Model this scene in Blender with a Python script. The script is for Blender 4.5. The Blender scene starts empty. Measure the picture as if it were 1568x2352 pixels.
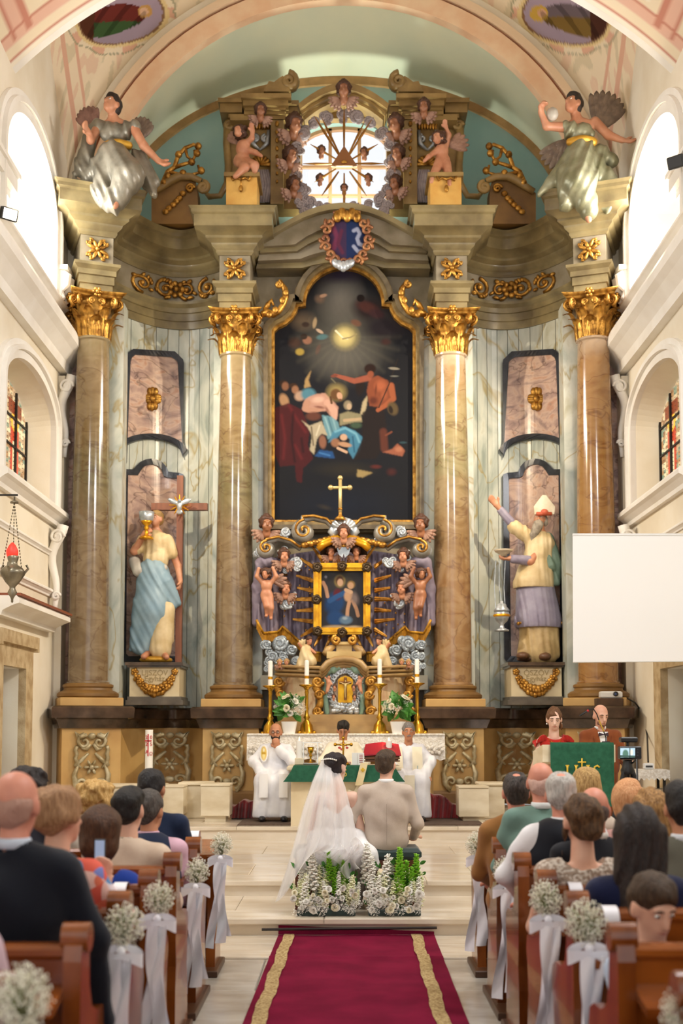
import bpy, math, random
import numpy as np
from mathutils import Vector, Matrix
SC = bpy.context.scene
COL = SC.collection
RNG = random.Random(11)
pi = math.pi
# ------------------------------------------------------------------ camera
F_PX, PITCH, CAM_H = 2700.0, math.radians(4.0), 1.65      # focal length in px of the 1568x2352 frame
HOR_X, HOR_Y = 788.0, 1670.0                              # axis column / eye level row in the photograph
PP_Y = HOR_Y - F_PX * math.tan(PITCH)
cam_d = bpy.data.cameras.new('camera'); cam = bpy.data.objects.new('camera', cam_d); COL.objects.link(cam)
cam.location = (0, 0, CAM_H); cam.rotation_euler = (pi / 2 + PITCH, 0, 0)
cam_d.sensor_fit = 'VERTICAL'; cam_d.sensor_height = 36; cam_d.lens = F_PX * 36 / 2352
cam_d.shift_x = (784 - HOR_X) / 2352; cam_d.shift_y = (PP_Y - 1176) / 2352
cam_d.clip_end = 200
cam_d.dof.use_dof = True; cam_d.dof.focus_distance = 11.5; cam_d.dof.aperture_fstop = 1.9
SC.camera = cam
# ------------------------------------------------------------------ world, daylight, exposure
W = bpy.data.worlds.new('sky'); SC.world = W; W.use_nodes = True
W.node_tree.nodes['Background'].inputs[0].default_value = (.97, .985, 1.0, 1)
W.node_tree.nodes['Background'].inputs[1].default_value = .95
def area(name, loc, aim, sx, sy, power, col):
    d = bpy.data.lights.new(name, 'AREA'); d.shape = 'RECTANGLE'; d.size = sx; d.size_y = sy; d.energy = power; d.color = col
    o = bpy.data.objects.new(name, d); COL.objects.link(o); o.location = loc
    o.rotation_euler = (Vector(aim) - Vector(loc)).to_track_quat('-Z', 'Y').to_euler(); return o
def spot(name, loc, aim, power, col, ang=60, blend=.6, r=.08):
    d = bpy.data.lights.new(name, 'SPOT'); d.energy = power; d.color = col; d.spot_size = math.radians(ang); d.spot_blend = blend; d.shadow_soft_size = r
    o = bpy.data.objects.new(name, d); COL.objects.link(o); o.location = loc
    o.rotation_euler = (Vector(aim) - Vector(loc)).to_track_quat('-Z', 'Y').to_euler(); return o
area('window_light_left', (-4.75, 15.6, 8.9), (0, 15.4, 7.6), 2.4, 1.3, 170, (.96, .98, 1))
area('window_light_right', (4.75, 15.6, 8.9), (0, 15.4, 7.6), 2.4, 1.3, 170, (1, .97, .96))
area('nave_window_light_left', (-4.2, 7.5, 7.5), (0.5, 9, 1), 2.4, 2.2, 330, (.97, .98, 1))
area('nave_window_light_right', (4.2, 7.5, 7.5), (-0.5, 9, 1), 2.4, 2.2, 420, (.98, .98, 1))
spot('floodlight_beam_left', (-4.15, 13.9, 8.2), (0.9, 18.2, 4.6), 850, (1, .84, .6), 75)
spot('floodlight_beam_right', (4.15, 13.9, 8.2), (-0.9, 18.2, 4.6), 1050, (1, .84, .6), 75)
spot('apse_uplight_beam', (0, 19.0, 9.75), (0, 18.9, 13), 230, (.93, 1, .9), 150, .8, .2)
SC.view_settings.view_transform = 'Standard'; SC.view_settings.look = 'None'
SC.view_settings.exposure = 0.45; SC.view_settings.gamma = 1.0; SC.view_settings.use_curve_mapping = False
# ------------------------------------------------------------------ pixel -> place
CT, ST = math.cos(PITCH), math.sin(PITCH)
def ray(px, py):
    u = (px - HOR_X) / F_PX; v = (PP_Y - py) / F_PX
    return Vector((u, CT - v * ST, ST + v * CT))
def P(px, py, Y):
    d = ray(px, py); t = Y / d.y
    return Vector((d.x * t, Y, CAM_H + d.z * t))
def PX(px, py, X):
    d = ray(px, py); t = X / d.x
    return Vector((X, d.y * t, CAM_H + d.z * t))
def Zp(py, Y): return P(HOR_X, py, Y).z
def Xp(px, py, Y): return P(px, py, Y).x
def PZ(px, py, z):
    d = ray(px, py); t = (z - CAM_H) / d.z
    return Vector((d.x * t, d.y * t, z))
# ------------------------------------------------------------------ materials
def C(h):
    if isinstance(h, (tuple, list)): return tuple(h)[:3]
    h = h.lstrip('#'); v = [int(h[i:i + 2], 16) / 255 for i in (0, 2, 4)]
    return tuple(x / 12.92 if x <= .04045 else ((x + .055) / 1.055) ** 2.4 for x in v)
MATS = {}
def newmat(name):
    m = bpy.data.materials.new(name); m.use_nodes = True
    return m, m.node_tree, m.node_tree.nodes['Principled BSDF']
def mat(name, col, rough=.5, metal=0., col2=None, scale=5., bump=0., bscale=40., spec=.5, stretch=(1, 1, 1), detail=4., coat=0., lo=.35, hi=.65, emit=None, es=0., sheen=0.):
    if name in MATS: return MATS[name]
    m, nt, b = newmat(name); N, L = nt.nodes, nt.links
    b.inputs['Base Color'].default_value = (*C(col), 1); b.inputs['Roughness'].default_value = rough
    b.inputs['Metallic'].default_value = metal; b.inputs['Specular IOR Level'].default_value = spec
    b.inputs['Coat Weight'].default_value = coat
    if sheen: b.inputs['Sheen Weight'].default_value = sheen
    if emit: b.inputs['Emission Color'].default_value = (*C(emit), 1); b.inputs['Emission Strength'].default_value = es
    if col2 or bump:
        tc = N.new('ShaderNodeTexCoord'); mp = N.new('ShaderNodeMapping'); mp.inputs['Scale'].default_value = stretch
        L.new(tc.outputs['Object'], mp.inputs[0])
    if col2:
        n = N.new('ShaderNodeTexNoise'); n.inputs['Scale'].default_value = scale; n.inputs['Detail'].default_value = detail
        L.new(mp.outputs[0], n.inputs['Vector'])
        r = N.new('ShaderNodeValToRGB'); e = r.color_ramp.elements
        e[0].position = lo; e[0].color = (*C(col), 1); e[1].position = hi; e[1].color = (*C(col2), 1)
        L.new(n.outputs['Fac'], r.inputs[0]); L.new(r.outputs[0], b.inputs['Base Color'])
    if bump:
        n2 = N.new('ShaderNodeTexNoise'); n2.inputs['Scale'].default_value = bscale; n2.inputs['Detail'].default_value = 3
        L.new(mp.outputs[0], n2.inputs['Vector'])
        bp = N.new('ShaderNodeBump'); bp.inputs['Strength'].default_value = bump; bp.inputs['Distance'].default_value = .02
        L.new(n2.outputs['Fac'], bp.inputs['Height']); L.new(bp.outputs[0], b.inputs['Normal'])
    MATS[name] = m; return m
def ramp_mat(name, stops, scale=2., distort=1.5, rough=.25, stretch=(1, 1, 1), detail=8., vein=None, vcol='#3a2a22', vscale=3., vw=.04, zbands=None, coat=0., vmix=.8):
    """veined / clouded stone: distorted noise through a ramp, optional thin veins, optional tint bands by height"""
    if name in MATS: return MATS[name]
    m, nt, b = newmat(name); N, L = nt.nodes, nt.links
    b.inputs['Roughness'].default_value = rough; b.inputs['Coat Weight'].default_value = coat; b.inputs['Coat Roughness'].default_value = .12
    tc = N.new('ShaderNodeTexCoord'); mp = N.new('ShaderNodeMapping'); mp.inputs['Scale'].default_value = stretch
    L.new(tc.outputs['Object'], mp.inputs[0])
    n = N.new('ShaderNodeTexNoise'); n.inputs['Scale'].default_value = scale; n.inputs['Detail'].default_value = detail; n.inputs['Distortion'].default_value = distort
    L.new(mp.outputs[0], n.inputs['Vector'])
    r = N.new('ShaderNodeValToRGB'); cr = r.color_ramp
    while len(cr.elements) < len(stops): cr.elements.new(.5)
    for e, (p, c) in zip(cr.elements, stops): e.position = p; e.color = (*C(c), 1)
    L.new(n.outputs['Fac'], r.inputs[0]); out = r.outputs[0]
    if zbands:
        sx = N.new('ShaderNodeSeparateXYZ'); L.new(tc.outputs['Object'], sx.inputs[0])
        nn = N.new('ShaderNodeTexNoise'); nn.inputs['Scale'].default_value = 3.; nn.inputs['Detail'].default_value = 3; L.new(tc.outputs['Object'], nn.inputs['Vector'])
        ad = N.new('ShaderNodeMath'); ad.operation = 'MULTIPLY_ADD'; ad.inputs[1].default_value = .35; L.new(nn.outputs['Fac'], ad.inputs[0]); L.new(sx.outputs[2], ad.inputs[2])
        z0, z1, zs = zbands
        mr = N.new('ShaderNodeMapRange'); mr.inputs[1].default_value = z0; mr.inputs[2].default_value = z1; L.new(ad.outputs[0], mr.inputs[0])
        r2 = N.new('ShaderNodeValToRGB'); cr = r2.color_ramp; cr.interpolation = 'EASE'
        while len(cr.elements) < len(zs): cr.elements.new(.5)
        for e, (p, c) in zip(cr.elements, zs): e.position = p; e.color = (*C(c), 1)
        L.new(mr.outputs[0], r2.inputs[0])
        mx = N.new('ShaderNodeMix'); mx.data_type = 'RGBA'; mx.inputs[0].default_value = .42
        L.new(r2.outputs[0], mx.inputs[6]); L.new(out, mx.inputs[7]); out = mx.outputs[2]
    if vein:
        v = N.new('ShaderNodeTexNoise'); v.inputs['Scale'].default_value = vscale; v.inputs['Detail'].default_value = 3; v.inputs['Distortion'].default_value = vein * .28
        mp2 = N.new('ShaderNodeMapping'); mp2.inputs['Scale'].default_value = stretch; mp2.inputs['Location'].default_value = (3.1, 1.7, .4)
        L.new(tc.outputs['Object'], mp2.inputs[0]); L.new(mp2.outputs[0], v.inputs['Vector'])
        r3 = N.new('ShaderNodeValToRGB'); cr = r3.color_ramp; cr.elements.new(.5)
        for e, (p, k) in zip(cr.elements, ((.5 - vw, 0), (.5, 1), (.5 + vw, 0))): e.position = p; e.color = (k, k, k, 1)
        L.new(v.outputs['Fac'], r3.inputs[0])
        ml = N.new('ShaderNodeMath'); ml.operation = 'MULTIPLY'; ml.inputs[1].default_value = vmix; L.new(r3.outputs[0], ml.inputs[0])
        mx = N.new('ShaderNodeMix'); mx.data_type = 'RGBA'; L.new(ml.outputs[0], mx.inputs[0]); L.new(out, mx.inputs[6]); mx.inputs[7].default_value = (*C(vcol), 1); out = mx.outputs[2]
    L.new(out, b.inputs['Base Color']); MATS[name] = m; return m
def vcmat(name, rough=.6, emit=0., bump=0.):
    if name in MATS: return MATS[name]
    m, nt, b = newmat(name); N, L = nt.nodes, nt.links
    a = N.new('ShaderNodeVertexColor'); a.layer_name = 'Col'; L.new(a.outputs[0], b.inputs['Base Color']); b.inputs['Roughness'].default_value = rough; b.inputs['Specular IOR Level'].default_value = .15
    if emit: L.new(a.outputs[0], b.inputs['Emission Color']); b.inputs['Emission Strength'].default_value = emit
    if bump:
        n2 = N.new('ShaderNodeTexNoise'); n2.inputs['Scale'].default_value = 60
        bp = N.new('ShaderNodeBump'); bp.inputs['Strength'].default_value = bump; bp.inputs['Distance'].default_value = .02
        L.new(n2.outputs['Fac'], bp.inputs['Height']); L.new(bp.outputs[0], b.inputs['Normal'])
    MATS[name] = m; return m
def emis(name, col, s):
    if name in MATS: return MATS[name]
    m, nt, b = newmat(name); b.inputs['Base Color'].default_value = (*C(col), 1)
    b.inputs['Emission Color'].default_value = (*C(col), 1); b.inputs['Emission Strength'].default_value = s; MATS[name] = m; return m
def sheer(name, col, alpha):
    if name in MATS: return MATS[name]
    m, nt, b = newmat(name); N, L = nt.nodes, nt.links
    tr = N.new('ShaderNodeBsdfTransparent'); df = N.new('ShaderNodeBsdfDiffuse'); tl = N.new('ShaderNodeBsdfTranslucent'); mx0 = N.new('ShaderNodeMixShader'); mx = N.new('ShaderNodeMixShader')
    for n in (df, tl): n.inputs[0].default_value = (*C(col), 1)
    mx0.inputs[0].default_value = .4; L.new(df.outputs[0], mx0.inputs[1]); L.new(tl.outputs[0], mx0.inputs[2])
    lw = N.new('ShaderNodeLayerWeight'); lw.inputs[0].default_value = .35
    ma = N.new('ShaderNodeMath'); ma.operation = 'MULTIPLY_ADD'; ma.inputs[1].default_value = .75; ma.inputs[2].default_value = alpha; ma.use_clamp = True
    L.new(lw.outputs['Facing'], ma.inputs[0]); L.new(ma.outputs[0], mx.inputs[0])
    L.new(tr.outputs[0], mx.inputs[1]); L.new(mx0.outputs[0], mx.inputs[2]); L.new(mx.outputs[0], N['Material Output'].inputs[0]); MATS[name] = m; return m
def glassmat(name, col=(1, 1, 1), rough=.02, alpha=.12):
    if name in MATS: return MATS[name]
    m, nt, b = newmat(name); N, L = nt.nodes, nt.links
    tr = N.new('ShaderNodeBsdfTransparent'); tr.inputs[0].default_value = (*C(col), 1); gl = N.new('ShaderNodeBsdfGlossy'); gl.inputs['Roughness'].default_value = rough; mx = N.new('ShaderNodeMixShader'); mx.inputs[0].default_value = alpha
    L.new(tr.outputs[0], mx.inputs[1]); L.new(gl.outputs[0], mx.inputs[2]); L.new(mx.outputs[0], N['Material Output'].inputs[0]); MATS[name] = m; return m
# ------------------------------------------------------------------ objects
def props(o, label=None, cat=None, group=None, kind=None):
    if label: o['label'] = label
    if cat: o['category'] = cat
    if group: o['group'] = group
    if kind: o['kind'] = kind
    return o
def thing(name, label, cat, loc=(0, 0, 0), rotz=0., group=None, kind=None):
    o = bpy.data.objects.new(name, None); COL.objects.link(o); o.empty_display_size = .1
    o.location = loc; o.rotation_euler = (0, 0, rotz); return props(o, label, cat, group, kind)
def link(name, me, m=None, parent=None, world=True, loc=None, smooth=None):
    """one mesh object; world=True: coordinates are world ones even under a placed root"""
    if m is not None and not me.materials: me.materials.append(m)
    o = bpy.data.objects.new(name, me); COL.objects.link(o)
    if loc is not None: o.location = loc
    if parent is not None:
        o.parent = parent
        if world and parent.type == 'EMPTY':
            o.matrix_parent_inverse = (Matrix.Translation(parent.location) @ parent.rotation_euler.to_matrix().to_4x4()).inverted()
    return o
def mesh(name, v, f, smooth=False, cols=None):
    me = bpy.data.meshes.new(name); me.from_pydata([tuple(x) for x in v], [], [tuple(x) for x in f]) if not isinstance(v, np.ndarray) else me.from_pydata(v.tolist(), [], f.tolist() if isinstance(f, np.ndarray) else f)
    if smooth: me.polygons.foreach_set('use_smooth', [True] * len(me.polygons))
    if cols is not None:
        a = me.color_attributes.new('Col', 'FLOAT_COLOR', 'POINT'); c = np.ones((len(me.vertices), 4), np.float32); c[:, :3] = cols; a.data.foreach_set('color', c.ravel())
    me.update(); return me
class MB:
    def __init__(s): s.v = []; s.f = []
    def add(s, v, f):
        n = len(s.v); s.v += [Vector(x) for x in v]; s.f += [tuple(i + n for i in q) for q in f]; return s
    def box(s, x0, x1, y0, y1, z0, z1):
        return s.add([(x, y, z) for z in (z0, z1) for y in (y0, y1) for x in (x0, x1)], [(0, 2, 3, 1), (4, 5, 7, 6), (0, 1, 5, 4), (2, 6, 7, 3), (0, 4, 6, 2), (1, 3, 7, 5)])
    def bbox(s, x0, x1, y0, y1, z0, z1, b=.01):
        """box with chamfered vertical and horizontal edges"""
        r = []
        for z, i in ((z0, b), (z0 + b, 0), (z1 - b, 0), (z1, b)):
            r.append([(x0 + i + b * 0, y0 + i, z), (x1 - i, y0 + i, z), (x1 - i, y1 - i, z), (x0 + i, y1 - i, z)])
        return s.rings(r, True)
    def rings(s, rings, caps=True, close=True):
        n = len(rings[0]); v = [p for r in rings for p in r]; f = []
        for i in range(len(rings) - 1):
            for j in range(n if close else n - 1):
                k = (j + 1) % n; f.append((i * n + j, i * n + k, (i + 1) * n + k, (i + 1) * n + j))
        if caps: f.append(tuple(range(n - 1, -1, -1))); f.append(tuple((len(rings) - 1) * n + j for j in range(n)))
        return s.add(v, f)
    def lathe(s, prof, n=24, c=(0, 0, 0), a0=0., a1=2 * pi, caps=True, sc=(1, 1)):
        full = abs(a1 - a0 - 2 * pi) < 1e-6; m = n if full else n + 1
        r = [[(c[0] + R * math.cos(a0 + (a1 - a0) * j / n) * sc[0], c[1] + R * math.sin(a0 + (a1 - a0) * j / n) * sc[1], c[2] + z) for j in range(m)] for R, z in prof]
        return s.rings(r, caps and full, full)
    def tube(s, pts, r, n=8, caps=True, flat=None):
        pts = [Vector(p) for p in pts]; m = len(pts); rr = r if isinstance(r, (list, tuple)) else [r] * m
        T = [(pts[min(i + 1, m - 1)] - pts[max(i - 1, 0)]).normalized() for i in range(m)]
        u = T[0].orthogonal().normalized(); R_ = []
        for i in range(m):
            u = (u - T[i] * u.dot(T[i])); u = u.normalized() if u.length > 1e-6 else T[i].orthogonal().normalized(); w = T[i].cross(u)
            ring = []
            for j in range(n):
                d = u * math.cos(2 * pi * j / n) + w * math.sin(2 * pi * j / n); d = d * rr[i]
                if flat: fv = Vector(flat[0]); d = d - fv * d.dot(fv) * (1 - flat[1])
                ring.append(pts[i] + d)
            R_.append(ring)
        return s.rings(R_, caps)
    def prism(s, poly, y0, y1, bev=0.):
        """polygon of (x, z) pairs extruded along y"""
        n = len(poly); v = [(x, y0, z) for x, z in poly] + [(x, y1, z) for x, z in poly]
        f = [tuple(range(n)), tuple(range(2 * n - 1, n - 1, -1))] + [(j, j + n, (j + 1) % n + n, (j + 1) % n) for j in range(n)]
        return s.add(v, f)
    def band(s, outer, inner, y0, y1, closed=True):
        """frame between two (x,z) polylines with the same count, extruded along y"""
        n = len(outer); v = [(x, y, z) for y in (y0, y1) for pl in (outer, inner) for x, z in pl]; f = []
        for j in range(n if closed else n - 1):
            k = (j + 1) % n
            f += [(j, k, n + k, n + j), (2 * n + j, 3 * n + j, 3 * n + k, 2 * n + k), (j, 2 * n + j, 2 * n + k, k), (n + j, n + k, 3 * n + k, 3 * n + j)]
        if not closed: f += [(0, n, 3 * n, 2 * n), (n - 1, 3 * n - 1, 4 * n - 1, 2 * n - 1)]
        return s.add(v, f)
    def sphere(s, c, r, nu=12, nv=8, m=None):
        rx, ry, rz = (r, r, r) if not isinstance(r, (tuple, list)) else r; c = Vector(c)
        v = [(0, 0, rz)] + [(rx * math.sin(pi * i / nv) * math.cos(2 * pi * j / nu), ry * math.sin(pi * i / nv) * math.sin(2 * pi * j / nu), rz * math.cos(pi * i / nv)) for i in range(1, nv) for j in range(nu)] + [(0, 0, -rz)]
        f = [(0, 1 + j, 1 + (j + 1) % nu) for j in range(nu)]
        for i in range(nv - 2):
            for j in range(nu): a = 1 + i * nu; f.append((a + j, a + nu + j, a + nu + (j + 1) % nu, a + (j + 1) % nu))
        a = 1 + (nv - 2) * nu; f += [(a + j, len(v) - 1, a + (j + 1) % nu) for j in range(nu)]
        return s.add([c + ((m @ Vector(p)) if m else Vector(p)) for p in v], f)
    def grid(s, fn, nu, nv, closed=False):
        v = [fn(i / nu, j / nv) for j in range(nv + 1) for i in range(nu + 1)]
        f = [(j * (nu + 1) + i, j * (nu + 1) + i + 1, (j + 1) * (nu + 1) + i + 1, (j + 1) * (nu + 1) + i) for j in range(nv) for i in range(nu)]
        return s.add(v, f)
    def sweep(s, path, prof, closed=False, ends=True):
        """moulding: plan path [(x,y)], profile [(out,z)]; out goes to the right-hand side of the path"""
        n = len(path); R_ = []
        for i in range(n):
            p = Vector((*path[i], 0)); a = Vector((*path[i - 1], 0)) if (i or closed) else None; b = Vector((*path[(i + 1) % n], 0)) if (i < n - 1 or closed) else None
            d1 = (p - a).normalized() if a is not None else None; d2 = (b - p).normalized() if b is not None else None
            d1 = d1 or d2; d2 = d2 or d1; n1 = Vector((d1.y, -d1.x, 0)); n2 = Vector((d2.y, -d2.x, 0)); m = n1 + n2
            m = m / max(m.dot(n1), .35)
            R_.append([(p.x + m.x * o, p.y + m.y * o, z) for o, z in prof])
        return s.rings(R_, ends, False) if not closed else s.rings(R_ + [R_[0]], False, False)
    def xf(s, M, i0=0):
        for i in range(i0, len(s.v)): s.v[i] = M @ s.v[i]
        return s
    def mirror(s):
        n = len(s.v); s.v += [Vector((-p.x, p.y, p.z)) for p in s.v]; s.f += [tuple(i + n for i in reversed(q)) for q in s.f]; return s
    def mirrored(s):
        o = MB(); o.v = [Vector((-p.x, p.y, p.z)) for p in s.v]; o.f = [tuple(reversed(q)) for q in s.f]; return o
    def build(s, name, m, parent=None, world=True, smooth=False, loc=None):
        me = mesh(name, s.v, s.f, smooth is True); o = link(name, me, m, parent, world, loc)
        if smooth == 'auto':
            me.polygons.foreach_set('use_smooth', [True] * len(me.polygons)); me.set_sharp_from_angle(angle=math.radians(38))
        return o
def both(mb, name, m, parent, smooth=False):
    """the piece and its mirror image across the nave axis, two objects"""
    a = mb.build(name, m, parent, smooth=smooth); b = mb.mirrored().build(name, m, parent, smooth=smooth); return a, b
def circ(cx, cz, r, a0, a1, n, rz=None): return [(cx + r * math.cos(a0 + (a1 - a0) * i / n), cz + (rz or r) * math.sin(a0 + (a1 - a0) * i / n)) for i in range(n + 1)]
def spiral(c, r0, r1, a0, turns, n=24, ax=(1, 0, 0), az=(0, 0, 1)):
    c, ax, az = Vector(c), Vector(ax), Vector(az); out = []
    for i in range(n + 1):
        t = i / n; r = r0 + (r1 - r0) * t ** .8; a = a0 + 2 * pi * turns * t
        out.append(c + ax * (r * math.cos(a)) + az * (r * math.sin(a)))
    return out
def copy_tree(o, parent=None, loc=None):
    c = o.copy(); COL.objects.link(c)
    if parent is not None: c.parent = parent
    if loc is not None: c.location = loc
    for ch in list(o.children): copy_tree(ch, c)
    return c
# ------------------------------------------------------------------ implicit bodies (smooth unions meshed by surface nets)
def c_(a, b, r1, r2=None): return ('c', np.array(a, float), np.array(b, float), r1, r1 if r2 is None else r2)
def e_(c, r, m=None): return ('e', np.array(c, float), np.array((r, r, r) if np.isscalar(r) else r, float), None if m is None else np.array(m.to_3x3()) if not isinstance(m, np.ndarray) else m)
def b_(c, h, rd=.01, m=None): return ('b', np.array(c, float), np.array(h, float), rd, None if m is None else np.array(m.to_3x3()))
def _ext(p):
    if p[0] == 'c': return np.minimum(p[1] - p[3], p[2] - p[4]), np.maximum(p[1] + p[3], p[2] + p[4])
    if p[0] == 'e': q = p[2] if p[3] is None else np.full(3, p[2].max()); return p[1] - q, p[1] + q
    q = p[2] if p[4] is None else np.full(3, np.linalg.norm(p[2])); return p[1] - q - p[3], p[1] + q + p[3]
def _d(p, G):
    if p[0] == 'c':
        ba = p[2] - p[1]; L = max(float(ba @ ba), 1e-9); q = G - p[1]; t = np.clip(q @ ba / L, 0, 1)
        return np.linalg.norm(q - t[..., None] * ba, axis=-1) - (p[3] + (p[4] - p[3]) * t)
    if p[0] == 'e':
        q = G - p[1]; q = q if p[3] is None else q @ p[3]
        a = np.linalg.norm(q / p[2], axis=-1); b = np.linalg.norm(q / p[2] ** 2, axis=-1) + 1e-9
        return a * (a - 1) / b
    q = G - p[1]; q = q if p[4] is None else q @ p[4]
    q = np.abs(q) - p[2]; return np.linalg.norm(np.maximum(q, 0), axis=-1) + np.minimum(q.max(-1), 0) - p[3]
EDGES = [(a, b) for a in range(8) for b in range(8) if a < b and bin(a ^ b).count('1') == 1]
OFF = np.array([[(i >> 2) & 1, (i >> 1) & 1, i & 1] for i in range(8)])
def sdf(prims, res=.012, k=.03, disp=None, sub=(), ksub=.01):
    lo = np.min([_ext(p)[0] for p in prims], 0) - res * 3 - k * .3; hi = np.max([_ext(p)[1] for p in prims], 0) + res * 3 + k * .3
    n = np.ceil((hi - lo) / res).astype(int) + 1
    ax = [lo[i] + res * np.arange(n[i]) for i in range(3)]
    D = np.full(n, 1e3, np.float64)
    def region(p, mar):
        a, b = _ext(p); i0 = np.clip(np.floor((a - mar - lo) / res).astype(int), 0, n); i1 = np.clip(np.ceil((b + mar - lo) / res).astype(int) + 1, 0, n)
        sl = tuple(slice(i0[i], i1[i]) for i in range(3)); G = np.stack(np.meshgrid(ax[0][sl[0]], ax[1][sl[1]], ax[2][sl[2]], indexing='ij'), -1); return sl, G
    for p in prims:
        sl, G = region(p, k + 2 * res)
        if G.size == 0: continue
        d = _d(p, G); a = D[sl]; h = np.maximum(k - np.abs(a - d), 0) / k; D[sl] = np.minimum(a, d) - h * h * k * .25
    if disp is not None:
        near = np.abs(D) < .12; I = np.argwhere(near); q = lo + I * res; D[near] += disp(q[:, 0], q[:, 1], q[:, 2])
    for p in sub:
        sl, G = region(p, ksub + 2 * res)
        if G.size == 0: continue
        D[sl] = np.maximum(D[sl], -_d(p, G))
    D[D == 0] = 1e-9
    S = D < 0
    for i in range(3):
        a = [slice(None)] * 3; a[i] = 0; S[tuple(a)] = False; D[tuple(a)] = np.maximum(D[tuple(a)], 1e-3); a[i] = -1; S[tuple(a)] = False; D[tuple(a)] = np.maximum(D[tuple(a)], 1e-3)
    s8 = sum(S[o[0]:n[0] - 1 + o[0], o[1]:n[1] - 1 + o[1], o[2]:n[2] - 1 + o[2]].astype(np.int8) for o in OFF)
    act = (s8 > 0) & (s8 < 8); I = np.argwhere(act); idx = np.full(act.shape, -1, np.int64); idx[act] = np.arange(len(I))
    acc = np.zeros((len(I), 3)); cnt = np.zeros(len(I))
    dv = [D[I[:, 0] + o[0], I[:, 1] + o[1], I[:, 2] + o[2]] for o in OFF]
    for a, b in EDGES:
        da, db = dv[a], dv[b]; x = (da < 0) != (db < 0); t = np.where(x, da / np.where(x, da - db, 1), 0)
        acc += np.where(x[:, None], OFF[a] + t[:, None] * (OFF[b] - OFF[a]), 0); cnt += x
    V = lo + (I + acc / np.maximum(cnt, 1)[:, None]) * res; Q = []
    for axi in range(3):
        A = np.moveaxis(S, axi, 0); J = np.moveaxis(idx, axi, 0); x = A[:-1, 1:-1, 1:-1] != A[1:, 1:-1, 1:-1]; K = np.argwhere(x)
        if not len(K): continue
        i, j, l = K[:, 0], K[:, 1] + 1, K[:, 2] + 1; q = np.stack([J[i, j - 1, l - 1], J[i, j, l - 1], J[i, j, l], J[i, j - 1, l]], 1)
        flip = ~A[i, j, l] if axi != 1 else A[i, j, l]; q[flip] = q[flip][:, ::-1]; Q.append(q)
    Q = np.concatenate(Q) if Q else np.zeros((0, 4), int); Q = Q[(Q >= 0).all(1)]
    return V, Q
def blob(name, prims, m, parent=None, res=.012, k=.03, disp=None, sub=(), world=True, loc=None, dec=None):
    V, Q = sdf(prims, res, k, disp, sub); me = mesh(name, V, Q, True); return link(name, me, m, parent, world, loc)
def rip(a, f, seed=0.):
    """irregular ripple used for curls, clouds and cloth"""
    return lambda x, y, z: a * (np.sin(f * x + 1.3 * np.sin(f * .7 * z + seed)) * np.sin(f * 1.1 * y + seed * 2) + np.sin(f * .9 * z + 1.1 * np.sin(f * .8 * x + seed)) * .8)
# ================================================================== STRUCTURE
WX = 4.3                                    # half width of the nave
Y_ST1, Y_ST2, Y_ST3 = 9.44, 10.67, 14.47    # risers of the three sanctuary steps
Z1, Z2, Z3 = .14, .278, .439
Y_OUT, Y_IN, Y_NICHE, Y_ARCH, Y_BACK, Y_FRONT = 17.42, 18.17, 18.95, 17.9, 19.45, 14.75
M_cream = mat('cream limewash', '#efe6d3', .8, col2='#e6dac2', scale=1.5, bump=.05)
M_white = mat('white stucco', '#f4f0e8', .75, col2='#ebe5da', scale=2.)
M_pinkw = mat('pale rose limewash', '#e9d6c6', .8, col2='#dec6b4', scale=1.2)
M_slab = mat('polished travertine', '#dccfbb', .16, col2='#c3b39c', scale=2.2, stretch=(1, 3, 1), detail=6, coat=.15)
M_slab2 = mat('grey marble slab', '#c9c1b4', .2, col2='#aaa092', scale=2.5, stretch=(1, 2, 1), detail=6, coat=.15)
M_step = mat('honey limestone', '#e9dcc8', .2, col2='#d8c7ac', scale=1.8, stretch=(1, 1.6, 1.6), detail=7, coat=.2)
M_joint = mat('dark joint', '#867c6e', .8)
M_stone = mat('sandstone surround', '#c9b48e', .8, col2='#a98f68', scale=6, bump=.3, bscale=60)
M_sage = mat('sage plaster', '#dcdcbc', .85, col2='#cfd6bc', scale=.8)
M_sage2 = mat('blue green plaster', '#a5bdb2', .85, col2='#8fb0aa', scale=1.0)
# ---- floor
fl = MB().box(-6.5, 6.5, -4, 24, -.3, -.012).build('floor', M_joint); props(fl, 'stone floor of the nave aisle', 'floor', kind='structure')
n = 0
sl_me = mesh('slab', *(lambda b: (b.v, b.f))(MB().bbox(0, 1, 0, 1, -.1, 0, .006)))
sl_me.materials.append(M_slab2)
sl_me2 = sl_me.copy(); sl_me2.materials.clear(); sl_me2.materials.append(M_slab)
for r in range(9):
    y0 = -.4 + r * .99; off = .0 if r % 2 else -.55
    for q in range(-4, 5):
        x0 = q * 1.1 + off
        if abs(x0 + .55) > 2.6 and y0 < 3 or y0 > 8.5: continue
        o = bpy.data.objects.new('slab', sl_me); COL.objects.link(o); o.parent = fl; o.location = (x0, y0, 0); o.scale = (1.094, min(.984, 8.51 - y0), 1)
for q in range(-4, 5):
    for y0, d in ((8.535, .45), (8.99, .445)):
        o = bpy.data.objects.new('slab', sl_me2); COL.objects.link(o); o.parent = fl; o.location = (q * 1.1 - (.5 if y0 < 8.6 else .1), y0, .006); o.scale = (1.094, d, 1)
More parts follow.
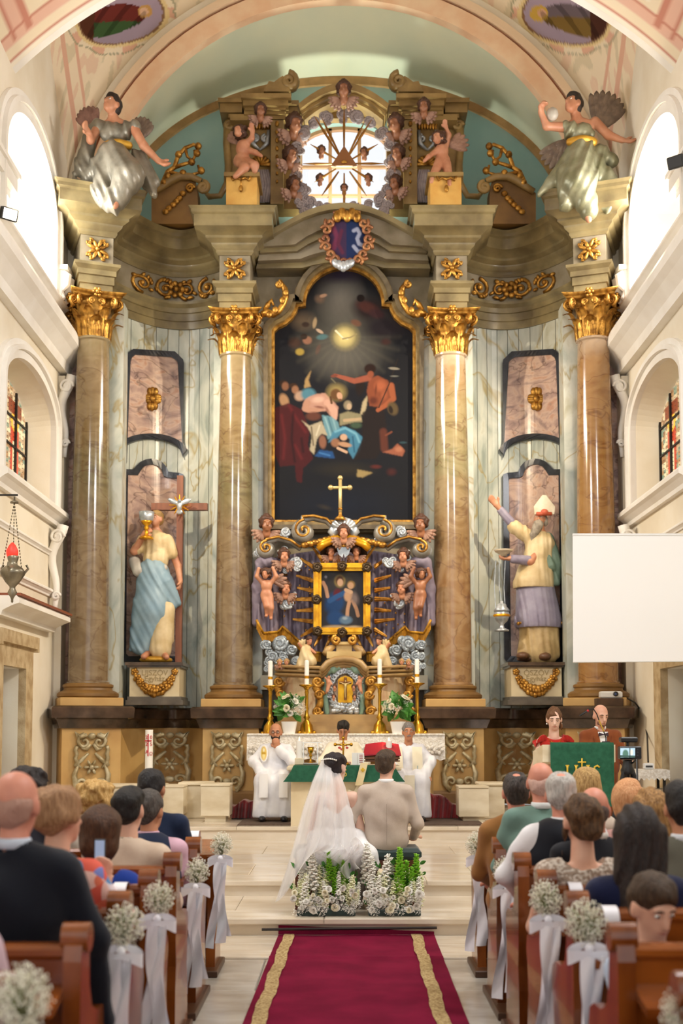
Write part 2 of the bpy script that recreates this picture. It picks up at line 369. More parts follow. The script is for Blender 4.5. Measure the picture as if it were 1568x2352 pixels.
# ---- the sanctuary steps: block + nosing slabs
for i, (ya, yb, z0, z1) in enumerate(((Y_ST1, Y_ST2 + .1, 0, Z1), (Y_ST2, Y_ST3 + .1, Z1, Z2), (Y_ST3, 20.5, Z2, Z3))):
    st = MB().box(-WX - .3, WX + .3, ya, 20.6, z0 - .05, z1 - .032).build('trim_%d' % (i + 1), M_step)
    props(st, ['lowest limestone step at the end of the red carpet', 'middle limestone step under the kneeling benches', 'top limestone step of the altar platform'][i], 'step', kind='structure')
    wid = (1.35, 1.05, .9)[i]; q = -WX - .3 + (.4, .1, .6)[i] - wid
    me = mesh('slab', *(lambda b: (b.v, b.f))(MB().bbox(0, 1, 0, 1, -.045, 0, .006))); me.materials.append(M_step)
    while q < WX:
        yy = ya - .03; rows = [(yy, .42)] + ([(yy + .424, yb - ya - .42)] if i == 0 else [(yy + .424 + k * .9, .895) for k in range(4)])
        for k, (y0, d) in enumerate(rows):
            o = bpy.data.objects.new('slab', me); COL.objects.link(o); o.parent = st; o.location = (q + (k % 2) * wid * .45, y0, z1); o.scale = (wid - .004, d, 1)
        q += wid
# ---- side walls with window and door openings
def wall_cols(mb, a0, a1, z0, z1, hole=None, dep=.5, nseg=24):
    """wall face in the (a, z) plane with one optional opening (centre, half width, sill, spring, rise); y = depth into the wall is -y"""
    if hole is None: return mb.add([(a0, 0, z0), (a1, 0, z0), (a1, 0, z1), (a0, 0, z1)], [(0, 1, 2, 3)])
    c, h, zs, zp, ri = hole[:5]; spl = hole[5] if len(hole) > 5 else 0.
    wall_cols(mb, a0, c - h, z0, z1); wall_cols(mb, c + h, a1, z0, z1)
    if zs > z0: wall_cols(mb, c - h, c + h, z0, zs)
    pts = [(c - h * math.cos(pi * i / nseg), zp + ri * math.sin(pi * i / nseg)) for i in range(nseg + 1)]
    for (x0, y0), (x1, y1) in zip(pts, pts[1:]): mb.add([(x0, 0, y0), (x1, 0, y1), (x1, 0, z1), (x0, 0, z1)], [(0, 1, 2, 3)])
    out = [(c - h, zs)] + pts + [(c + h, zs)]
    ins = [(c + (x - c) * (1 - spl), zs + (z - zs) * (1 - spl * .6)) for x, z in out]
    m = len(out)
    mb.add([(x, 0, z) for x, z in out] + [(x, -dep, z) for x, z in ins], [(j, (j + 1) % m, m + (j + 1) % m, m + j) for j in range(m)])
    return mb
def onwall(mb, side):
    for i, v in enumerate(mb.v): mb.v[i] = Vector((side * (WX - v.y), v.x, v.z))
    return mb
W_UP = (15.65, 1.3, 7.98, 9.0, .85, .0); W_LOW = (15.75, 1.28, 4.85, 6.0, .55, .1); W_DOOR = (15.05, .52, Z3, 2.42, .0, .0)
CORN = lambda z, d, h: [(0, z), (d * .35, z), (d * .4, z + h * .25), (d * .75, z + h * .5), (d, z + h * .62), (d, z + h * .85), (d * .9, z + h), (0, z + h)]
glassV = vcmat('stained glass', .3, .55)  # backlight put into the glass as emission, tinted by the pane colours
for side, nm in ((-1, 'left'), (1, 'right')):
    m = MB(); Y0, Y1 = 8.5, 18.4
    wall_cols(m, Y0, Y1, -.1, 3.3, W_DOOR, .35); wall_cols(m, Y0, Y1, 3.3, 7.0, W_LOW, .35); wall_cols(m, Y0, Y1, 7.0, 7.9, None); wall_cols(m, Y0, Y1, 7.9, 13.6, W_UP, .9)
    w = onwall(m, side).build('wall_' + nm, M_cream); props(w, '%s side wall of the sanctuary, cream plaster with stucco mouldings' % nm, 'wall', kind='structure')
    # mouldings of the wall, each a part
    for nme, y0, y1, z, d, h, mm in (('gallery_sill', 13.0, 17.55, 7.9, .12, .14, M_white), ('main_cornice', 12.0, 17.75, 7.0, .34, .55, M_white), ('upper_string_course', 12.0, 17.55, 7.6, .1, .1, M_white),
                                     ('lower_window_sill', 14.2, 17.45, 4.62, .2, .22, M_white), ('dado_cornice', 14.3, 17.0, 3.02, .34, .24, M_white), ('panel_moulding', 14.3, 17.2, 4.15, .06, .08, M_white), ('panel_moulding', 14.3, 17.2, 3.55, .08, .1, M_white)):
        b = MB().add([], []); pr = CORN(z, d, h); b.rings([[(y0, p[0], p[1]) for p in pr], [(y1, p[0], p[1]) for p in pr]]); onwall(b, side).build(nme, mm, w)
    b = MB().box(14.3, 17.03, 0, .36, 3.26, 3.29); onwall(b, side).build('ledge_top', mat('red brown ledge paint', '#8a4a2c', .5), w)
    for hole, d, bw, nme in ((W_UP, .07, .3, 'upper_window_archivolt'), (W_LOW, .08, .26, 'lower_window_archivolt')):
        c, h, zs, zp, ri = hole[:5]
        for k, (i0, i1, dd) in enumerate(((0, bw * .45, d), (bw * .45, bw * .7, d * 1.6), (bw * .7, bw, d * .8))):
            ol = [(c - h - i1, zs)] + [(c - (h + i1) * math.cos(pi * i / 24), zp + (ri + i1) * math.sin(pi * i / 24)) for i in range(25)] + [(c + h + i1, zs)]
            il = [(c - h - i0, zs)] + [(c - (h + i0) * math.cos(pi * i / 24), zp + (ri + i0) * math.sin(pi * i / 24)) for i in range(25)] + [(c + h + i0, zs)]
            b = MB().band(ol, il, 0, dd, closed=False); onwall(b, side).build(nme, M_white, w)
    # corbel brackets at the far jambs
    for yy, zz, mm in ((17.15, 8.25, M_white), (17.35, 8.25, M_white)):
        b = MB()
        b.tube([(yy, .1, zz + .2), (yy, .17, zz + .12), (yy, .15, zz), (yy, .08, zz - .1), (yy, .11, zz - .2), (yy, .05, zz - .26)], [.05, .075, .07, .045, .05, .03], 8); b.box(yy - .1, yy + .1, 0, .2, zz + .2, zz + .27)
        onwall(b, side).build('corbel', mm, w, smooth='auto')
    # scroll consoles below the main cornice and by the sill
    for yy, za, zb in ((17.45, 6.95, 5.7), (17.05, 4.6, 3.35)):
        b = MB(); hh = za - zb
        b.tube([(yy, .1 + .1 * math.cos(2.4 * pi * t) * (1 - t), za - hh * t) for t in [i / 14 for i in range(15)]], [.085 - .05 * i / 14 for i in range(15)], 8)
        for cz, r in ((za - .18, .11), (zb + .2, .06)):
            b.tube([(yy - .06, .13 + p[0], cz + p[1]) for p in [(r * (1 - .8 * i / 20) * math.cos(.5 * i), r * (1 - .8 * i / 20) * math.sin(.5 * i)) for i in range(21)]], .022, 6)
        onwall(b, side).build('scroll_console', M_white, w, smooth=True)
    # corner pilaster strip
    b = MB().box(17.45, 17.8, 0, .1, Z3, 6.95); onwall(b, side).build('corner_strip', M_cream, w)
    # upper window: mullions and panes far out in the reveal
    wn = MB().box(14.3, 14.4, -.9, -.82, 7.98, 9.9); c, h, zs, zp, ri = W_UP[:5]
    ol = [(c - h, zs)] + [(c - h * math.cos(pi * i / 20), zp + ri * math.sin(pi * i / 20)) for i in range(21)] + [(c + h, zs)]
    il = [(c + (x - c) * .93, zs + .07 + (z - zs) * .9) for x, z in ol]
    wn = MB().band(ol, il, -.88, -.8); wo = onwall(wn, side).build('window_%d' % (1 if side < 0 else 2), M_white); props(wo, 'upper arched window of the %s wall' % nm, 'window', kind='structure')
    for q in (-.43, .43): onwall(MB().box(c + q - .025, c + q + .025, -.87, -.81, zs + .05, zp + ri * .93), side).build('mullion', M_white, wo)
    for q in (8.6, 9.2): onwall(MB().box(c - h, c + h, -.865, -.815, q - .02, q + .02), side).build('glazing_bar', M_white, wo)
    for q in range(3):
        x0 = c - h * .94 + q * h * .627; onwall(MB().box(x0, x0 + h * .62, -.85, -.845, zs + .05, zp + ri * (.6 if q != 1 else .95)), side).build('pane', glassmat('clear glass', (.97, .98, 1)), wo)
    # lower window: stained glass painted cell by cell, iron bars
    c, h, zs, zp, ri = W_LOW[:5]; sp = .9; gw, gz0 = h * sp, zs; gz1 = zs + (zp + ri - zs) * .94
    nu, nv = 60, 110; V = []; cols = []; rr = random.Random(3 if side < 0 else 4); pal = [C(x) for x in ('#b59a78', '#8e6a4a', '#c8b894', '#7f8f7a', '#a8835c', '#d8cba6')]
    cell = {(i, j): pal[rr.randrange(6)] for i in range(16) for j in range(30)}
    for j in range(nv + 1):
        for i in range(nu + 1):
            u = -1 + 2 * i / nu; z = gz0 + (gz1 - gz0) * j / nv; V.append((c + u * gw, -.33, z)); t = (z - gz0) / (gz1 - gz0)
            k = cell[(int((u + 1) * 7.9), int(t * 29))]; k = [a * .9 for a in k]
            for fc in (-.5, .5):                           # two standing figures
                d = abs(u - fc)
                if .08 < t < .62 and d < .20 - .1 * abs(t - .3): k = C('#1f5a6b') if fc < 0 else C('#b0432c')
                if .1 < t < .5 and d < .07: k = C('#5a2f6a') if fc < 0 else C('#d8c9a0')
                if (d / .1) ** 2 + ((t - .68) / .05) ** 2 < 1: k = C('#d6a888')
                if 1 < (d / .1) ** 2 + ((t - .68) / .05) ** 2 < 3: k = C('#e2b040')
                if .74 < t < .86 and d < .3: k = C('#7a3a22')
            if abs(u) < .03 or (i % 4 == 0 and j % 4 == 0): k = C('#1c1612')
            if t < .07: k = C('#6b4a2c')
            cols.append(k)
    F_ = []
    for j in range(nv):
        for i in range(nu):
            u = -1 + 2 * (i + .5) / nu; z = gz0 + (gz1 - gz0) * (j + .5) / nv
            if z < gz0 + (zp - zs) * .94 + ri * .94 * math.sqrt(max(0, 1 - u * u)): a = j * (nu + 1) + i; F_.append((a, a + 1, a + nu + 2, a + nu + 1))
    V = [Vector((side * (WX - v[1]), v[0], v[2])) for v in V]
    wo = thing('window_%d' % (3 if side < 0 else 4), 'arched stained glass window with standing saints in the %s wall' % nm, 'window', (side * (WX + .33), c, zs), kind='structure')
    link('stained_glass', mesh('stained_glass', V, F_, False, cols), glassV, wo)
    M_lead = mat('lead', '#201a16', .6)
    for q in (-.98, -.5, 0, .5, .98): onwall(MB().box(c + q * gw - .02, c + q * gw + .02, -.36, -.3, gz0, gz1 - .38 * abs(q) ** 2), side).build('iron_bar', M_lead, wo)
    for q in (.2, .45, .7): onwall(MB().box(c - gw, c + gw, -.355, -.305, gz0 + (gz1 - gz0) * q - .012, gz0 + (gz1 - gz0) * q + .012), side).build('iron_bar', M_lead, wo)
    # door with stone surround
    d = thing('door_%d' % (1 if side < 0 else 2), 'brown wooden sacristy door in the %s wall with stone surround' % nm, 'door', (side * WX, 15.05, Z3), kind='structure')
    M_dw = mat('dark walnut', '#4a2f1e', .4, col2='#35200f', scale=3, stretch=(4, 4, .6))
    b = MB().band([(14.3, Z3), (14.3, 2.72), (15.92, 2.72), (15.92, Z3)], [(14.53, Z3), (14.53, 2.42), (15.57, 2.42), (15.57, Z3)], 0, .1, closed=False); onwall(b, side).build('surround', M_stone, d)
    b = MB().band([(14.22, 2.66), (14.22, 2.86), (16.0, 2.86), (16.0, 2.66)], [(14.3, 2.66), (14.3, 2.7), (15.92, 2.7), (15.92, 2.66)], 0, .16, closed=False); onwall(b, side).build('lintel_cornice', M_stone, d)
    b = MB().box(14.53, 15.57, -.3, -.24, Z3, 2.42); onwall(b, side).build('leaf', M_dw, d)
    for q in (14.6, 15.12): onwall(MB().box(q + .1, q + .3, -.24, -.215, 1.2, 2.2), side).build('pane', mat('frosted pane', '#b9d0de', .25, emit='#c6dcec', es=.35), d)
    for q in (14.6, 15.12): onwall(MB().box(q, q + .4, -.24, -.215, Z3 + .15, 1.2), side).build('door_panel', M_dw, d)
# ---- near transverse arch (painted band across the nave)
fa = []
for i in range(61):
    dx = -800 + 1600 * i / 60; py = 950 - math.sqrt(1097 ** 2 - dx * dx); p = P(788 + dx, py, Y_FRONT); fa.append((p.x, p.z))
e0 = fa[0]; fa = [(-4.9, e0[1] - 1.0), (-4.6, e0[1] - .4)] + fa + [(4.6, e0[1] - .4), (4.9, e0[1] - 1.0)]
def fa_z(x):
    for (x0, z0), (x1, z1) in zip(fa, fa[1:]):
        if x0 <= x <= x1: return z0 + (z1 - z0) * (x - x0) / (x1 - x0)
    return fa[0][1]
nu, nv = 240, 70; V = []; cols = []; YA = 11.6
pk, cr, wh, ro, gd = [np.array(C(x)) for x in ('#e3b9a4', '#ecdcc0', '#f3ead8', '#c98b78', '#d8b98a')]
for j in range(nv + 1):
    t = j / nv                                   # 0 at the far rim, towards the camera
    for i in range(nu + 1):
        x = -4.9 + 9.8 * i / nu; z = fa_z(x); V.append((x, Y_FRONT - (Y_FRONT - YA) * t, z + .18 * t))
        yy = (Y_FRONT - YA) * t; s = x * 1.08
        if yy < .1: k = wh
        elif yy < .16: k = ro
        elif yy < .34: k = cr
        elif yy < .40: k = pk
        else:
            ph = (s % 2.2) / 2.2; q = yy - .42; w = abs(ph - .5) * 2.2
            k = cr if (w < 1.0 and .12 < q < 2.2) else pk
            if abs(w - 1.0) < .03 or abs(q - .12) < .03: k = ro
            if w < .85 and q > .25:
                v = math.sin(9 * s + 3 * math.sin(7 * yy)) * math.sin(8 * yy + 2.5 * math.sin(6 * s)) + .35 * math.sin(21 * s) * math.sin(19 * yy)
                if v > .45: k = ro * .55 + cr * .45
                elif v > .3: k = gd
                elif v < -.55: k = wh
        cols.append(k)
F_ = [(j * (nu + 1) + i, (j + 1) * (nu + 1) + i, (j + 1) * (nu + 1) + i + 1, j * (nu + 1) + i + 1) for j in range(nv) for i in range(nu)]
ar = link('ceiling', mesh('ceiling', V, F_, True, cols), vcmat('fresco', .85)); props(ar, 'painted soffit of the transverse arch in front of the sanctuary', 'ceiling', kind='structure')
b = MB().band([(-5.2, 15)] + [(x, 15 + .001 * i) for i, (x, z) in enumerate(fa)] + [(5.2, 15)], [(-5.2, fa[0][1])] + fa + [(5.2, fa[-1][1])], Y_FRONT - .02, Y_FRONT + .12, closed=False); b.build('arch_rim', M_white, ar)
MB().box(-6, 6, YA - .1, YA + .1, fa_z(0) + .3, 15).build('arch_spandrel', M_cream, ar)
# ---- nave walls and ceiling behind and beside the photographer
for s, nm in ((-1, 'left'), (1, 'right')): props(MB().box(*sorted((s * WX, s * 4.6)), -5, 8.52, -.1, 11.4).build('wall_nave_' + nm, M_white), 'plain %s wall of the nave beside the pews' % nm, 'wall', kind='structure')
props(MB().grid(lambda u, v: (WX * math.cos(pi * u) * 1.02, -5 + 16.7 * v, 9. + 2.6 * math.sin(pi * u)), 32, 4).build('ceiling', M_white, smooth=True), 'cream nave vault above the pews', 'ceiling', kind='structure')
# ---- sanctuary vault with painted pendentives
ARC_C = P(788, 546, Y_ARCH); ARC_R = (P(788 + 560, 546, Y_ARCH).x, P(788 + 602, 546, Y_ARCH).x, P(788 + 640, 546, Y_ARCH).x)
side_c = [PX(px, py, -WX) for px, py in ((152, 440), (140, 370), (125, 270), (112, 170), (102, 95))]
sc_y = [p.y for p in side_c]; sc_z = [p.z for p in side_c]; sc_y = [18.0] + sc_y + [15.9, 14.9]; sc_z = [ARC_C.z - .1] + sc_z + [sc_z[-1] + .5, sc_z[-1] + .62]
def side_z(y): return float(np.interp(y, sc_y[::-1], sc_z[::-1]))
def vault_z(x, y): return side_z(y) + (ARC_R[2] - .15) * math.sqrt(max(0, 1 - (x / 4.33) ** 2))
def on_vault(px, py):
    d = ray(px, py)
    for k in range(900):
        t = 13 + k * .008; q = d * t
        if q.z + CAM_H > vault_z(max(-4.3, min(4.3, q.x)), q.y): break
    return np.array((q.x, q.y))
_yt = np.linspace(14.8, 17.98, 400); _wt = np.concatenate([[0], np.cumsum(np.hypot(np.diff(_yt), np.diff([side_z(q) for q in _yt])))])
def flat(x, y): return np.array((math.acos(max(-1, min(1, -x / 4.33))) * 4.0, float(np.interp(y, _yt, _wt))))
ovals = []
for sg in (-1, 1):
    f = (lambda x: x) if sg < 0 else (lambda x: 1576 - x)
    c = flat(*on_vault(f(268), 30)); a = flat(*on_vault(f(372), 36)) - c; bb = flat(*on_vault(f(262), 98)) - c; ovals.append((c, np.linalg.inv(np.stack([a, bb], 1)), sg))
nu, nv = 420, 170; V = []; cols = []
mv, cr2, pk2, yl, gr = [np.array(C(x)) for x in ('#a897a8', '#f2e0c2', '#e2b49a', '#e6cf98', '#bdb490')]
rr = random.Random(5); frk = [(rr.uniform(-4, -2.5), rr.uniform(15, 17.9)) for _ in range(10)]
for j in range(nv + 1):
    for i in range(nu + 1):
        x = -WX * math.cos(pi * i / nu); y = 14.8 + 3.15 * (1 - (1 - j / nv) ** 1.5); V.append((x, y, vault_z(x, y)))
        fxy = flat(x, y); k = cr2; v = math.sin(11 * x + 3 * math.sin(6 * y)) * math.sin(9 * y + 3 * math.sin(7 * x)) + .4 * math.sin(25 * x + 5 * y) * math.sin(23 * y)
        if v > .55: k = cr2 * .55 + pk2 * .45
        elif v < -.6: k = cr2 * .6 + gr * .4
        e = min(abs(abs(x) - WX), 9)
        if .10 < e < .14 or .24 < e < .27: k = pk2
        for c, Mi, sg in ovals:
            u, w = Mi @ (fxy - c); r2 = u * u + w * w
            th = math.atan2(w, u); fr = 1.35 + .12 * math.sin(5 * th) + .06 * math.sin(11 * th)
            if r2 < 1:
                k = mv * (1 - .12 * w)
                body = ((u + .12) / .78) ** 2 + ((w - .18 + .25 * u) / .5) ** 2
                if sg < 0:
                    if body < 1: k = np.array(C('#6e2f28')) if w < .25 else np.array(C('#3f5a34'))
                    if u < -.55 and w > -.35: k = np.array(C('#55301f'))
                    if ((u - .62) / .16) ** 2 + ((w + .12) / .22) ** 2 < 1: k = np.array(C('#c79a5a'))
                    if ((u - .60) / .1) ** 2 + ((w + .10) / .13) ** 2 < 1: k = np.array(C('#d9b294'))
                else:
                    if body < 1: k = np.array(C('#7d6433')) if w > .1 else np.array(C('#6f6268'))
                    if u < -.5 and w > -.4: k = np.array(C('#4b2c22'))
                    if ((u - .68) / .2) ** 2 + ((w + .05) / .28) ** 2 < 1: k = np.array(C('#c9a44a'))
                    if ((u - .62) / .1) ** 2 + ((w + .05) / .15) ** 2 < 1: k = np.array(C('#d0a287'))
                if body < 1 and math.sin(13 * u + 6 * w) > .55: k = k * .6
            elif r2 < 1.10: k = np.array(C('#8d6b4e'))
            elif r2 < 1.3: k = yl
            elif r2 < fr * 1.25: k = np.array(C('#efe0c4')) if math.sin(9 * th) > -.2 else pk2
            elif r2 < fr * 1.33: k = gr * .8
        cols.append(k)
F_ = [(j * (nu + 1) + i, (j + 1) * (nu + 1) + i, (j + 1) * (nu + 1) + i + 1, j * (nu + 1) + i + 1) for j in range(nv) for i in range(nu)]
o = link('ceiling', mesh('ceiling', V, F_, True, cols), vcmat('fresco', .85)); props(o, 'frescoed sanctuary vault with two oval saint paintings', 'ceiling', kind='structure')
# ---- chancel arch: rib and spandrel wall, then the apse barrel and the back wall
def half(r, n=48, c=ARC_C): return circ(c.x, c.z, r, 0, pi, n)
wb = MB().band([(4.6, ARC_C.z)] + [(x * 1.0, 14.2) for x, z in half(ARC_R[2])] + [(-4.6, ARC_C.z)], [(ARC_R[2], ARC_C.z)] + half(ARC_R[2]) + [(-ARC_R[2], ARC_C.z)], Y_ARCH, Y_ARCH + .2, closed=False)
for s in (-1, 1): wb.box(min(s * ARC_R[0], s * 4.6), max(s * ARC_R[0], s * 4.6), Y_ARCH, Y_ARCH + .2, Z3, ARC_C.z)
sp = wb.build('wall_chancel', M_cream); props(sp, 'chancel arch wall between vault and apse', 'wall', kind='structure')
M_rib = mat('salmon pink rib paint', '#f2d3ae', .8, col2='#eabf98', scale=3)
for r0, r1, d, mm in ((ARC_R[0], ARC_R[1], .12, M_rib), (ARC_R[1], ARC_R[1] + .05, .06, mat('russet line', '#a9684a', .8)), (ARC_R[1] + .05, ARC_R[1] + .16, .16, mat('pale peach', '#ecd0ad', .8)), (ARC_R[1] + .16, ARC_R[2] + .03, .10, M_cream)):
    MB().band(half(r1), half(r0), Y_ARCH - d, Y_ARCH + .05, closed=False).build('arch_rib', mm, sp, smooth='auto')
bk_c = P(788, 508, Y_BACK); bk_a, bk_b = P(1308, 508, Y_BACK).x, Zp(180, Y_BACK) - bk_c.z
def barrel(u, v):
    a = pi * u; r = ARC_R[0] + .04; c, s = math.cos(a), math.sin(a); return (c * (r + (bk_a - r) * v), Y_ARCH + (Y_BACK - Y_ARCH) * v, ARC_C.z + (bk_c.z - ARC_C.z) * v + s * (r + (bk_b - r) * v))
bar = MB().grid(barrel, 64, 10)
bo = bar.build('ceiling', M_sage, smooth=True); props(bo, 'sage green barrel vault over the high altar', 'ceiling', kind='structure')
bw = MB(); wx0, wx1 = Xp(688, 400, Y_BACK), Xp(892, 400, Y_BACK); wz0, wz1, wri = Zp(486, Y_BACK), Zp(330, Y_BACK), Zp(282, Y_BACK) - Zp(330, Y_BACK)
wc, wh_ = (wx0 + wx1) / 2, (wx1 - wx0) / 2
wall_cols(bw, -4.2, 4.2, Z3, ARC_C.z + ARC_R[0] + .1, (wc, wh_, wz0, wz1, wri), .25)
for i, v in enumerate(bw.v): bw.v[i] = Vector((v.x, Y_BACK - v.y, v.z))
bko = bw.build('wall_back', M_sage2); props(bko, 'blue green back wall of the apse with window', 'wall', kind='structure')
bl = lambda d: circ(0, bk_c.z, bk_a - d, 0, pi, 48, bk_b - d)
MB().band(bl(-.01), bl(.13), Y_BACK - .06, Y_BACK + .02, closed=False).build('border_band', mat('ochre border paint', '#b98f5c', .8, col2='#9a7748', scale=4), bko)
for s in (-1, 1): MB().box(min(s * ARC_R[0], s * (ARC_R[0] + .2)), max(s * ARC_R[0], s * (ARC_R[0] + .2)), Y_ARCH + .2, Y_BACK, Z3, ARC_C.z).build('wall_apse_%s' % ('left' if s < 0 else 'right'), M_sage2)['kind'] = 'structure'
M_mull = mat('ochre window wood', '#b98a62', .6)
ol = [(wx0, wz0)] + [(wc - wh_ * math.cos(pi * i / 20), wz1 + wri * math.sin(pi * i / 20)) for i in range(21)] + [(wx1, wz0)]
il = [(wc + (x - wc) * .95, wz0 + .05 + (z - wz0) * .93) for x, z in ol]
wo = MB().band(ol, il, Y_BACK + .12, Y_BACK + .2).build('window_5', M_mull); props(wo, 'bright arched window behind the gilded sunburst', 'window', kind='structure')
for px in (758, 825): x = Xp(px, 400, Y_BACK + .15); MB().box(x - .03, x + .03, Y_BACK + .12, Y_BACK + .19, wz0, wz1 + wri * .9).build('mullion', M_mull, wo)
for py in (384, 450): z = Zp(py, Y_BACK + .15); MB().box(wx0, wx1, Y_BACK + .125, Y_BACK + .185, z - .022, z + .022).build('glazing_bar', M_mull, wo)
for a, b_x in ((690, 755), (761, 822), (828, 890)):
    for c, d_y in ((482, 452), (448, 386), (382, 300 if a == 761 else 318)):
        MB().box(Xp(a, 400, Y_BACK + .15), Xp(b_x, 400, Y_BACK + .15), Y_BACK + .15, Y_BACK + .155, Zp(c, Y_BACK + .15), Zp(d_y, Y_BACK + .15)).build('pane', glassmat('clear glass', (.97, .98, 1)), wo)
# ================================================================== HIGH ALTAR: stones and gilding
M_gold = mat('gilding', '#cf9a44', .36, .7, col2='#7d5218', scale=11, bump=.25, bscale=45)
M_goldb = mat('bright gold leaf', '#f0b62a', .28, .7, col2='#c8871a', scale=7)
M_goldp = mat('painted gold fringe', '#dba32a', .5, .15, col2='#a8741a', scale=14)
M_silver = mat('silvered wood', '#c9cdd0', .32, .55, col2='#8e969c', scale=9)
M_olive = mat('olive grey marble', '#8f7f57', .32, col2='#65573a', scale=2.6, detail=8, bump=.06, coat=.2)
M_olive2 = mat('grey frieze marble', '#948872', .35, col2='#75694f', scale=3., detail=8)
M_ochre = mat('ochre marble', '#d0aa6a', .5, col2='#b98f52', scale=1.6, detail=6)
M_ochred = mat('brown ochre marble', '#8f6a36', .5, col2='#6e4f28', scale=2)
M_brown = mat('dark brown marble', '#5a4636', .18, col2='#33281f', scale=4, detail=8, coat=.3)
M_black = mat('black marble', '#20222a', .2, col2='#32343c', scale=6)
M_niche = ramp_mat('pale veined marble', [(.3, '#8f9890'), (.45, '#b4b9ae'), (.58, '#c6c8bc'), (.75, '#a39f84')], 1.1, 2.2, .3, (1.3, 1.3, .7), vein=2.5, vcol='#9a8440', vscale=1.3, vw=.022, vmix=.75)
M_pink = ramp_mat('rose veined marble', [(.28, '#7e6a66'), (.42, '#a88a80'), (.55, '#c4a694'), (.7, '#b58872'), (.8, '#7c7a76')], 1.9, 2.6, .25, (1, 1, 1.5), vein=3., vcol='#4a2f2c', vscale=1.6, vw=.02, vmix=.6)
ZB = [(0, '#94683c'), (.16, '#8c6a40'), (.3, '#9a8660'), (.34, '#8e885e'), (.5, '#9a8a5c'), (.62, '#a07a50'), (.66, '#c8b094'), (.78, '#d6b69c'), (.86, '#9a8e7c'), (1., '#bb968a')]
ZB2 = [(0, '#7a6248'), (.12, '#80694e'), (.3, '#6a6442'), (.42, '#80663a'), (.58, '#8c7250'), (.66, '#94805a'), (.74, '#bca882'), (.85, '#a8987a'), (1., '#a09480')]
M_colA = ramp_mat('rose and amber column marble', [(.3, '#5e4a3a'), (.45, '#8a7658'), (.6, '#a89678'), (.75, '#74664e')], 2.4, 1.2, .14, (1, 1, 1.6), vein=2.5, vcol='#6a4a34', vscale=1.5, vw=.018, zbands=(1.95, 7.6, ZB), coat=.5, vmix=.6)
M_colB = ramp_mat('olive amber column marble', [(.3, '#544434'), (.45, '#7a6a4c'), (.6, '#968668'), (.75, '#645840')], 2.2, 1.4, .14, (1, 1, 1.8), vein=2.5, vcol='#5a4028', vscale=1.5, vw=.018, zbands=(1.95, 7.6, ZB2), coat=.5, vmix=.6)
M_colR = ramp_mat('amber column marble', [(.3, '#6a4a2c'), (.45, '#8e7048'), (.6, '#a8885c'), (.75, '#785e3c')], 2.2, 1.4, .14, (1, 1, 1.6), vein=2.5, vcol='#6a4020', vscale=1.5, vw=.018, zbands=(1.95, 7.6, [(0, '#9c6a34'), (.3, '#a4743a'), (.6, '#a07244'), (.66, '#b8a28c'), (.8, '#a89a8a'), (1, '#9c968a')]), coat=.5, vmix=.6)
OX, IX = P(208, 1200, Y_OUT).x, P(539, 1200, Y_IN).x
A_O = math.radians(20); dO = Vector((math.sin(A_O), -math.cos(A_O))); rO = Vector((math.cos(A_O), math.sin(A_O)))
def plan(hw=.24, fo=.26, fi=.26):
    """left half of the altar plan, wall -> axis: rotated outer block, concave niche, inner block"""
    c = Vector((OX, Y_OUT)); pts = [Vector((-4.27, 18.05)), c - dO * .35 - rO * hw, c + dO * fo - rO * hw, c + dO * fo + rO * hw, c - dO * .22 + rO * hw]
    a = Vector((-3.62 + (hw - .24) * .9, 17.9)); b = Vector((IX - hw - .02, 18.52)); k = Vector((-2.9, 19.35))
    for i in range(15): t = i / 14; pts.append(a * (1 - t) ** 2 + k * 2 * t * (1 - t) + b * t * t)
    pts += [Vector((IX - hw, 18.45)), Vector((IX - hw, Y_IN - fi)), Vector((IX + hw, Y_IN - fi)), Vector((IX + hw, 18.6))]
    return [(p.x, p.y) for p in pts]
def niche_y(x, off=0.):
    a, b, k = Vector((-3.62, 17.9)), Vector((IX - .26, 18.52)), Vector((-2.9, 19.35)); x = -abs(x)
    lo, hi = 0., 1.
    for _ in range(30):
        t = (lo + hi) / 2
        if (a.x * (1 - t) ** 2 + k.x * 2 * t * (1 - t) + b.x * t * t) < x: lo = t
        else: hi = t
    return a.y * (1 - t) ** 2 + k.y * 2 * t * (1 - t) + b.y * t * t - off
def PN(px, py, off=0.):
    """pixel on the concave niche wall"""
    Y = 18.6
    for _ in range(8): p = P(px, py, Y); Y = niche_y(p.x, off)
    return P(px, py, Y)
ZC, ZA, ZF, ZK = Zp(711, 17.9), Zp(648, 17.88), Zp(586, 17.88), Zp(466, 17.4)
ZL = Zp(1622, 17.0)                                       # top of the base ledge
HA = thing('high_altar', 'tall baroque marble and gilt high altar filling the apse', 'altar', (0, 18.6, Z3))
def steps_prof(z0, z1, o): return [(-.2, z0)] + [(a, z0 + (z1 - z0) * b) for a, b in o] + [(-.2, z1)]
arch_p = steps_prof(ZC, ZA, [(0, 0), (0, .28), (.02, .3), (.02, .58), (.045, .6), (.045, .78), (.1, .9), (.1, 1.)])
frz_p = steps_prof(ZA, ZF, [(0, 0), (0, 1)])
corn_p = steps_prof(ZF, ZK, [(.02, 0), (.05, .06), (.05, .12), (.11, .2), (.12, .26), (.2, .34), (.2, .4), (.3, .5), (.36, .54), (.36, .82), (.4, .86), (.4, .94), (.44, 1.)])
for nm, pr, m in (('architrave', arch_p, M_olive), ('frieze', frz_p, M_olive2), ('cornice', corn_p, M_olive)):
    both(MB().sweep(plan(), pr), nm, m, HA, 'auto')
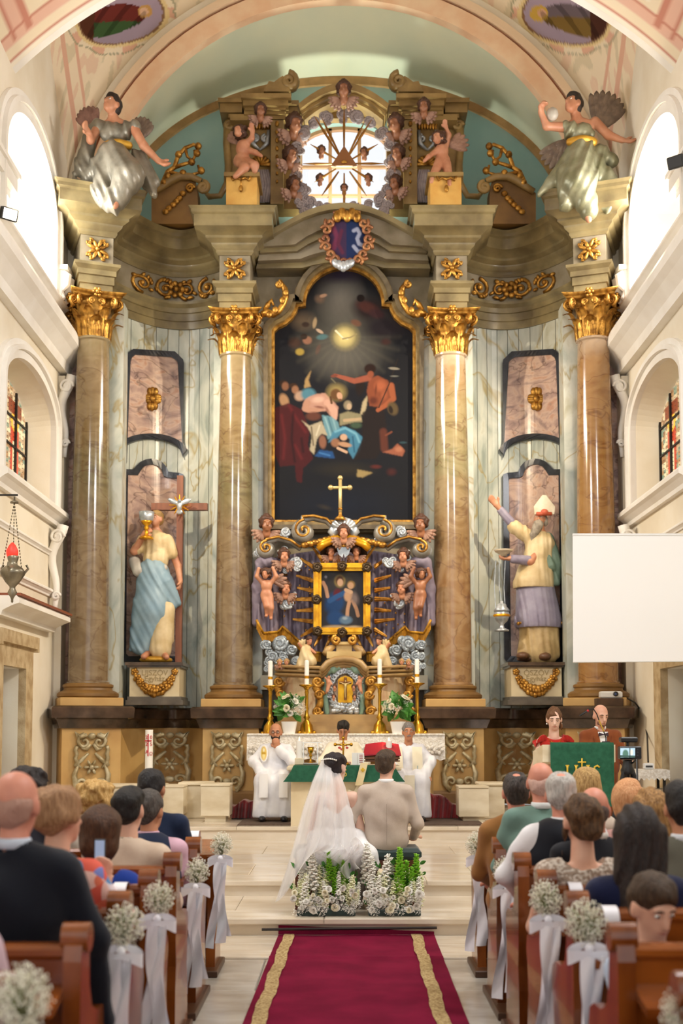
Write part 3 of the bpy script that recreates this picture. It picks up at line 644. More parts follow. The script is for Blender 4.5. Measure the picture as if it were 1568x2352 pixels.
# base: dado, plinth and ledge follow the same plan, wider
zl0 = Zp(1652, 17.0); zd = Zp(1668, 17.0)
pb = plan(.42, .44, .44); pl = plan(.46, .48, .48)
both(MB().sweep(pb, [(-.3, Z3), (0, Z3), (0, zd), (-.3, zd)]), 'dado', M_ochre, HA)
both(MB().sweep(pl, [(-.4, zd - .03), (.0, zd - .03), (.03, zd + .05), (.05, zl0), (.12, zl0 + .02), (.13, ZL - .03), (.1, ZL), (-.5, ZL)]), 'base_ledge', M_brown, HA, 'auto')
both(MB().sweep(pb, [(-.1, Z3), (.06, Z3), (.06, Z3 + .22), (.03, Z3 + .26), (-.1, Z3 + .26)]), 'dado_plinth', M_ochred, HA)
# pilaster strips + plank-like marble slabs of the niche walls
n_sl = 9
for s in (-1, 1):
    for i in range(n_sl):
        x0 = -3.55 + (3.55 + IX - .3) * i / n_sl; x1 = -3.55 + (3.55 + IX - .3) * (i + 1) / n_sl - .008
        q = [(x, niche_y(x) + y) for x, y in ((x0, .03), ((x0 + x1) / 2, .03), (x1, .03), (x1, .13), (x0, .13))]
        q = [(s * abs(x) if s > 0 else x, y) for x, y in q]; q = q if s < 0 else q[::-1]
        MB().rings([[(x, y, z) for x, y in q] for z in (ZL, ZC - .002)]).build('marble_slab', M_niche, HA)
    for x0, x1, y in ((IX - .36, IX - .22, 18.3), (IX + .2, IX + .42, 18.45), (OX + .2, OX + .42, 17.62), (OX - .5, OX - .16, 17.75)):
        MB().box(min(s * -x0, s * -x1), max(s * -x0, s * -x1), y, y + .35, ZL, ZC).build('pilaster', M_pink if x0 < OX else M_niche, HA)
# centre wall behind the big painting
MB().box(IX + .2, -IX - .2, 18.72, 18.85, ZL, Zp(520, 18.7)).build('centre_wall', M_olive2, HA)
# ---- columns: things of their own
def spi(c, r, tn, ax, az, tr, flip=1, n=18): return spiral(c, r, r * .12, -pi / 2 if flip > 0 else -pi / 2, tn * flip, n, ax, az), [tr * (1 - .5 * i / n) for i in range(n + 1)]
CAP_H = ZC - Zp(818, Y_IN)
def acanthus(w, h, out, r0, r1):
    """leaf: grows up the bell, curls outward at the tip; lobed edge"""
    def f(u, v):
        a = (u - .5) * 2; lob = 1 + .16 * math.sin(v * 19); ww = w * (.62 + .5 * math.sin(pi * min(v * 1.05, 1))) * lob * (1 - .55 * max(0, v - .75) / .25)
        rr = r0 + (r1 - r0) * v + out * max(0, v - .55) ** 2 * 5; z = h * (v if v < .85 else .85 + (v - .85) * .1 - (v - .85) ** 2 * 3)
        return (a * ww * .5, -(rr + .02 * (1 - a * a) + .012 * math.cos(a * 7)), z)
    return MB().grid(f, 8, 12)
def make_capital():
    parts = []
    b = MB().lathe([(.232, 0), (.25, .02), (.25, .05), (.235, .06), (.235, CAP_H * .5), (.26, CAP_H * .75), (.31, CAP_H * .88), (.2, CAP_H * .89)], 28); parts.append(('bell', b))
    ab = []
    for z, k in ((CAP_H * .87, .36), (CAP_H * .9, .38), (CAP_H * .93, .38), (CAP_H * .94, .41), (CAP_H * .985, .43), (CAP_H, .43)):
        ring = []
        for q in range(4):
            for i in range(6):
                t = -1 + 2 * i / 6; ss = k * (1 - .2 * (1 - t * t)); p = Vector((t * k, -ss, 0)) if abs(t) < 1 else Vector((t * k * .92, -k, 0))
                p.rotate(Matrix.Rotation(q * pi / 2, 3, 'Z')); ring.append((p.x, p.y, z))
        ab.append(ring)
    parts.append(('abacus', MB().rings(ab)))
    for q in range(8):
        parts.append(('leaf', acanthus(.17, CAP_H * .5, .16, .235, .27).xf(Matrix.Rotation(q * pi / 4, 4, 'Z'))))
    for q in range(8):
        parts.append(('leaf', acanthus(.15, CAP_H * .74, .15, .235, .29).xf(Matrix.Rotation(q * pi / 4 + pi / 8, 4, 'Z'))))
    for q in range(4):
        b = MB(); zc = CAP_H * .77
        for sgn in (-1, 1):
            a = q * pi / 2 + pi / 4; dr = Vector((math.cos(a), math.sin(a), 0)); tn = Vector((-math.sin(a), math.cos(a), 0)) * sgn
            ax = (dr + tn * .35).normalized(); c = dr * .40 + tn * .05 + Vector((0, 0, zc)); p, r = spi(c, .085, 2.1, ax, (0, 0, 1), .026, 1, 22)
            st = [dr * .24 + tn * .12 + Vector((0, 0, CAP_H * .5)), dr * .29 + tn * .1 + Vector((0, 0, CAP_H * .62))]
            b.tube(p, r, 7)
        parts.append(('corner_volute', b))
    for q in range(4):
        b = MB(); a = q * pi / 2; dr = Vector((math.cos(a - pi / 2), math.sin(a - pi / 2), 0)); tn = Vector((-dr.y, dr.x, 0))
        for sgn in (-1, 1): p, r = spi(dr * .335 + tn * sgn * .065 + Vector((0, 0, CAP_H * .77)), .055, 1.8, tn * sgn, (0, 0, 1), .02, 1, 18); b.tube(p, r, 6)
        for i in range(6): an = 2 * pi * i / 6; b.sphere(dr * .37 + tn * (.05 * math.cos(an)) + Vector((0, 0, CAP_H * .95 + .05 * math.sin(an))), .03, 6, 5)
        b.sphere(dr * .39 + Vector((0, 0, CAP_H * .95)), .035, 6, 5); parts.append(('flower_and_helix', b))
    return [(n, mesh(n, b.v, b.f, True)) for n, b in parts]
CAP = make_capital()
for n, me in CAP: me.materials.append(M_gold)
zs0, zs1 = ZL + .33, ZC - CAP_H
for (x, y, rz, m, lab) in ((OX, Y_OUT, A_O, M_colB, 'marble column beside the left wall, farthest left'), (IX, Y_IN, 0, M_colB, 'marble column between the woman statue and the big painting'),
                           (-IX, Y_IN, 0, M_colA, 'marble column between the big painting and the bishop statue'), (-OX, Y_OUT, -A_O, M_colR, 'marble column partly behind the white projection screen')):
    t = thing('marble_column', lab + ', with gilt Corinthian capital', 'column', (x, y, ZL), rz, 'four columns of the high altar'); hS = zs1 - zs0
    R0, R1 = .298, .237
    prof = [(R0 + .02, -.02), (R0 + .02, .03), (R0, .05)] + [(R0 - (R0 - R1) * (k / 10) ** 1.6, .05 + (hS - .1) * k / 10) for k in range(11)] + [(R1 + .02, hS - .03), (R1 + .02, hS)]
    MB().lathe([(r, z + .33) for r, z in prof], 40).build('shaft', m, t, world=False, smooth='auto')
    MB().lathe([(.3, .12), (.42, .12), (.45, .15), (.45, .19), (.41, .22), (.36, .24), (.35, .27), (.37, .29), (.37, .32), (.33, .34), (.3, .34)], 36).build('base', M_ochred, t, world=False, smooth='auto')
    MB().bbox(-.45, .45, -.45, .45, 0, .125, .01).build('plinth', M_ochre, t, world=False)
    cp = None
    for n, me in CAP:
        o = link(n if n != 'bell' else 'capital', me, None, cp or t, world=False)
        if cp is None: cp = o; o.location = (0, 0, zs1 - ZL); o['label'] = 'gilt Corinthian capital'
    # half capital and shaft of the pilaster behind the column
    sg = -1 if x < 0 else 1
    MB().box(-.17, .17, .3, .5, 0, zs1 - ZL - .1).build('rear_pilaster', m, t, world=False)
    b = MB().box(-.2, .2, .27, .5, zs1 - ZL - .1, zs1 - ZL - .05).box(-.17, .17, .29, .5, zs1 - ZL - .05, zs1 - ZL + .5)
    for sx in (-1, 1):
        p, r = spi((sx * .22, .3, zs1 - ZL + .42), .09, 2, (sx, 0, 0), (0, 0, 1), .03); b.tube(p, r, 6)
        for k in range(2): b.tube([(sx * .12, .28, zs1 - ZL - .05), (sx * (.19 + .05 * k), .24, zs1 - ZL + .15 + .12 * k), (sx * (.27 + .03 * k), .22, zs1 - ZL + .2 + .12 * k)], [.04, .06, .02], 6)
    b.build('pilaster_capital', M_gold, t, world=False, smooth='auto')
# ---- gilt ornaments of the frieze
def rosette(r, n=8):
    b = MB()
    for i in range(n):
        a = 2 * pi * i / n + pi / n; k = 1. if i % 2 else .8
        b.sphere((r * .5 * k * math.cos(a), -.03, r * .5 * k * math.sin(a)), (r * .16, .03, r * .42 * k), 8, 6, Matrix.Rotation(-(a - pi / 2), 3, 'Y'))
    for i in range(4):
        a = pi / 4 + i * pi / 2
        for sg in (-1, 1): b.tube(spiral((r * .8 * math.cos(a + sg * .16), -.02, r * .8 * math.sin(a + sg * .16)), r * .2, r * .04, a, 1.3 * sg, 12), .018, 5)
    return b.sphere((0, -.05, 0), (r * .2, .04, r * .2), 8, 6)
ros = mesh('gilt_rosette', *(lambda b: (b.v, b.f))(rosette(.19)), True); ros.materials.append(M_gold)
for s in (-1, 1):
    zc = (ZA + ZF) / 2
    o = link('gilt_rosette', ros, None, HA, loc=(s * -IX, Y_IN - .27, zc))
    c = Vector((OX, Y_OUT)) + dO * .27; o = link('gilt_rosette', ros, None, HA, loc=(c.x if s < 0 else -c.x, c.y, zc)); o.rotation_euler = (0, 0, A_O if s < 0 else -A_O)
def scroll_frieze(x0, x1, z, h, seed, yf):
    """gilt rinceau that follows the wall yf(x)"""
    r = random.Random(seed); b = MB(); n = 4; w = (x1 - x0) / n
    for i in range(n):
        xc = x0 + w * (i + .5); sg = 1 if i % 2 else -1
        if i == n // 2 and False: continue
        pts = spiral((xc, 0, z), h * .48, h * .07, sg * pi / 2, 1.5 * sg, 22); b.tube([(p.x, yf(p.x) - .03, p.z) for p in pts], [.035 - .02 * k / 22 for k in range(23)], 6)
        for k in range(7):
            a = r.uniform(0, 2 * pi); q = (xc + w * .42 * math.cos(a), z + h * .42 * math.sin(a)); b.sphere((q[0], yf(q[0]) - .04, q[1]), (.05, .03, .03), 7, 5, Matrix.Rotation(a + 1, 3, 'Y'))
        b.sphere((xc, yf(xc) - .05, z), .045, 7, 5)
    xm = (x0 + x1) / 2
    for i in range(7): a = 2 * pi * i / 7; b.sphere((xm + .1 * math.cos(a), yf(xm) - .06, z + .1 * math.sin(a)), (.05, .035, .05), 7, 5)
    return b.sphere((xm, yf(xm) - .09, z), .05, 7, 5)
both(scroll_frieze(-3.4, -2.05, (ZA + ZF) / 2, .34, 4, lambda x: niche_y(x)), 'gilt_rinceau', M_gold, HA, True)
# ---- niche panels: black frames with rose marble fields, gilt flower bosses
def resample(poly, n):
    P_ = [Vector(p) for p in poly]; P_.append(P_[0]); L_ = [0]
    for a, b in zip(P_, P_[1:]): L_.append(L_[-1] + (b - a).length)
    out = []
    for i in range(n):
        d = L_[-1] * i / n; k = max(j for j in range(len(L_)) if L_[j] <= d); k = min(k, len(P_) - 2); t = (d - L_[k]) / max(L_[k + 1] - L_[k], 1e-9); out.append(P_[k].lerp(P_[k + 1], t))
    return out
def inset(poly, d):
    n = len(poly); out = []; ar = sum(poly[i][0] * poly[(i + 1) % n][1] - poly[(i + 1) % n][0] * poly[i][1] for i in range(n)); sg = 1 if ar > 0 else -1
    for i in range(n):
        a, p, b = Vector(poly[i - 1]), Vector(poly[i]), Vector(poly[(i + 1) % n]); d1 = (p - a).normalized(); d2 = (b - p).normalized(); n1 = Vector((-d1.y, d1.x)) * sg; n2 = Vector((-d2.y, d2.x)) * sg
        m = n1 + n2; m = m / max(m.dot(n1), .4); out.append(p + m * d)
    return out
def onniche(poly2, off, thick, m, name, inner=None, mirror=False):
    f = (lambda p: (1576 - p[0], p[1])) if mirror else (lambda p: p)
    a = [PN(*f(p), off) for p in poly2]; b = MB(); n = len(a); bk = [v + Vector((0, thick, 0)) for v in a]
    if inner is None:
        # fan from centre strip: dense triangulation by vertical strips keeps it on the curve
        b.add(a + bk, [tuple(range(n))] + [(i, n + i, n + (i + 1) % n, (i + 1) % n) for i in range(n)])
    else:
        c = [PN(*f(p), off) for p in inner]; d = [v + Vector((0, thick, 0)) for v in c]
        b.add(a + c + bk + d, [q for i in range(n) for j in [(i + 1) % n] for q in ((i, j, n + j, n + i), (i, 2 * n + i, 2 * n + j, j), (n + i, n + j, 3 * n + j, 3 * n + i))])
    return b.build(name, m, HA)
up = [(306, 801), (402, 807), (422, 827), (420, 1051)] + [(346 + 74 * math.cos(a), 1046 - 38 * math.sin(a)) for a in [pi * k / 12 for k in range(1, 12)]] + [(281, 1043), (287, 816)]
lw = [(279, 1077), (309, 1078)] + [(347 - 38 * math.cos(a), 1084 - 31 * math.sin(a)) for a in [pi * k / 12 for k in range(1, 12)]] + [(386, 1084), (421, 1086), (418, 1520), (276, 1520)]
for mir in (False, True):
    for pl_ in (up, lw):
        ins = inset(pl_, 13); no = resample(pl_, 90)
        # matching inner loop: same parameter along the inset polygon
        ni = resample(ins, 90)
        onniche(no, .05, .06, M_black, 'black_marble_frame', ni, mir)
        # field by vertical strips on the curved wall
        xs = [p[0] for p in ins]; x0, x1 = min(xs), max(xs); b = MB(); cols_ = []
        for k in range(25):
            x = x0 + (x1 - x0) * (k / 24) * .998 + .05; ys = []
            for i in range(len(ins)):
                a, c = ins[i], ins[(i + 1) % len(ins)]
                if (a[0] - x) * (c[0] - x) < 0: ys.append(a[1] + (c[1] - a[1]) * (x - a[0]) / (c[0] - a[0]))
            cols_.append((x, min(ys), max(ys)))
        f = (lambda x: 1576 - x) if mir else (lambda x: x)
        for h in range(3):        # three upright slabs joined edge to edge
            bb = MB(); seg = cols_[h * 8:h * 8 + 9]
            v = [PN(f(x), y, .02) for x, y0, y1 in seg for y in (y0, y1)]; bb.add(v, [(2 * i, 2 * i + 1, 2 * i + 3, 2 * i + 2) for i in range(len(seg) - 1)]); bb.build('rose_marble_panel', M_pink, HA)
    c = PN(350 if not mir else 1232, 916, .08); b = MB()
    for i in range(4):
        a = pi / 2 * i + pi / 2; k = .16 if i % 2 == 0 else .11
        for w in (-.4, 0, .4): b.sphere((c.x + k * .75 * math.cos(a + w), c.y, c.z + k * .8 * math.sin(a + w)), (.05, .035, .07), 8, 6, Matrix.Rotation(-(a - pi / 2), 3, 'Y'))
    b.sphere(c, (.06, .05, .06), 8, 6); b.build('gilt_flower_boss', M_gold, HA, smooth=True)
# ---- relief cartouches on the dado
def cartouche(w, h):
    b = MB(); y = -.03
    for s in (-1, 1):
        b.tube(spiral((s * w * .22, y, h * .33), w * .24, .015, pi / 2, -s * 1.2, 16), [.032 - .015 * i / 16 for i in range(17)], 6)
        b.tube(spiral((s * w * .26, y, -h * .30), w * .22, .015, -pi / 2, s * 1.2, 16), [.032 - .015 * i / 16 for i in range(17)], 6)
        b.tube([(s * w * .15, y, h * .44), (s * w * .34, y, h * .40), (s * w * .46, y, h * .47), (s * w * .4, y, h * .36)], [.03, .04, .035, .02], 6)
        b.tube([(s * w * .48, y, h * (.27 - .06 * i)) if i % 2 else (s * w * .44, y - .02, h * (.27 - .06 * i)) for i in range(6)], .03, 6)
        b.tube([(s * w * .4, y, -h * .02), (s * w * .5, y, -h * .16), (s * w * .46, y, -h * .34), (s * w * .3, y, -h * .46)], [.02, .04, .04, .02], 6)
        b.tube([(s * w * .1, y, h * .16), (s * w * .3, y, h * .06), (s * w * .42, y, h * .0), (s * w * .3, y, -h * .06)], [.02, .035, .03, .015], 6)
        b.tube([(s * w * .05, y, h * .3), (s * w * .16, y, h * .22), (s * w * .3, y, h * .24)], [.03, .035, .015], 6)
    for i in range(6): a = 2 * pi * i / 6; b.sphere((w * .14 * math.cos(a), y, w * .14 * math.sin(a) - h * .05), (w * .05, .03, w * .1), 7, 5, Matrix.Rotation(-(a - pi / 2), 3, 'Y'))
    b.sphere((0, y - .02, -h * .05), .04, 7, 5); b.sphere((0, y, h * .42), (.06, .03, .05), 7, 5); b.sphere((0, y, -h * .3), (.07, .03, .05), 7, 5)
    return b
M_relief = mat('silver gilt stucco', '#c6bb9a', .45, .25, col2='#93815a', scale=9)
crt = mesh('relief_cartouche', *(lambda b: (b.v, b.f))(cartouche(.48, .95)), True); crt.materials.append(M_relief)
zc = Zp(1755, 16.9)
for s in (-1, 1):
    c = Vector((OX, Y_OUT)) + dO * .45; o = link('relief_cartouche', crt, None, HA, loc=(c.x if s < 0 else -c.x, c.y, zc)); o.rotation_euler = (0, 0, A_O if s < 0 else -A_O)
    o = link('relief_cartouche', crt, None, HA, loc=(s * -(IX - .05), Y_IN - .45, zc))
    o = link('relief_cartouche', crt, None, HA, loc=(s * 2.72, niche_y(2.72) - .28, zc)); o.scale = (1.25, 1, 1)
# ---- frame and canvas of the big painting
def fx(o): return [(789 + a, b) for a, b in o]
half_in = [(-158, 1196), (-158, 766), (-150, 757), (-132, 748), (-116, 734), (-107, 718), (-104, 709), (-87, 707)] + [(-87 * math.cos(t), 702 - 81 * math.sin(t)) for t in [pi / 2 * k / 10 for k in range(10)]]
inn = half_in + [(0, 621)] + [(-a, b) for a, b in reversed(half_in)]
inn = fx(inn)
Y_PT = 18.6
def toxz(pl, Y): return [(P(a, b, Y).x, P(a, b, Y).z) for a, b in pl]
AP = thing('altar_painting', 'huge dark arched painting of a baptism scene in a moulded gilt frame', 'painting', (0, Y_PT, Zp(1196, Y_PT)))
i_xz = toxz(inn, Y_PT); M_frame = mat('grey gilt frame wood', '#8f7a50', .4, .25, col2='#6b5836', scale=8)
o1 = inset(i_xz, -.045); o2 = inset(i_xz, -.1); o3 = inset(i_xz, -.17); o4 = inset(i_xz, -.2)
for a, b, d, m, nm in ((o1, i_xz, .08, M_gold, 'inner_gilt_fillet'), (o2, o1, .16, M_frame, 'frame_moulding'), (o3, o2, .22, mat('brown frame wood', '#6f6148', .45, col2='#52452f', scale=6), 'frame_moulding'), (o4, o3, .12, M_frame, 'frame_moulding')):
    MB().band([tuple(p) for p in a], [tuple(p) for p in b], Y_PT - d, Y_PT + .1).build(nm, m, AP)
class Paint:
    def __init__(s, x0, x1, y0, y1, nx, ny, base):
        s.x, s.y = np.meshgrid(np.linspace(x0, x1, nx + 1), np.linspace(y0, y1, ny + 1)); s.c = np.zeros(s.x.shape + (3,)) + np.array(C(base)); s.nx, s.ny = nx, ny
    def mix(s, a, col): a = np.clip(a, 0, 1)[..., None]; s.c = s.c * (1 - a) + np.array(C(col)) * a
    def ell(s, cx, cy, rx, ry, col, rot=0, soft=.25, al=1.):
        r = math.radians(rot); dx, dy = s.x - cx, s.y - cy; u = (dx * math.cos(r) + dy * math.sin(r)) / rx; v = (-dx * math.sin(r) + dy * math.cos(r)) / ry
        s.mix(al * (1 - (np.sqrt(u * u + v * v) - 1 + soft) / soft), col); return s
    def st(s, pts, r, col, soft=.3, al=1., r2=None):
        r2 = r if r2 is None else r2; L_ = len(pts) - 1; best = np.full(s.x.shape, 9.)
        for i in range(L_):
            (x0, y0), (x1, y1) = pts[i], pts[i + 1]; dx, dy = x1 - x0, y1 - y0; t = np.clip(((s.x - x0) * dx + (s.y - y0) * dy) / max(dx * dx + dy * dy, 1e-9), 0, 1)
            rr = r + (r2 - r) * (i + t) / L_; best = np.minimum(best, np.hypot(s.x - x0 - t * dx, s.y - y0 - t * dy) / rr)
        s.mix(al * (1 - (best - 1 + soft) / soft), col); return s
    def poly(s, pts, col, al=.95):
        c = np.zeros(s.x.shape, bool); n = len(pts)
        for i in range(n):
            (x0, y0), (x1, y1) = pts[i], pts[(i + 1) % n]
            if y0 != y1: c ^= ((y0 > s.y) != (y1 > s.y)) & (s.x < (x1 - x0) * (s.y - y0) / (y1 - y0) + x0)
        a = c.astype(float)
        for _ in range(2): a[1:-1, 1:-1] = (a[1:-1, 1:-1] * 2 + a[:-2, 1:-1] + a[2:, 1:-1] + a[1:-1, :-2] + a[1:-1, 2:]) / 6
        s.mix(a * al, col); return s
    def obj(s, name, tofn, m, parent, keep=None):
        a, b = s.x / (s.x.max() - s.x.min()), s.y / (s.y.max() - s.y.min()); nz = np.sin(61 * a + 5 * np.sin(23 * b)) * np.sin(53 * b + 4 * np.sin(31 * a)) + .6 * np.sin(140 * a + 60 * b) * np.sin(131 * b - 40 * a); s.c = np.clip(s.c * (1 + .025 * nz)[..., None], 0, 1)
        V = [tofn(a, b) for a, b in zip(s.x.ravel(), s.y.ravel())]; n = s.nx + 1; F_ = []
        for j in range(s.ny):
            for i in range(s.nx):
                if keep is None or keep((s.x[j, i] + s.x[j, i + 1]) / 2, (s.y[j, i] + s.y[j + 1, i]) / 2): a = j * n + i; F_.append((a, a + n, a + n + 1, a + 1))
        return link(name, mesh(name, V, F_, False, s.c.reshape(-1, 3)), m, parent)
def inside(poly):
    n = len(poly)
    def f(x, y):
        c = False
        for i in range(n):
            (x0, y0), (x1, y1) = poly[i], poly[(i + 1) % n]
            if (y0 > y) != (y1 > y) and x < (x1 - x0) * (y - y0) / (y1 - y0) + x0: c = not c
        return c
    return f
p = Paint(5, 886, -526, 1036, 230, 400, '#17181f')            # painted in its own units; (0, 0) lies left of the pouring hand
E, T, G = p.ell, p.st, p.poly
for a in ((450, -100, 330, 330, '#5a5850', 0, 1.), (430, -330, 170, 190, '#716c64', 0, .9), (450, 20, 250, 170, '#605d57', 0, 1.), (430, -470, 210, 60, '#2a2230', 0, .8), (600, -260, 130, 90, '#2a1e20', 10, .6), (690, -150, 160, 90, '#221b22', 0, .6), (590, -275, 90, 42, '#4f2c28', 20, .5), (548, -330, 28, 26, '#1c1210', 0, .3), (520, -180, 40, 24, '#6f4e3e', 20, .4), (645, -235, 60, 34, '#3e2428', 15, .5), (700, -65, 40, 26, '#3e2624', 0, .6), (300, -325, 40, 34, '#755e4e', 10, .7), (322, -345, 28, 13, '#b48e74', -15, .4), (200, -190, 95, 75, '#6c5c4a', 0, .9), (215, -170, 28, 20, '#3a2c26', 0, .4), (270, -180, 15, 40, '#ab9474', 10, .4), (225, -75, 34, 30, '#946a56', 0, .4), (205, -97, 24, 20, '#2c1c18', 0, .3), (315, -95, 42, 20, '#4f7278', -8, .4), (180, -5, 32, 26, '#a68f44', 0, .4), (290, -20, 15, 40, '#5f4a42', 20, .4), (150, -60, 50, 40, '#48332a', 0, .6), (300, -130, 30, 12, '#c0a690', 30, .4)): E(*a)
for a in range(180, 361, 15): T([(455, -95), (455 + 330 * math.cos(math.radians(a)), -95 - 300 * math.sin(math.radians(a)))], 4, '#8d866f', 1., .07, 22)
E(455, -95, 100, 95, '#b5a66c', 0, .8); E(450, -95, 72, 68, '#dccb88', 0, .7); T([(398, -132), (440, -90), (470, -82)], 8, '#f1e8c4', .5, 1, 4); T([(440, -84), (485, -92), (522, -112)], 6, '#9a8c64', .5)
for a in ((80, 186, 34, 26, '#2a1a12'), (92, 203, 26, 32, '#835a44'), (140, 200, 32, 20, '#3a2416'), (152, 224, 26, 30, '#946a50'), (85, 290, 34, 52, '#ab8664', -20), (182, 262, 42, 36, '#b4947e', -20), (232, 252, 55, 46, '#4f7f92')): E(*a, soft=.4)
G([(205, 215), (213, 160), (250, 105), (233, 168), (247, 205)], '#aa8c5e'); G([(30, 335), (110, 305), (192, 345), (240, 470), (228, 560), (262, 640), (200, 700), (192, 790), (160, 780), (150, 680), (60, 690), (28, 610)], '#4a161a')
for q in (((115, 320), (160, 400), (215, 480)), ((70, 380), (90, 520), (80, 640)), ((150, 560), (190, 640))): T(q, 16, '#682024', 1., .8)
for q in (((140, 360), (130, 520), (150, 660)), ((190, 520), (200, 600))): T(q, 14, '#250c12', 1., .8)
G([(245, 262), (290, 248), (335, 246), (380, 290), (412, 330), (406, 402), (380, 402), (342, 352), (300, 356), (240, 342), (195, 348), (198, 310), (215, 280)], '#c09280'); T([(225, 305), (212, 340), (250, 352), (312, 340)], 24, '#b88a74', .35, 1, 17); T([(348, 305), (388, 352), (388, 396)], 28, '#cfa28e', .35, 1, 20); E(290, 285, 50, 26, '#d6ae9a', -10, .6); E(300, 330, 44, 11, '#85584a', 8, .6, .8); E(345, 345, 12, 34, '#8a5c4c', -25, .7, .7); E(262, 385, 56, 32, '#623a2e', 0, .4)
E(402, 240, 76, 66, '#a8945c', 0, .8); E(397, 252, 38, 40, '#664729', 10, .3); E(421, 262, 19, 27, '#cb9f82', -18, .3); E(424, 286, 13, 9, '#704a32', 0, .4); T([(366, 270), (372, 305)], 9, '#5a3e26', .5)
G([(314, 378), (372, 386), (412, 420), (424, 472), (372, 512), (350, 526), (328, 460)], '#6a95a2'); [T(q, 9, c, .9, .8) for q, c in ((((332, 392), (352, 450), (366, 500)), '#93b6bc'), (((382, 405), (400, 470)), '#8aaeb6'), (((352, 395), (378, 480)), '#476f80'))]
G([(188, 408), (240, 442), (312, 414), (348, 502), (312, 490), (284, 522), (266, 616), (240, 590), (254, 500), (225, 450)], '#b6a98f'); T([(250, 450), (262, 560)], 8, '#6f6250', .9); T([(300, 440), (280, 500)], 8, '#d3c8b0', .9); E(318, 540, 27, 50, '#8a5e4a', -5, .4); G([(268, 628), (300, 588), (378, 598), (392, 642)], '#234e86'); T([(300, 606), (360, 622)], 9, '#3f74ae', .9)
G([(350, 545), (380, 480), (440, 445), (510, 470), (562, 512), (545, 592), (505, 648), (470, 590), (484, 525), (430, 492), (385, 535)], '#47809e'); T([(395, 478), (455, 456), (520, 492), (540, 540)], 12, '#74abc0', .8, .9); T([(500, 510), (510, 600)], 9, '#2d5c78', .9); E(445, 512, 26, 24, '#caa488', 0, .35); E(395, 545, 33, 32, '#966a50', 0, .4); E(452, 556, 50, 18, '#bb9070', 10, .4); T([(410, 578), (462, 602)], 11, '#cda88c', .5); E(520, 440, 46, 24, '#3f5240', 0, .5)
E(470, 318, 30, 34, '#8c7f68', 0, .35); E(478, 326, 18, 23, '#bba286', 0, .35); G([(420, 372), (470, 355), (550, 372), (560, 420), (520, 420), (420, 442)], '#8f8668'); T([(450, 410), (545, 402)], 12, '#b89e7c', .5); G([(545, 372), (560, 300), (590, 255), (586, 312), (570, 378)], '#b9a886')
G([(560, 362), (640, 320), (692, 350), (704, 440), (690, 560), (640, 645), (560, 645), (500, 652), (560, 520)], '#211817'); G([(600, 160), (650, 138), (712, 168), (736, 222), (722, 300), (670, 332), (602, 322), (585, 232)], '#8a4a30'); E(668, 200, 48, 46, '#ac6040', -20, .7); E(690, 255, 26, 40, '#a0583a', 0, .7); E(625, 290, 36, 32, '#602f20', 0, .6); E(640, 225, 9, 50, '#6a3624', 5, .8); T([(732, 200), (746, 278), (700, 318), (652, 348)], 24, '#a25a3a', .4, 1, 15); E(545, 202, 34, 72, '#221713', 5, .4)
T([(596, 152), (510, 172), (440, 150), (392, 136)], 24, '#985440', .4, 1, 11); E(388, 140, 26, 12, '#7a4234', -10, .4); T([(372, 158), (395, 182)], 6, '#6a6450', .6); E(605, 98, 42, 36, '#27150f', 0, .3); E(608, 132, 23, 26, '#8e4e36', 10, .35); E(742, 338, 38, 50, '#5f4f34', -20, .35); E(730, 345, 16, 30, '#261c16', -15, .4); T([(772, 40), (720, 190), (658, 332)], 4.5, '#2a211c', .5); E(750, 96, 40, 10, '#8f897c', 5, .4); E(752, 142, 32, 6, '#6a6a64', 0, .4)
T([(685, 480), (692, 580)], 30, '#5f3226', .5); T([(735, 480), (700, 500)], 8, '#7a4432', .6); G([(680, 602), (735, 585), (772, 550), (818, 592), (800, 628)], '#a4624a'); E(780, 585, 30, 22, '#ba7a5e', 0, .6); E(805, 544, 30, 9, '#2f4a54', 0, .5); E(450, 705, 230, 60, '#2b2721', 0, .8); E(640, 690, 44, 16, '#5c2622', 0, .7); E(735, 722, 40, 30, '#48201f', 0, .7); G([(528, 706), (622, 726), (560, 756), (524, 750)], '#a48e5e'); E(440, 930, 440, 150, '#191f2e', 0, 1.); E(330, 935, 60, 20, '#38332e', 15, .9)
p.c = p.c * .64
p.x = 620 + p.x * .3795; p.y = 810 + p.y * .3795
ins_f = inside(inset([tuple(q) for q in inn], -3))
p.obj('canvas', lambda a, b: P(a, b, Y_PT + .02), vcmat('oil paint', .45, 0, .05), AP, ins_f)
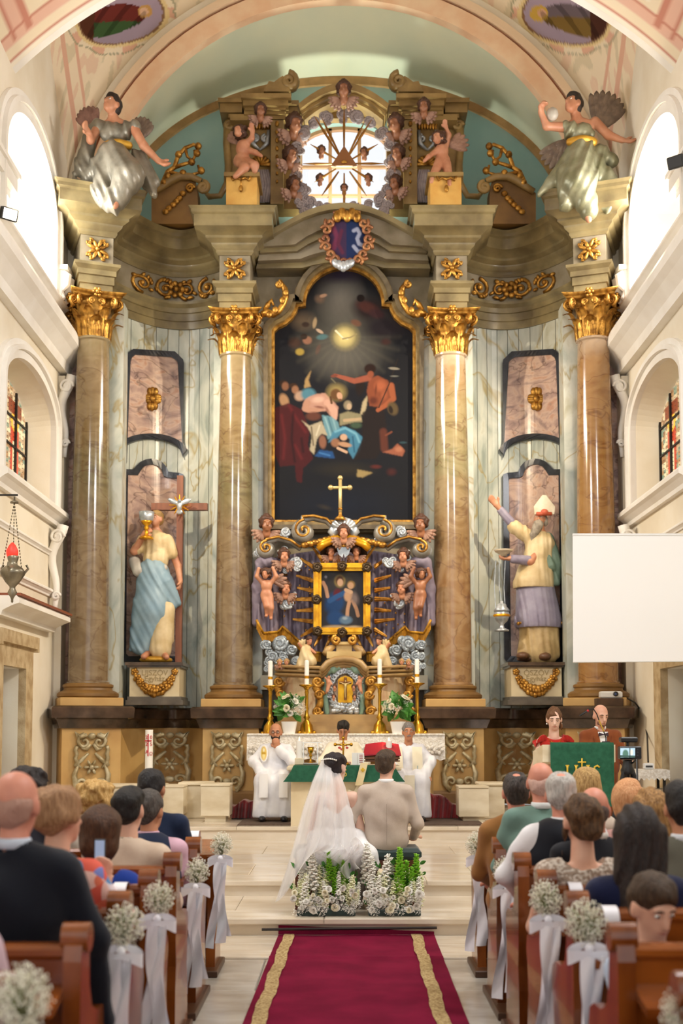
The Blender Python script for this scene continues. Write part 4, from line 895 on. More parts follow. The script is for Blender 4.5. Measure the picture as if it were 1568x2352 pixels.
# ---- arched cornice over the painting, behind the coat of arms
cb = MB(); Yc = 18.55
def arcpx(y0, ya, xe, n=16): return [(788 + (-xe + 2 * xe * i / n), y0 + (ya - y0) * math.cos((-1 + 2 * i / n) * pi / 2)) for i in range(n + 1)]
def segs(pl, Y): return [(P(a, b, Y).x, P(a, b, Y).z) for a, b in pl]
def hump(edge, flat, top, xf_, xe): return [(788 - xe, edge), (788 - xf_, flat)] + [(788 + t * xf_, flat + (top - flat) * (1 - t * t)) for t in [-.75, -.5, -.25, 0, .25, .5, .75]] + [(788 + xf_, flat), (788 + xe, edge)]
for (a, b, dp, m) in ((hump(545, 515, 478, 120, 176), hump(560, 527, 492, 120, 176), .62, M_olive), (hump(560, 527, 492, 120, 176), hump(578, 573, 530, 110, 186), .5, M_olive2), (hump(578, 573, 530, 110, 186), hump(592, 588, 550, 105, 190), .42, M_olive), (hump(592, 588, 550, 105, 190), hump(610, 606, 585, 98, 194), .34, M_olive2), (hump(610, 606, 585, 98, 194), hump(628, 626, 612, 92, 198), .2, M_olive)):
    MB().band(segs(a, Yc - dp + .2), segs(b, Yc - dp + .2), Yc - dp, Yc + .2, closed=False).build('arched_cornice', m, HA)
# ---- coat of arms
ca = thing('coat_of_arms', 'carved coat of arms in a gilt scroll frame above the painting', 'emblem', P(796, 612, 17.9))
Yk = 17.92
q = Paint(748, 842, 494, 602, 60, 66, '#3a2a44'); q.st([(820, 490), (820, 610)], 26, '#1c2a4e', .1)
q.st([(812, 566), (822, 578), (836, 576), (838, 566), (824, 560), (820, 548), (826, 536), (820, 526), (812, 530)], 5.5, '#8f94a8', .5)
q.st([(764, 520), (774, 545), (766, 570)], 8, '#6a3048', .6).st([(784, 530), (776, 560), (786, 580)], 6, '#57283c', .6)
q.obj('shield', lambda a, b: P(a, b, Yk - .06 * (1 - ((a - 796) / 50) ** 2)), vcmat('shield paint', .35), ca, lambda a, b: ((a - 796) / 44) ** 2 + ((b - 548) / 52) ** 2 < 1)
b = MB(); rr = random.Random(2)
for i in range(18):
    a = 2 * pi * i / 18; cc = P(796 + 50 * math.cos(a), 548 - 56 * math.sin(a), Yk - .05); b.tube(spiral(cc, .09, .02, a, 1.2 * (1 if i % 2 else -1), 12), .028, 6)
b.build('scroll_frame', mat('rose gilt', '#b07a4c', .4, .45, col2='#7a4a34', scale=8), ca, smooth=True)
b = MB()
for k in range(5): b.sphere(P(775 + 11 * k, 497 - (6 if k % 2 else 0), Yk - .08), (.07, .05, .1), 8, 6)
b.build('crown', M_gold, ca, smooth=True)
b = MB()
for k in range(5): b.sphere(P(788 + (k - 2) * 8, 612 - 3 * abs(k - 2), Yk - .1), (.06, .05, .09), 8, 6, Matrix.Rotation((k - 2) * .35, 3, 'Y'))
b.build('shell', M_silver, ca, smooth=True)

# ---- gilt scrolls climbing from the capitals to the painting frame
for sg in (-1, 1):
    f = (lambda x: x) if sg < 0 else (lambda x: 1577 - x); b = MB()
    b.tube([P(f(x), y, 18.15) for x, y in ((600, 722), (612, 718), (628, 722), (640, 715), (650, 700), (656, 682), (654, 664), (646, 652), (638, 650))], [.05, .07, .06, .05, .05, .055, .05, .04, .03], 8); b.tube(spiral(P(f(640), 653, 18.12), .06, .015, pi / 2, sg * 1.4, 14), .03, 6)
    b.tube([P(f(x), y, 18.15) for x, y in ((606, 712), (616, 700), (624, 690), (628, 702))], [.03, .05, .04, .02], 6)
    for x, y in ((632, 712), (648, 690), (656, 672), (618, 722)): b.sphere(P(f(x), y, 18.1), (.05, .03, .06), 8, 6)
    b.build('gilt_side_scroll', M_gold, HA, smooth=True)
# ================================================================== FIGURE KIT
def rotm(yaw=0., pitch=0., roll=0.): return Matrix.Rotation(yaw, 3, 'Z') @ Matrix.Rotation(pitch, 3, 'X') @ Matrix.Rotation(roll, 3, 'Y')
def head_prims(c, R, s=1.):
    """face looks along local +y"""
    L = lambda *v: Vector(c) + R @ (Vector(v) * s); q = lambda *r: tuple(x * s for x in r)
    return [e_(L(0, -.012, .03), q(.075, .093, .088), R), e_(L(0, .026, -.03), q(.059, .064, .084), R), e_(L(0, .056, -.088), q(.032, .03, .024), R), c_(L(0, .086, .008), L(0, .107, -.03), .009 * s, .0145 * s),
            e_(L(.077, -.008, -.012), q(.012, .022, .032), R), e_(L(-.077, -.008, -.012), q(.012, .022, .032), R), e_(L(0, .084, -.06), q(.024, .012, .009), R), e_(L(.03, .077, .026), q(.022, .012, .009), R), e_(L(-.03, .077, .026), q(.022, .012, .009), R)]
def head_sub(c, R, s=1.):
    L = lambda *v: Vector(c) + R @ (Vector(v) * s); return [e_(L(sx * .031, .088, .006), (.017 * s, .014 * s, .010 * s), R) for sx in (-1, 1)]
def hair_prims(c, R, s, style):
    L = lambda *v: Vector(c) + R @ (Vector(v) * s); q = lambda *r: tuple(x * s for x in r)
    face = [e_(L(0, .115, -.035), q(.074, .09, .098), R)]; d = rip(.0035 * s, 70 / s); k = .03
    pr = [e_(L(0, -.02, .042), q(.084, .102, .09), R), e_(L(0, -.055, -.015), q(.07, .055, .062), R)]
    if style == 'bald': pr = [e_(L(0, -.03, .0), q(.079, .081, .05), R), e_(L(0, -.055, -.03), q(.066, .046, .05), R)]; face += [e_(L(0, .01, .11), q(.075, .12, .075), R)]
    elif style == 'crown':                       # short hair with a bare patch on the crown
        face += [e_(L(0, -.06, .135), q(.045, .05, .035), R)]
    elif style == 'bob': pr += [e_(L(0, -.035, -.02), q(.098, .1, .12), R), e_(L(0, -.02, .05), q(.095, .11, .1), R)]; d = rip(.004 * s, 45 / s)
    elif style == 'curly': pr += [e_(L(0, -.03, .03), q(.105, .115, .105), R)] + [e_(L(.1 * math.cos(a), -.03 + .09 * math.sin(a), .02 + .06 * math.sin(3 * a)), .035 * s, R) for a in [i * .7 for i in range(9)]]; d = rip(.009 * s, 85 / s, 1.)
    elif style == 'perm': pr += [e_(L(0, -.03, .035), q(.1, .115, .1), R)]; d = rip(.006 * s, 60 / s, 2.)
    elif style == 'updo': pr += [e_(L(.02, -.1, -.02), q(.062, .05, .065), R), e_(L(.01, -.085, .06), q(.06, .06, .06), R), c_(L(-.07, .01, -.02), L(-.085, .03, -.16), .014 * s, .006 * s)]; d = rip(.006 * s, 60 / s, 3.)
    elif style == 'bun': pr += [e_(L(0, -.08, .075), q(.066, .06, .05), R), e_(L(.0, -.1, .03), q(.06, .04, .05), R)]; d = rip(.006 * s, 55 / s, 3.)
    elif style == 'long': pr += [c_(L(0, -.06, .0), L(0, -.11, -.34), .09 * s, .075 * s), c_(L(.05, -.05, .0), L(.06, -.1, -.30), .06 * s, .05 * s), c_(L(-.05, -.05, .0), L(-.06, -.1, -.30), .06 * s, .05 * s)]; d = lambda x, y, z: .006 * s * np.sin(130 / s * x + 4 * np.sin(9 * z)) ; k = .04
    elif style == 'full': pr += [e_(L(0, .02, .085), q(.07, .07, .045), R)]
    return pr, face, d, k
def hand_prims(w, d, n, s=1., curl=.5, side=1):
    w, d, n = Vector(w), Vector(d).normalized(), Vector(n); n = (n - d * n.dot(d)).normalized(); l = d.cross(n) * side; o = []
    Rm = Matrix((l, d, n)).transposed(); o.append(e_(w + d * .045 * s, (.041 * s, .056 * s, .018 * s), Rm))
    for i, ln in enumerate((.066, .076, .071, .055)):
        b = w + d * .085 * s + l * ((-.031 + .0205 * i) * s); a1, a2 = curl * .8, curl * 1.9
        m = b + (d * math.cos(a1) + n * math.sin(a1)) * ln * .52 * s; t = m + (d * math.cos(a2) + n * math.sin(a2)) * ln * .5 * s
        o += [c_(b, m, .0098 * s, .009 * s), c_(m, t, .009 * s, .0078 * s)]
    b = w + d * .03 * s - l * .034 * s; m = b + (d * .6 - l * .75 + n * .25) * .042 * s; o += [c_(b, m, .0125 * s, .0105 * s), c_(m, m + (d * .85 - l * .25 + n * .4) * .032 * s, .0105 * s, .009 * s)]
    return o
SK = {k: mat('skin ' + k, a, .5, col2=b, scale=7, spec=.35) for k, a, b in (('fair', '#e0b095', '#d29a80'), ('rosy', '#d9957c', '#c8806a'), ('tan', '#c48a68', '#b47a5a'), ('pale', '#e8c3ad', '#dcae98'))}
M_eye = mat('eye white', '#e9e4da', .3); M_iris = mat('dark iris', '#2a1c14', .2); M_brow = mat('eyebrow', '#4a3424', .8); M_lip = mat('lips', '#b5695a', .5)
def hairmat(c, c2=None): return mat('hair ' + c, c, .55, col2=c2 or c, scale=30, stretch=(3, 3, .6), spec=.4, bump=.6, bscale=45)
def fab(c, c2=None, rough=.85, bump=.15, bscale=220, scale=10, name='cloth '): return mat(name + c + (c2 or ''), c, rough, col2=c2, scale=scale, bump=bump, bscale=bscale, spec=.2, sheen=.15)
def face_bits(par, c, R, s=1., brow=M_brow, lip=M_lip, closed=False, world=False):
    L = lambda *v: Vector(c) + R @ (Vector(v) * s)
    for sx in (-1, 1):
        if not closed:
            MB().sphere(L(sx * .031, .079, .006), (.0125 * s, .009 * s, .0085 * s), 10, 8, R).build('eye', M_eye, par, world, True)
            MB().sphere(L(sx * .031, .0865, .006), (.0058 * s, .0035 * s, .0058 * s), 8, 6, R).build('iris', M_iris, par, world, True)
        else: MB().tube([L(sx * .018, .086, .002), L(sx * .031, .089, -.003), L(sx * .044, .084, .002)], [.0015 * s, .003 * s, .0015 * s], 6).build('eyelash', brow, par, world, True)
        MB().tube([L(sx * .014, .092, .026), L(sx * .032, .0915, .031), L(sx * .05, .08, .024)], [.0035 * s, .0042 * s, .002 * s], 6).build('eyebrow', brow, par, world, True)
    MB().tube([L(-.022, .089, -.06), L(0, .0975, -.061), L(.022, .089, -.06)], [.003 * s, .0055 * s, .003 * s], 6).build('mouth', lip, par, world, True)
# pixel-drawn sculpture kit: points are given on the photograph plus a depth offset, radii in pixels
class Sc:
    def __init__(s, Y): s.Y = Y; s.k = Y / F_PX
    def q(s, x, y, d=0.): return P(x, y, s.Y + d)
    def c(s, x0, y0, d0, x1, y1, d1, r0, r1=None): return c_(s.q(x0, y0, d0), s.q(x1, y1, d1), r0 * s.k, (r0 if r1 is None else r1) * s.k)
    def e(s, x, y, d, rx, ry, rd=None, roll=0.): return e_(s.q(x, y, d), (rx * s.k, (rd or min(rx, ry)) * s.k, ry * s.k), rotm(0, 0, math.radians(roll)) if roll else None)
    def head(s, x, y, d, h, yaw=pi, pitch=0., roll=0.): return (s.q(x, y, d), rotm(yaw, pitch, roll), h * s.k / .235)
    def hand(s, x, y, d, x1, y1, d1, n=(0, -1, .2), sc=1., curl=.4, side=1): a = s.q(x, y, d); return hand_prims(a, s.q(x1, y1, d1) - a, n, sc, curl, side)
def chain(S, pts, k=None):
    """limb: [(x,y,d,r),...]"""
    return [S.c(*a[:3], *b[:3], a[3], b[3]) for a, b in zip(pts, pts[1:])]
def folds(a, f, tilt=.3, f2=0.):
    def g(x, y, z):
        u = f * (x + tilt * z) + 1.3 * np.sin(2.2 * z + 2 * x) + .8 * np.sin(5.1 * z); return a * (1.3 * np.abs(np.sin(u * .5)) - .8 + .45 * np.sin(u * 1.63 + 1.1)) * (.65 + .35 * np.sin(3.1 * z + x * 4))
    return g
def wing(S, x, y, d, L_, w, ang, m, par, n=7, name='wing', flipx=1, world=True):
    """feathered wing: overlapping long ellipsoid feathers fanned from the root"""
    b = MB()
    for row, (k, ln) in enumerate(((n, 1.), (n - 1, .72), (n - 2, .45))):
        for i in range(k):
            t = i / max(k - 1, 1); a = math.radians(ang + flipx * (-38 + 62 * t)); l = L_ * ln * (.72 + .28 * math.sin(pi * (.25 + .6 * t)))
            c = S.q(x + math.cos(a) * l * .5, y - math.sin(a) * l * .5, d - .012 * row - .004 * i)
            b.sphere(c, (l * .5 * S.k, .018, w * S.k * (1.05 - .15 * row)), 10, 6, rotm(0, 0, -a))
    return b.build(name, m, par, world, True)

def text_mesh(name, body, size, ext=.004, font_shear=0.):
    cu = bpy.data.curves.new('txt', 'FONT'); cu.body = body; cu.size = size; cu.align_x = 'CENTER'; cu.extrude = ext; cu.shear = font_shear
    o = bpy.data.objects.new('txt', cu); COL.objects.link(o); bpy.context.view_layer.update()
    me = bpy.data.meshes.new_from_object(o.evaluated_get(bpy.context.evaluated_depsgraph_get())); me.name = name; bpy.data.objects.remove(o); return me
# ================================================================== ATTIC OF THE HIGH ALTAR, CLOUDS, SUNBURST
Y_AT = 18.75
AT = thing('altar_attic', 'carved attic storey of the high altar framing the bright window', 'altar top', P(788, 470, Y_AT))
M_attic = mat('brown gold marble', '#a48650', .4, col2='#7f6438', scale=3, detail=7, bump=.08)
M_mauve = mat('mauve cloud paint', '#a79a98', .6, col2='#857a7c', scale=8)
M_flesh = mat('painted wood flesh', '#c98f6e', .45, col2='#b87a5a', scale=6)
M_fleshd = mat('dark painted flesh', '#a8704e', .4, col2='#8c5a3e', scale=6)
M_hairs = mat('painted wood hair', '#4a2c1c', .6)
def pbox(x0, x1, y0, y1, Y, dep): a, b = P(x0, y1, Y), P(x1, y0, Y); return MB().box(a.x, b.x, Y, Y + dep, a.z, b.z)
for s in (0, 1):
    f = (lambda x: x) if s == 0 else (lambda x: 1578 - x)
    def fb(x0, x1, y0, y1, Y, dep): a, b = sorted((f(x0), f(x1))); return pbox(a, b, y0, y1, Y, dep)
    fb(621, 651, 274, 468, 18.55, .5).build('pier', M_attic, AT); fb(572, 621, 276, 468, 18.72, .35).build('pier_panel', M_attic, AT); fb(651, 690, 300, 480, 18.75, .3).build('pier_panel', M_attic, AT)
    fb(519, 575, 276, 470, 18.85, .2).build('side_panel', M_attic, AT)
    for (x0, x1, y0, y1, Y) in ((553, 668, 214, 224, 18.3), (558, 662, 224, 242, 18.38), (562, 656, 242, 252, 18.45), (500, 556, 224, 234, 18.55), (505, 556, 234, 258, 18.6), (524, 556, 258, 270, 18.65), (655, 686, 230, 240, 18.5), (655, 684, 240, 262, 18.56), (560, 654, 252, 262, 18.5), (528, 656, 262, 276, 18.55)):
        fb(x0, x1, y0, y1, Y, .7).build('attic_cornice', M_attic, AT)
    # scroll on top
    b = MB(); c = P(f(664), 190, 18.5); sg = 1 if s == 0 else -1
    b.tube(spiral(c, .14, .02, pi * .5, -1.9 * sg, 26), [.06 - .025 * i / 26 for i in range(27)], 8, flat=((0, 1, 0), 2.2)); b.build('top_scroll', M_attic, AT, smooth=True)
    pl_ = [(f(x), y) for x, y in ((606, 216), (612, 204), (618, 192), (630, 194), (640, 186), (650, 180), (668, 200), (662, 206), (668, 216))]; b = MB().prism(segs(pl_, 18.5), 18.42, 18.75); b.build('scroll_base', M_attic, AT)
    # gilt drop chain and shell work on the pier
    for k in range(8): MB().sphere(P(f(636), 284 + 19 * k, 18.53), (.035 - .002 * k, .03, .05 - .003 * k), 8, 6).build('gilt_drop', M_gold, AT, smooth=True)
    b = MB()
    for k in range(7): b.sphere(P(f(577 + 6.5 * k), 285, 18.7), (.03, .04, .1), 8, 6)
    b.build('gilt_valance', M_gold, AT, smooth=True)
    b = MB()
    for sx in (-1, 1):
        b.tube(spiral(P(f(597 + sx * 12), 318, 18.68), .07, .015, pi / 2, sx * 1.5, 18), .025, 6); b.tube([P(f(597 + sx * 20), 300, 18.66), P(f(597 + sx * 16), 330, 18.64), P(f(597), 345, 18.66)], [.03, .04, .02], 6)
    b.build('silver_scrollwork', M_silver, AT, smooth=True)
    b = MB()
    for k in range(8): a = pi * k / 7; b.tube([P(f(597), 378, 18.66), P(f(597 + 24 * math.cos(a)), 378 - 22 * math.sin(a), 18.6)], [.015, .035], 6)
    b.build('gilt_shell', M_gold, AT, smooth=True)
    b = MB()
    for k in range(5): b.tube([P(f(594 + 5 * k), 390, 18.6), P(f(598 + 6 * k), 425, 18.62), P(f(592 + 6 * k), 465, 18.62)], [.02, .035, .03], 6)
    b.build('carved_drapery', M_mauve, AT, smooth=True)
    b = MB(); pts = [P(f(a), b_, 18.8) for a, b_ in ((524, 290), (520, 330), (524, 380), (522, 420), (505, 450), (480, 452), (470, 440))]; b.tube(pts, [.08, .06, .06, .06, .05, .05, .03], 8); b.tube(spiral(P(f(526), 288, 18.75), .09, .02, 0, 1.6, 18), .035, 6); b.build('side_volute', M_attic, AT, smooth=True)
    # yellow pedestal of the putto
    pd = thing('putto_pedestal', 'small yellow pedestal with gilt pendant under the %s putto' % ('left' if s == 0 else 'right'), 'pedestal', P(f(554), 470, 18.0), group='putto pedestals'); M_yel = mat('yellow marble', '#dfb25e', .5, col2='#cf9a48', scale=3)
    fb(519, 590, 404, 470, 17.75, .6).build('block', M_yel, pd); fb(514, 596, 395, 404, 17.7, .68).build('cap', M_attic, pd)
    b = MB()
    for sx in (-1, 1): b.tube([P(f(553), 412, 17.72), P(f(553 + sx * 10), 408, 17.72), P(f(553 + sx * 18), 414, 17.72), P(f(553 + sx * 22), 405, 17.72)], .02, 6)
    b.tube([P(f(553), 412, 17.72), P(f(553), 428, 17.72)], .012, 6); b.sphere(P(f(553), 433, 17.71), (.035, .03, .06), 8, 6); b.build('gilt_pendant', M_gold, pd, smooth=True)
    # swept gable beside the outer block with pierced gilt scrollwork
    gb = thing('gilt_gable_scroll', 'pierced gilt scroll on a swept gable beside the %s angel' % ('left' if s == 0 else 'right'), 'ornament', P(f(415), 510, 18.3), group='gable scrolls')
    pl_ = [(f(x), y) for x, y in ((350, 520), (350, 450), (368, 438), (385, 425), (405, 414), (430, 410), (450, 420), (455, 440), (458, 520))]; MB().prism(segs(pl_, 18.35), 18.25, 18.6).build('gable', M_ochred, gb)
    b = MB(); b.tube([P(f(x), y, 18.2) for x, y in ((352, 440), (372, 428), (392, 414), (412, 405), (440, 406), (462, 416))], [.05, .06, .07, .07, .06, .05], 8); b.tube(spiral(P(f(466), 430, 18.2), .1, .02, pi / 2, (-1 if s == 0 else 1) * 1.7, 20), .04, 8); b.build('gable_moulding', M_attic, gb, smooth=True)
    b = MB(); rr = random.Random(8)
    for pts, r in ((((372, 425), (385, 395), (400, 385), (408, 360), (425, 340), (445, 332), (458, 340)), .045), (((400, 385), (420, 378), (440, 372), (450, 355), (446, 345)), .035), (((385, 395), (410, 400), (440, 402), (458, 396), (455, 380)), .035), (((425, 340), (430, 360), (446, 372)), .03)): b.tube([P(f(x), y, 18.2) for x, y in pts], [r * (1 - .4 * i / (len(pts) - 1)) for i in range(len(pts))], 8)
    for x, y in ((455, 336), (452, 352), (462, 392), (440, 372), (376, 420), (385, 405), (420, 398), (410, 355)): b.sphere(P(f(x), y, 18.18), .06, 8, 6)
    b.build('pierced_scroll', M_gold, gb, smooth=True)
    b = MB()
    for x, y in ((380, 486), (388, 478), (398, 470), (405, 462), (412, 455), (420, 444)): b.sphere(P(f(x), y, 18.22), (.055, .03, .045), 8, 6)
    b.tube(spiral(P(f(436), 432, 18.2), .075, .015, 0, 1.6, 18), .025, 6); b.build('gilt_flower_swag', M_gold, gb, smooth=True)
# curved pediment between the scrolls
def arc_pts(pts, Y): return [(P(x, y, Y).x, P(x, y, Y).z) for x, y in pts]
ped = lambda y0, y1, xe, n=14: [(789 + xe * t, y0 + (y1 - y0) * (1 - abs(t) ** 1.8)) for t in [-1 + 2 * i / n for i in range(n + 1)]]
for a, b, Y, m in ((ped(238, 189, 104), ped(250, 205, 100), 18.3, M_attic), (ped(250, 205, 100), ped(262, 220, 96), 18.4, M_attic), (ped(262, 220, 96), ped(276, 232, 90), 18.5, M_attic)):
    MB().band(arc_pts(a, Y), arc_pts(b, Y), Y, Y + .4, closed=False).build('curved_pediment', m, AT, smooth='auto')
MB().box(P(690, 300, 18.7).x, P(888, 300, 18.7).x, 18.8, 18.95, P(0, 272, 18.8).z, P(0, 238, 18.8).z).build('pediment_back', M_attic, AT)
# ---- cherub heads (winged), one mesh set re-used
hc, hR = Vector((0, 0, 0)), rotm(pi)
CH_face = mesh('cherub_head', *sdf(head_prims(hc, hR) + [e_((.035, -.06, -.05), .03), e_((-.035, -.06, -.05), .03), c_((0, .0, -.06), (0, .02, -.14), .05, .06)], .012, .02, None, head_sub(hc, hR)), True)
h_p, h_s, h_d, h_k = hair_prims(hc, hR, 1., 'curly'); CH_hair = mesh('hair', *sdf(h_p[:3], .014, .03, rip(.009, 80, 1.), h_s), True)
CH_wing = []
for sx in (-1, 1):
    _b = MB()
    for row in range(2):
        for i in range(5):
            a = -1.45 + .4 * i; L_ = .15 - .04 * row; c = Vector((sx * (.05 + math.cos(a) * L_ * .55), .02 - .02 * row, -.12 + math.sin(a) * L_ * .55)); _b.sphere(c, (L_ * .55, .016, .028), 8, 6, rotm(0, 0, -a if sx > 0 else pi + a))
    CH_wing.append(mesh('wing', _b.v, _b.f, True))
def cherub(x, y, Y, h, par, flesh=M_flesh, wingm=None, hairm=None, yaw=0., pitch=0., roll=0., wings=True, px=True):
    """h: head height in photograph pixels"""
    p = P(x, y, Y); s = h * Y / F_PX / .235
    o = link('cherub_head', CH_face.copy() if False else CH_face, None, par, loc=p); o.scale = (s, s, s); o.rotation_euler = (pitch, roll, yaw)
    if not CH_face.materials: CH_face.materials.append(flesh); CH_hair.materials.append(hairm or M_hairs); [w_.materials.append(M_wingp) for w_ in CH_wing]
    hh = link('hair', CH_hair, None, o)
    [link('wing', w_, None, o) for w_ in CH_wing if wings]
    for q, (mm) in ((o, flesh), (hh, hairm)):
        if mm is not None and q.data.materials[0] != mm: q.material_slots[0].link = 'OBJECT'; q.material_slots[0].material = mm
    return o
M_wingp = mat('brown pink feathers', '#a8826e', .55, col2='#8a6654', scale=9)
for x, y, Y, h, yw in ((676, 284, 18.4, 46, .35), (667, 356, 18.4, 40, .5), (675, 424, 18.4, 38, .5), (908, 284, 18.4, 44, -.35), (913, 352, 18.4, 38, -.4), (907, 420, 18.4, 36, -.4), (789, 206, 18.15, 42, 0), (598, 253, 18.2, 34, .15), (973, 244, 18.2, 36, -.1)):
    cherub(x, y, Y, h, AT, M_fleshd, yaw=yw, pitch=.25 if h > 43 else .1)
# ---- clouds: curls built from tapering spiral rolls
def cloud_mesh(seed, n=4):
    r = random.Random(seed); b = MB()
    for i in range(n):
        c = Vector((r.uniform(-.5, .5), r.uniform(-.1, .1), r.uniform(-.45, .45))) if i else Vector((0, -.1, 0)); R_ = r.uniform(.45, .65) if i == 0 else r.uniform(.3, .5)
        b.sphere(c + Vector((0, .12, 0)), (R_ * 1.05, R_ * .6, R_ * .9), 12, 8)
        b.tube(spiral(c - Vector((0, .18 * R_ + .05, 0)), R_ * .95, R_ * .1, r.uniform(0, 6), r.choice((-1, 1)) * 1.8, 22), [R_ * (.27 - .12 * k / 22) for k in range(23)], 7)
    return mesh('cloud', b.v, b.f, True)
CL = [cloud_mesh(s) for s in (1, 2, 3, 4)]
for me in CL: me.materials.append(M_silver)
def cloud(x, y, Y, r, par, m=None, k=0, rot=0., sx=1., name='cloud'):
    o = link(name, CL[k % 4], None, par, loc=P(x, y, Y)); s = r * Y / F_PX; o.scale = (s * sx, s * .55, s); o.rotation_euler = (0, rot, 0)
    if m is not None: o.material_slots[0].link = 'OBJECT'; o.material_slots[0].material = m
    return o
k = 0
for i in range(21):
    a = 2 * pi * i / 21 + .1; x, y = 789 + 116 * math.cos(a), 378 - 114 * math.sin(a)
    if y > 480: y = 480
    k += 1; cloud(x, y, 18.5, 27, AT, M_mauve, k, a)
for i, (x, y) in enumerate(((700, 484), (718, 492), (740, 494), (838, 494), (862, 492), (880, 484), (690, 470), (890, 470))): cloud(x, y, 18.4, 21, AT, M_mauve, i, i)
# ---- sunburst with eye triangle and small cherubs
SB = thing('gilt_sunburst', 'gilt sunburst with triangle and tiny cherubs before the bright window', 'sunburst', P(789, 480, 18.3)); Ys = 18.3
M_ray = mat('gilt ray', '#9a6a2c', .4, .7)
hub = Vector(P(790, 376, Ys))
for a, l in ((90, 130), (122, 130), (116, 118), (58, 120), (64, 108), (180, 95), (0, 92), (150, 90), (30, 90), (212, 80), (-32, 80), (235, 90), (-55, 90), (270, 118)):
    r = math.radians(a); e = P(790 + l * math.cos(r), 376 - l * math.sin(r), Ys - .03); m = P(790 + 22 * math.cos(r), 376 - 22 * math.sin(r), Ys - .03); MB().tube([m, m.lerp(e, .6), e], [.012, .022, .004], 5).build('ray', M_ray, SB)
tri = [(P(x, y, Ys).x, P(x, y, Ys).z) for x, y in ((760, 386), (820, 386), (790, 340))]; MB().prism(tri, Ys - .08, Ys - .02).build('triangle', mat('bronze gilt', '#8a5a34', .45, .4), SB)
MB().sphere(P(790, 372, Ys - .09), (.05, .02, .03), 10, 6).build('eye', M_gold, SB, smooth=True)
for x, y, h in ((738, 346, 28), (836, 350, 28), (735, 410, 26), (845, 410, 26), (790, 432, 24)): cherub(x, y, Ys, h * .85, SB, M_fleshd, yaw=(789 - x) * .006, wings=False)
MB().tube([P(790, 440, Ys), P(790, 478, Ys)], .02, 6).build('stem', M_ray, SB)
# ================================================================== STATUES
def statue_hair(par, hd, m, style='full', res=.016):
    pr, sb, d, k = hair_prims(hd[0], hd[1], hd[2], style); blob('hair', pr, m, par, res, k, d, sb)
M_grey = mat('silver grey robe', '#8f8878', .36, .25, col2='#6c6658', scale=5, bump=.1)
M_greyg = mat('silver green robe', '#99977c', .36, .25, col2='#767456', scale=5, bump=.1)
M_featg = mat('grey brown feathers', '#8a7766', .5, col2='#6b5a4e', scale=10)
M_sash = mat('gold sash', '#d8a83c', .4, .4, col2='#b58428', scale=6)
# --- left angel, seated on the outer cornice
S = Sc(16.95); t = thing('angel_statue', 'seated angel statue on the left cornice pointing with its lowered arm', 'statue', S.q(265, 480))
hd = S.head(257, 242, -.05, 52, pi - .5, .35); sk = head_prims(*hd) + [S.c(258, 258, 0, 262, 280, .02, 11, 14), S.e(264, 290, .02, 32, 20, 16), S.c(228, 288, .0, 208, 322, -.1, 12, 9), S.c(208, 322, -.1, 204, 306, -.2, 9, 7)] + S.hand(205, 308, -.2, 195, 290, -.28, (1, -1, 0), 1.3, .5) + [S.c(306, 292, 0, 330, 335, -.1, 12, 10), S.c(330, 335, -.1, 364, 370, -.2, 10, 7)] + S.hand(364, 370, -.2, 384, 380, -.25, (0, -1, 1), 1.35, .3)
blob('body', sk, M_flesh, t, .016, .035, None, head_sub(*hd)); blob('foot', [S.c(275, 455, -.3, 262, 474, -.38, 9, 8)], M_flesh, t, .016); face_bits(t, *hd, world=True); statue_hair(t, hd, mat('dark carved hair', '#2c2018', .6))
pr = [S.e(264, 306, 0, 36, 26, 24), S.e(268, 345, 0, 32, 28, 26), S.c(262, 355, -.05, 296, 405, -.3, 34, 36), S.c(296, 405, -.3, 262, 468, -.28, 34, 24), S.c(252, 360, -.02, 238, 440, -.12, 30, 30), S.c(238, 440, -.12, 252, 470, -.2, 28, 20), S.e(228, 290, 0, 20, 18), S.e(304, 292, 0, 20, 17), S.c(232, 380, .0, 190, 425, .1, 26, 14), S.c(190, 425, .1, 168, 418, .1, 14, 8), S.c(318, 360, 0, 345, 420, .05, 18, 22), S.c(345, 420, .05, 352, 445, 0, 18, 10), S.c(210, 300, .05, 190, 390, .1, 14, 24)]
blob('robe', pr, M_grey, t, .016, .045, folds(.03, 30, .45)); blob('sash', [S.c(248, 334, -.12, 296, 334, -.12, 9, 9), S.e(270, 336, -.04, 34, 12, 28)], M_sash, t, .02, .03)
wing(S, 215, 300, .25, 62, 9, 120, mat('rosy wing', '#9a7468', .5, col2='#7a584e', scale=9), t, name='wing'); wing(S, 320, 320, .2, 56, 9, 70, M_featg, t, flipx=-1)
# --- right angel, leaping, arm raised
S = Sc(16.95); t = thing('angel_statue', 'striding angel statue on the right cornice with one arm raised', 'statue', S.q(1340, 500))
hd = S.head(1316, 240, -.05, 52, pi - .9, .3); sk = head_prims(*hd) + [S.c(1320, 258, 0, 1326, 280, .02, 11, 14), S.e(1332, 290, .02, 34, 20, 16), S.c(1294, 292, 0, 1255, 290, -.05, 12, 9), S.c(1255, 290, -.05, 1242, 258, -.1, 9, 7)] + S.hand(1242, 260, -.1, 1246, 238, -.14, (1, -1, 0), 1.3, .9) + [S.c(1366, 280, 0, 1396, 310, -.08, 12, 10), S.c(1396, 310, -.08, 1428, 322, -.14, 10, 7)] + S.hand(1428, 322, -.14, 1450, 325, -.2, (0, -1, 1), 1.35, .3)
blob('body', sk, M_flesh, t, .016, .035, None, head_sub(*hd)); blob('foot', [S.c(1345, 485, -.2, 1352, 505, -.25, 9, 7)], M_flesh, t, .016); face_bits(t, *hd, world=True); statue_hair(t, hd, mat('dark carved hair', '#2c2018', .6))
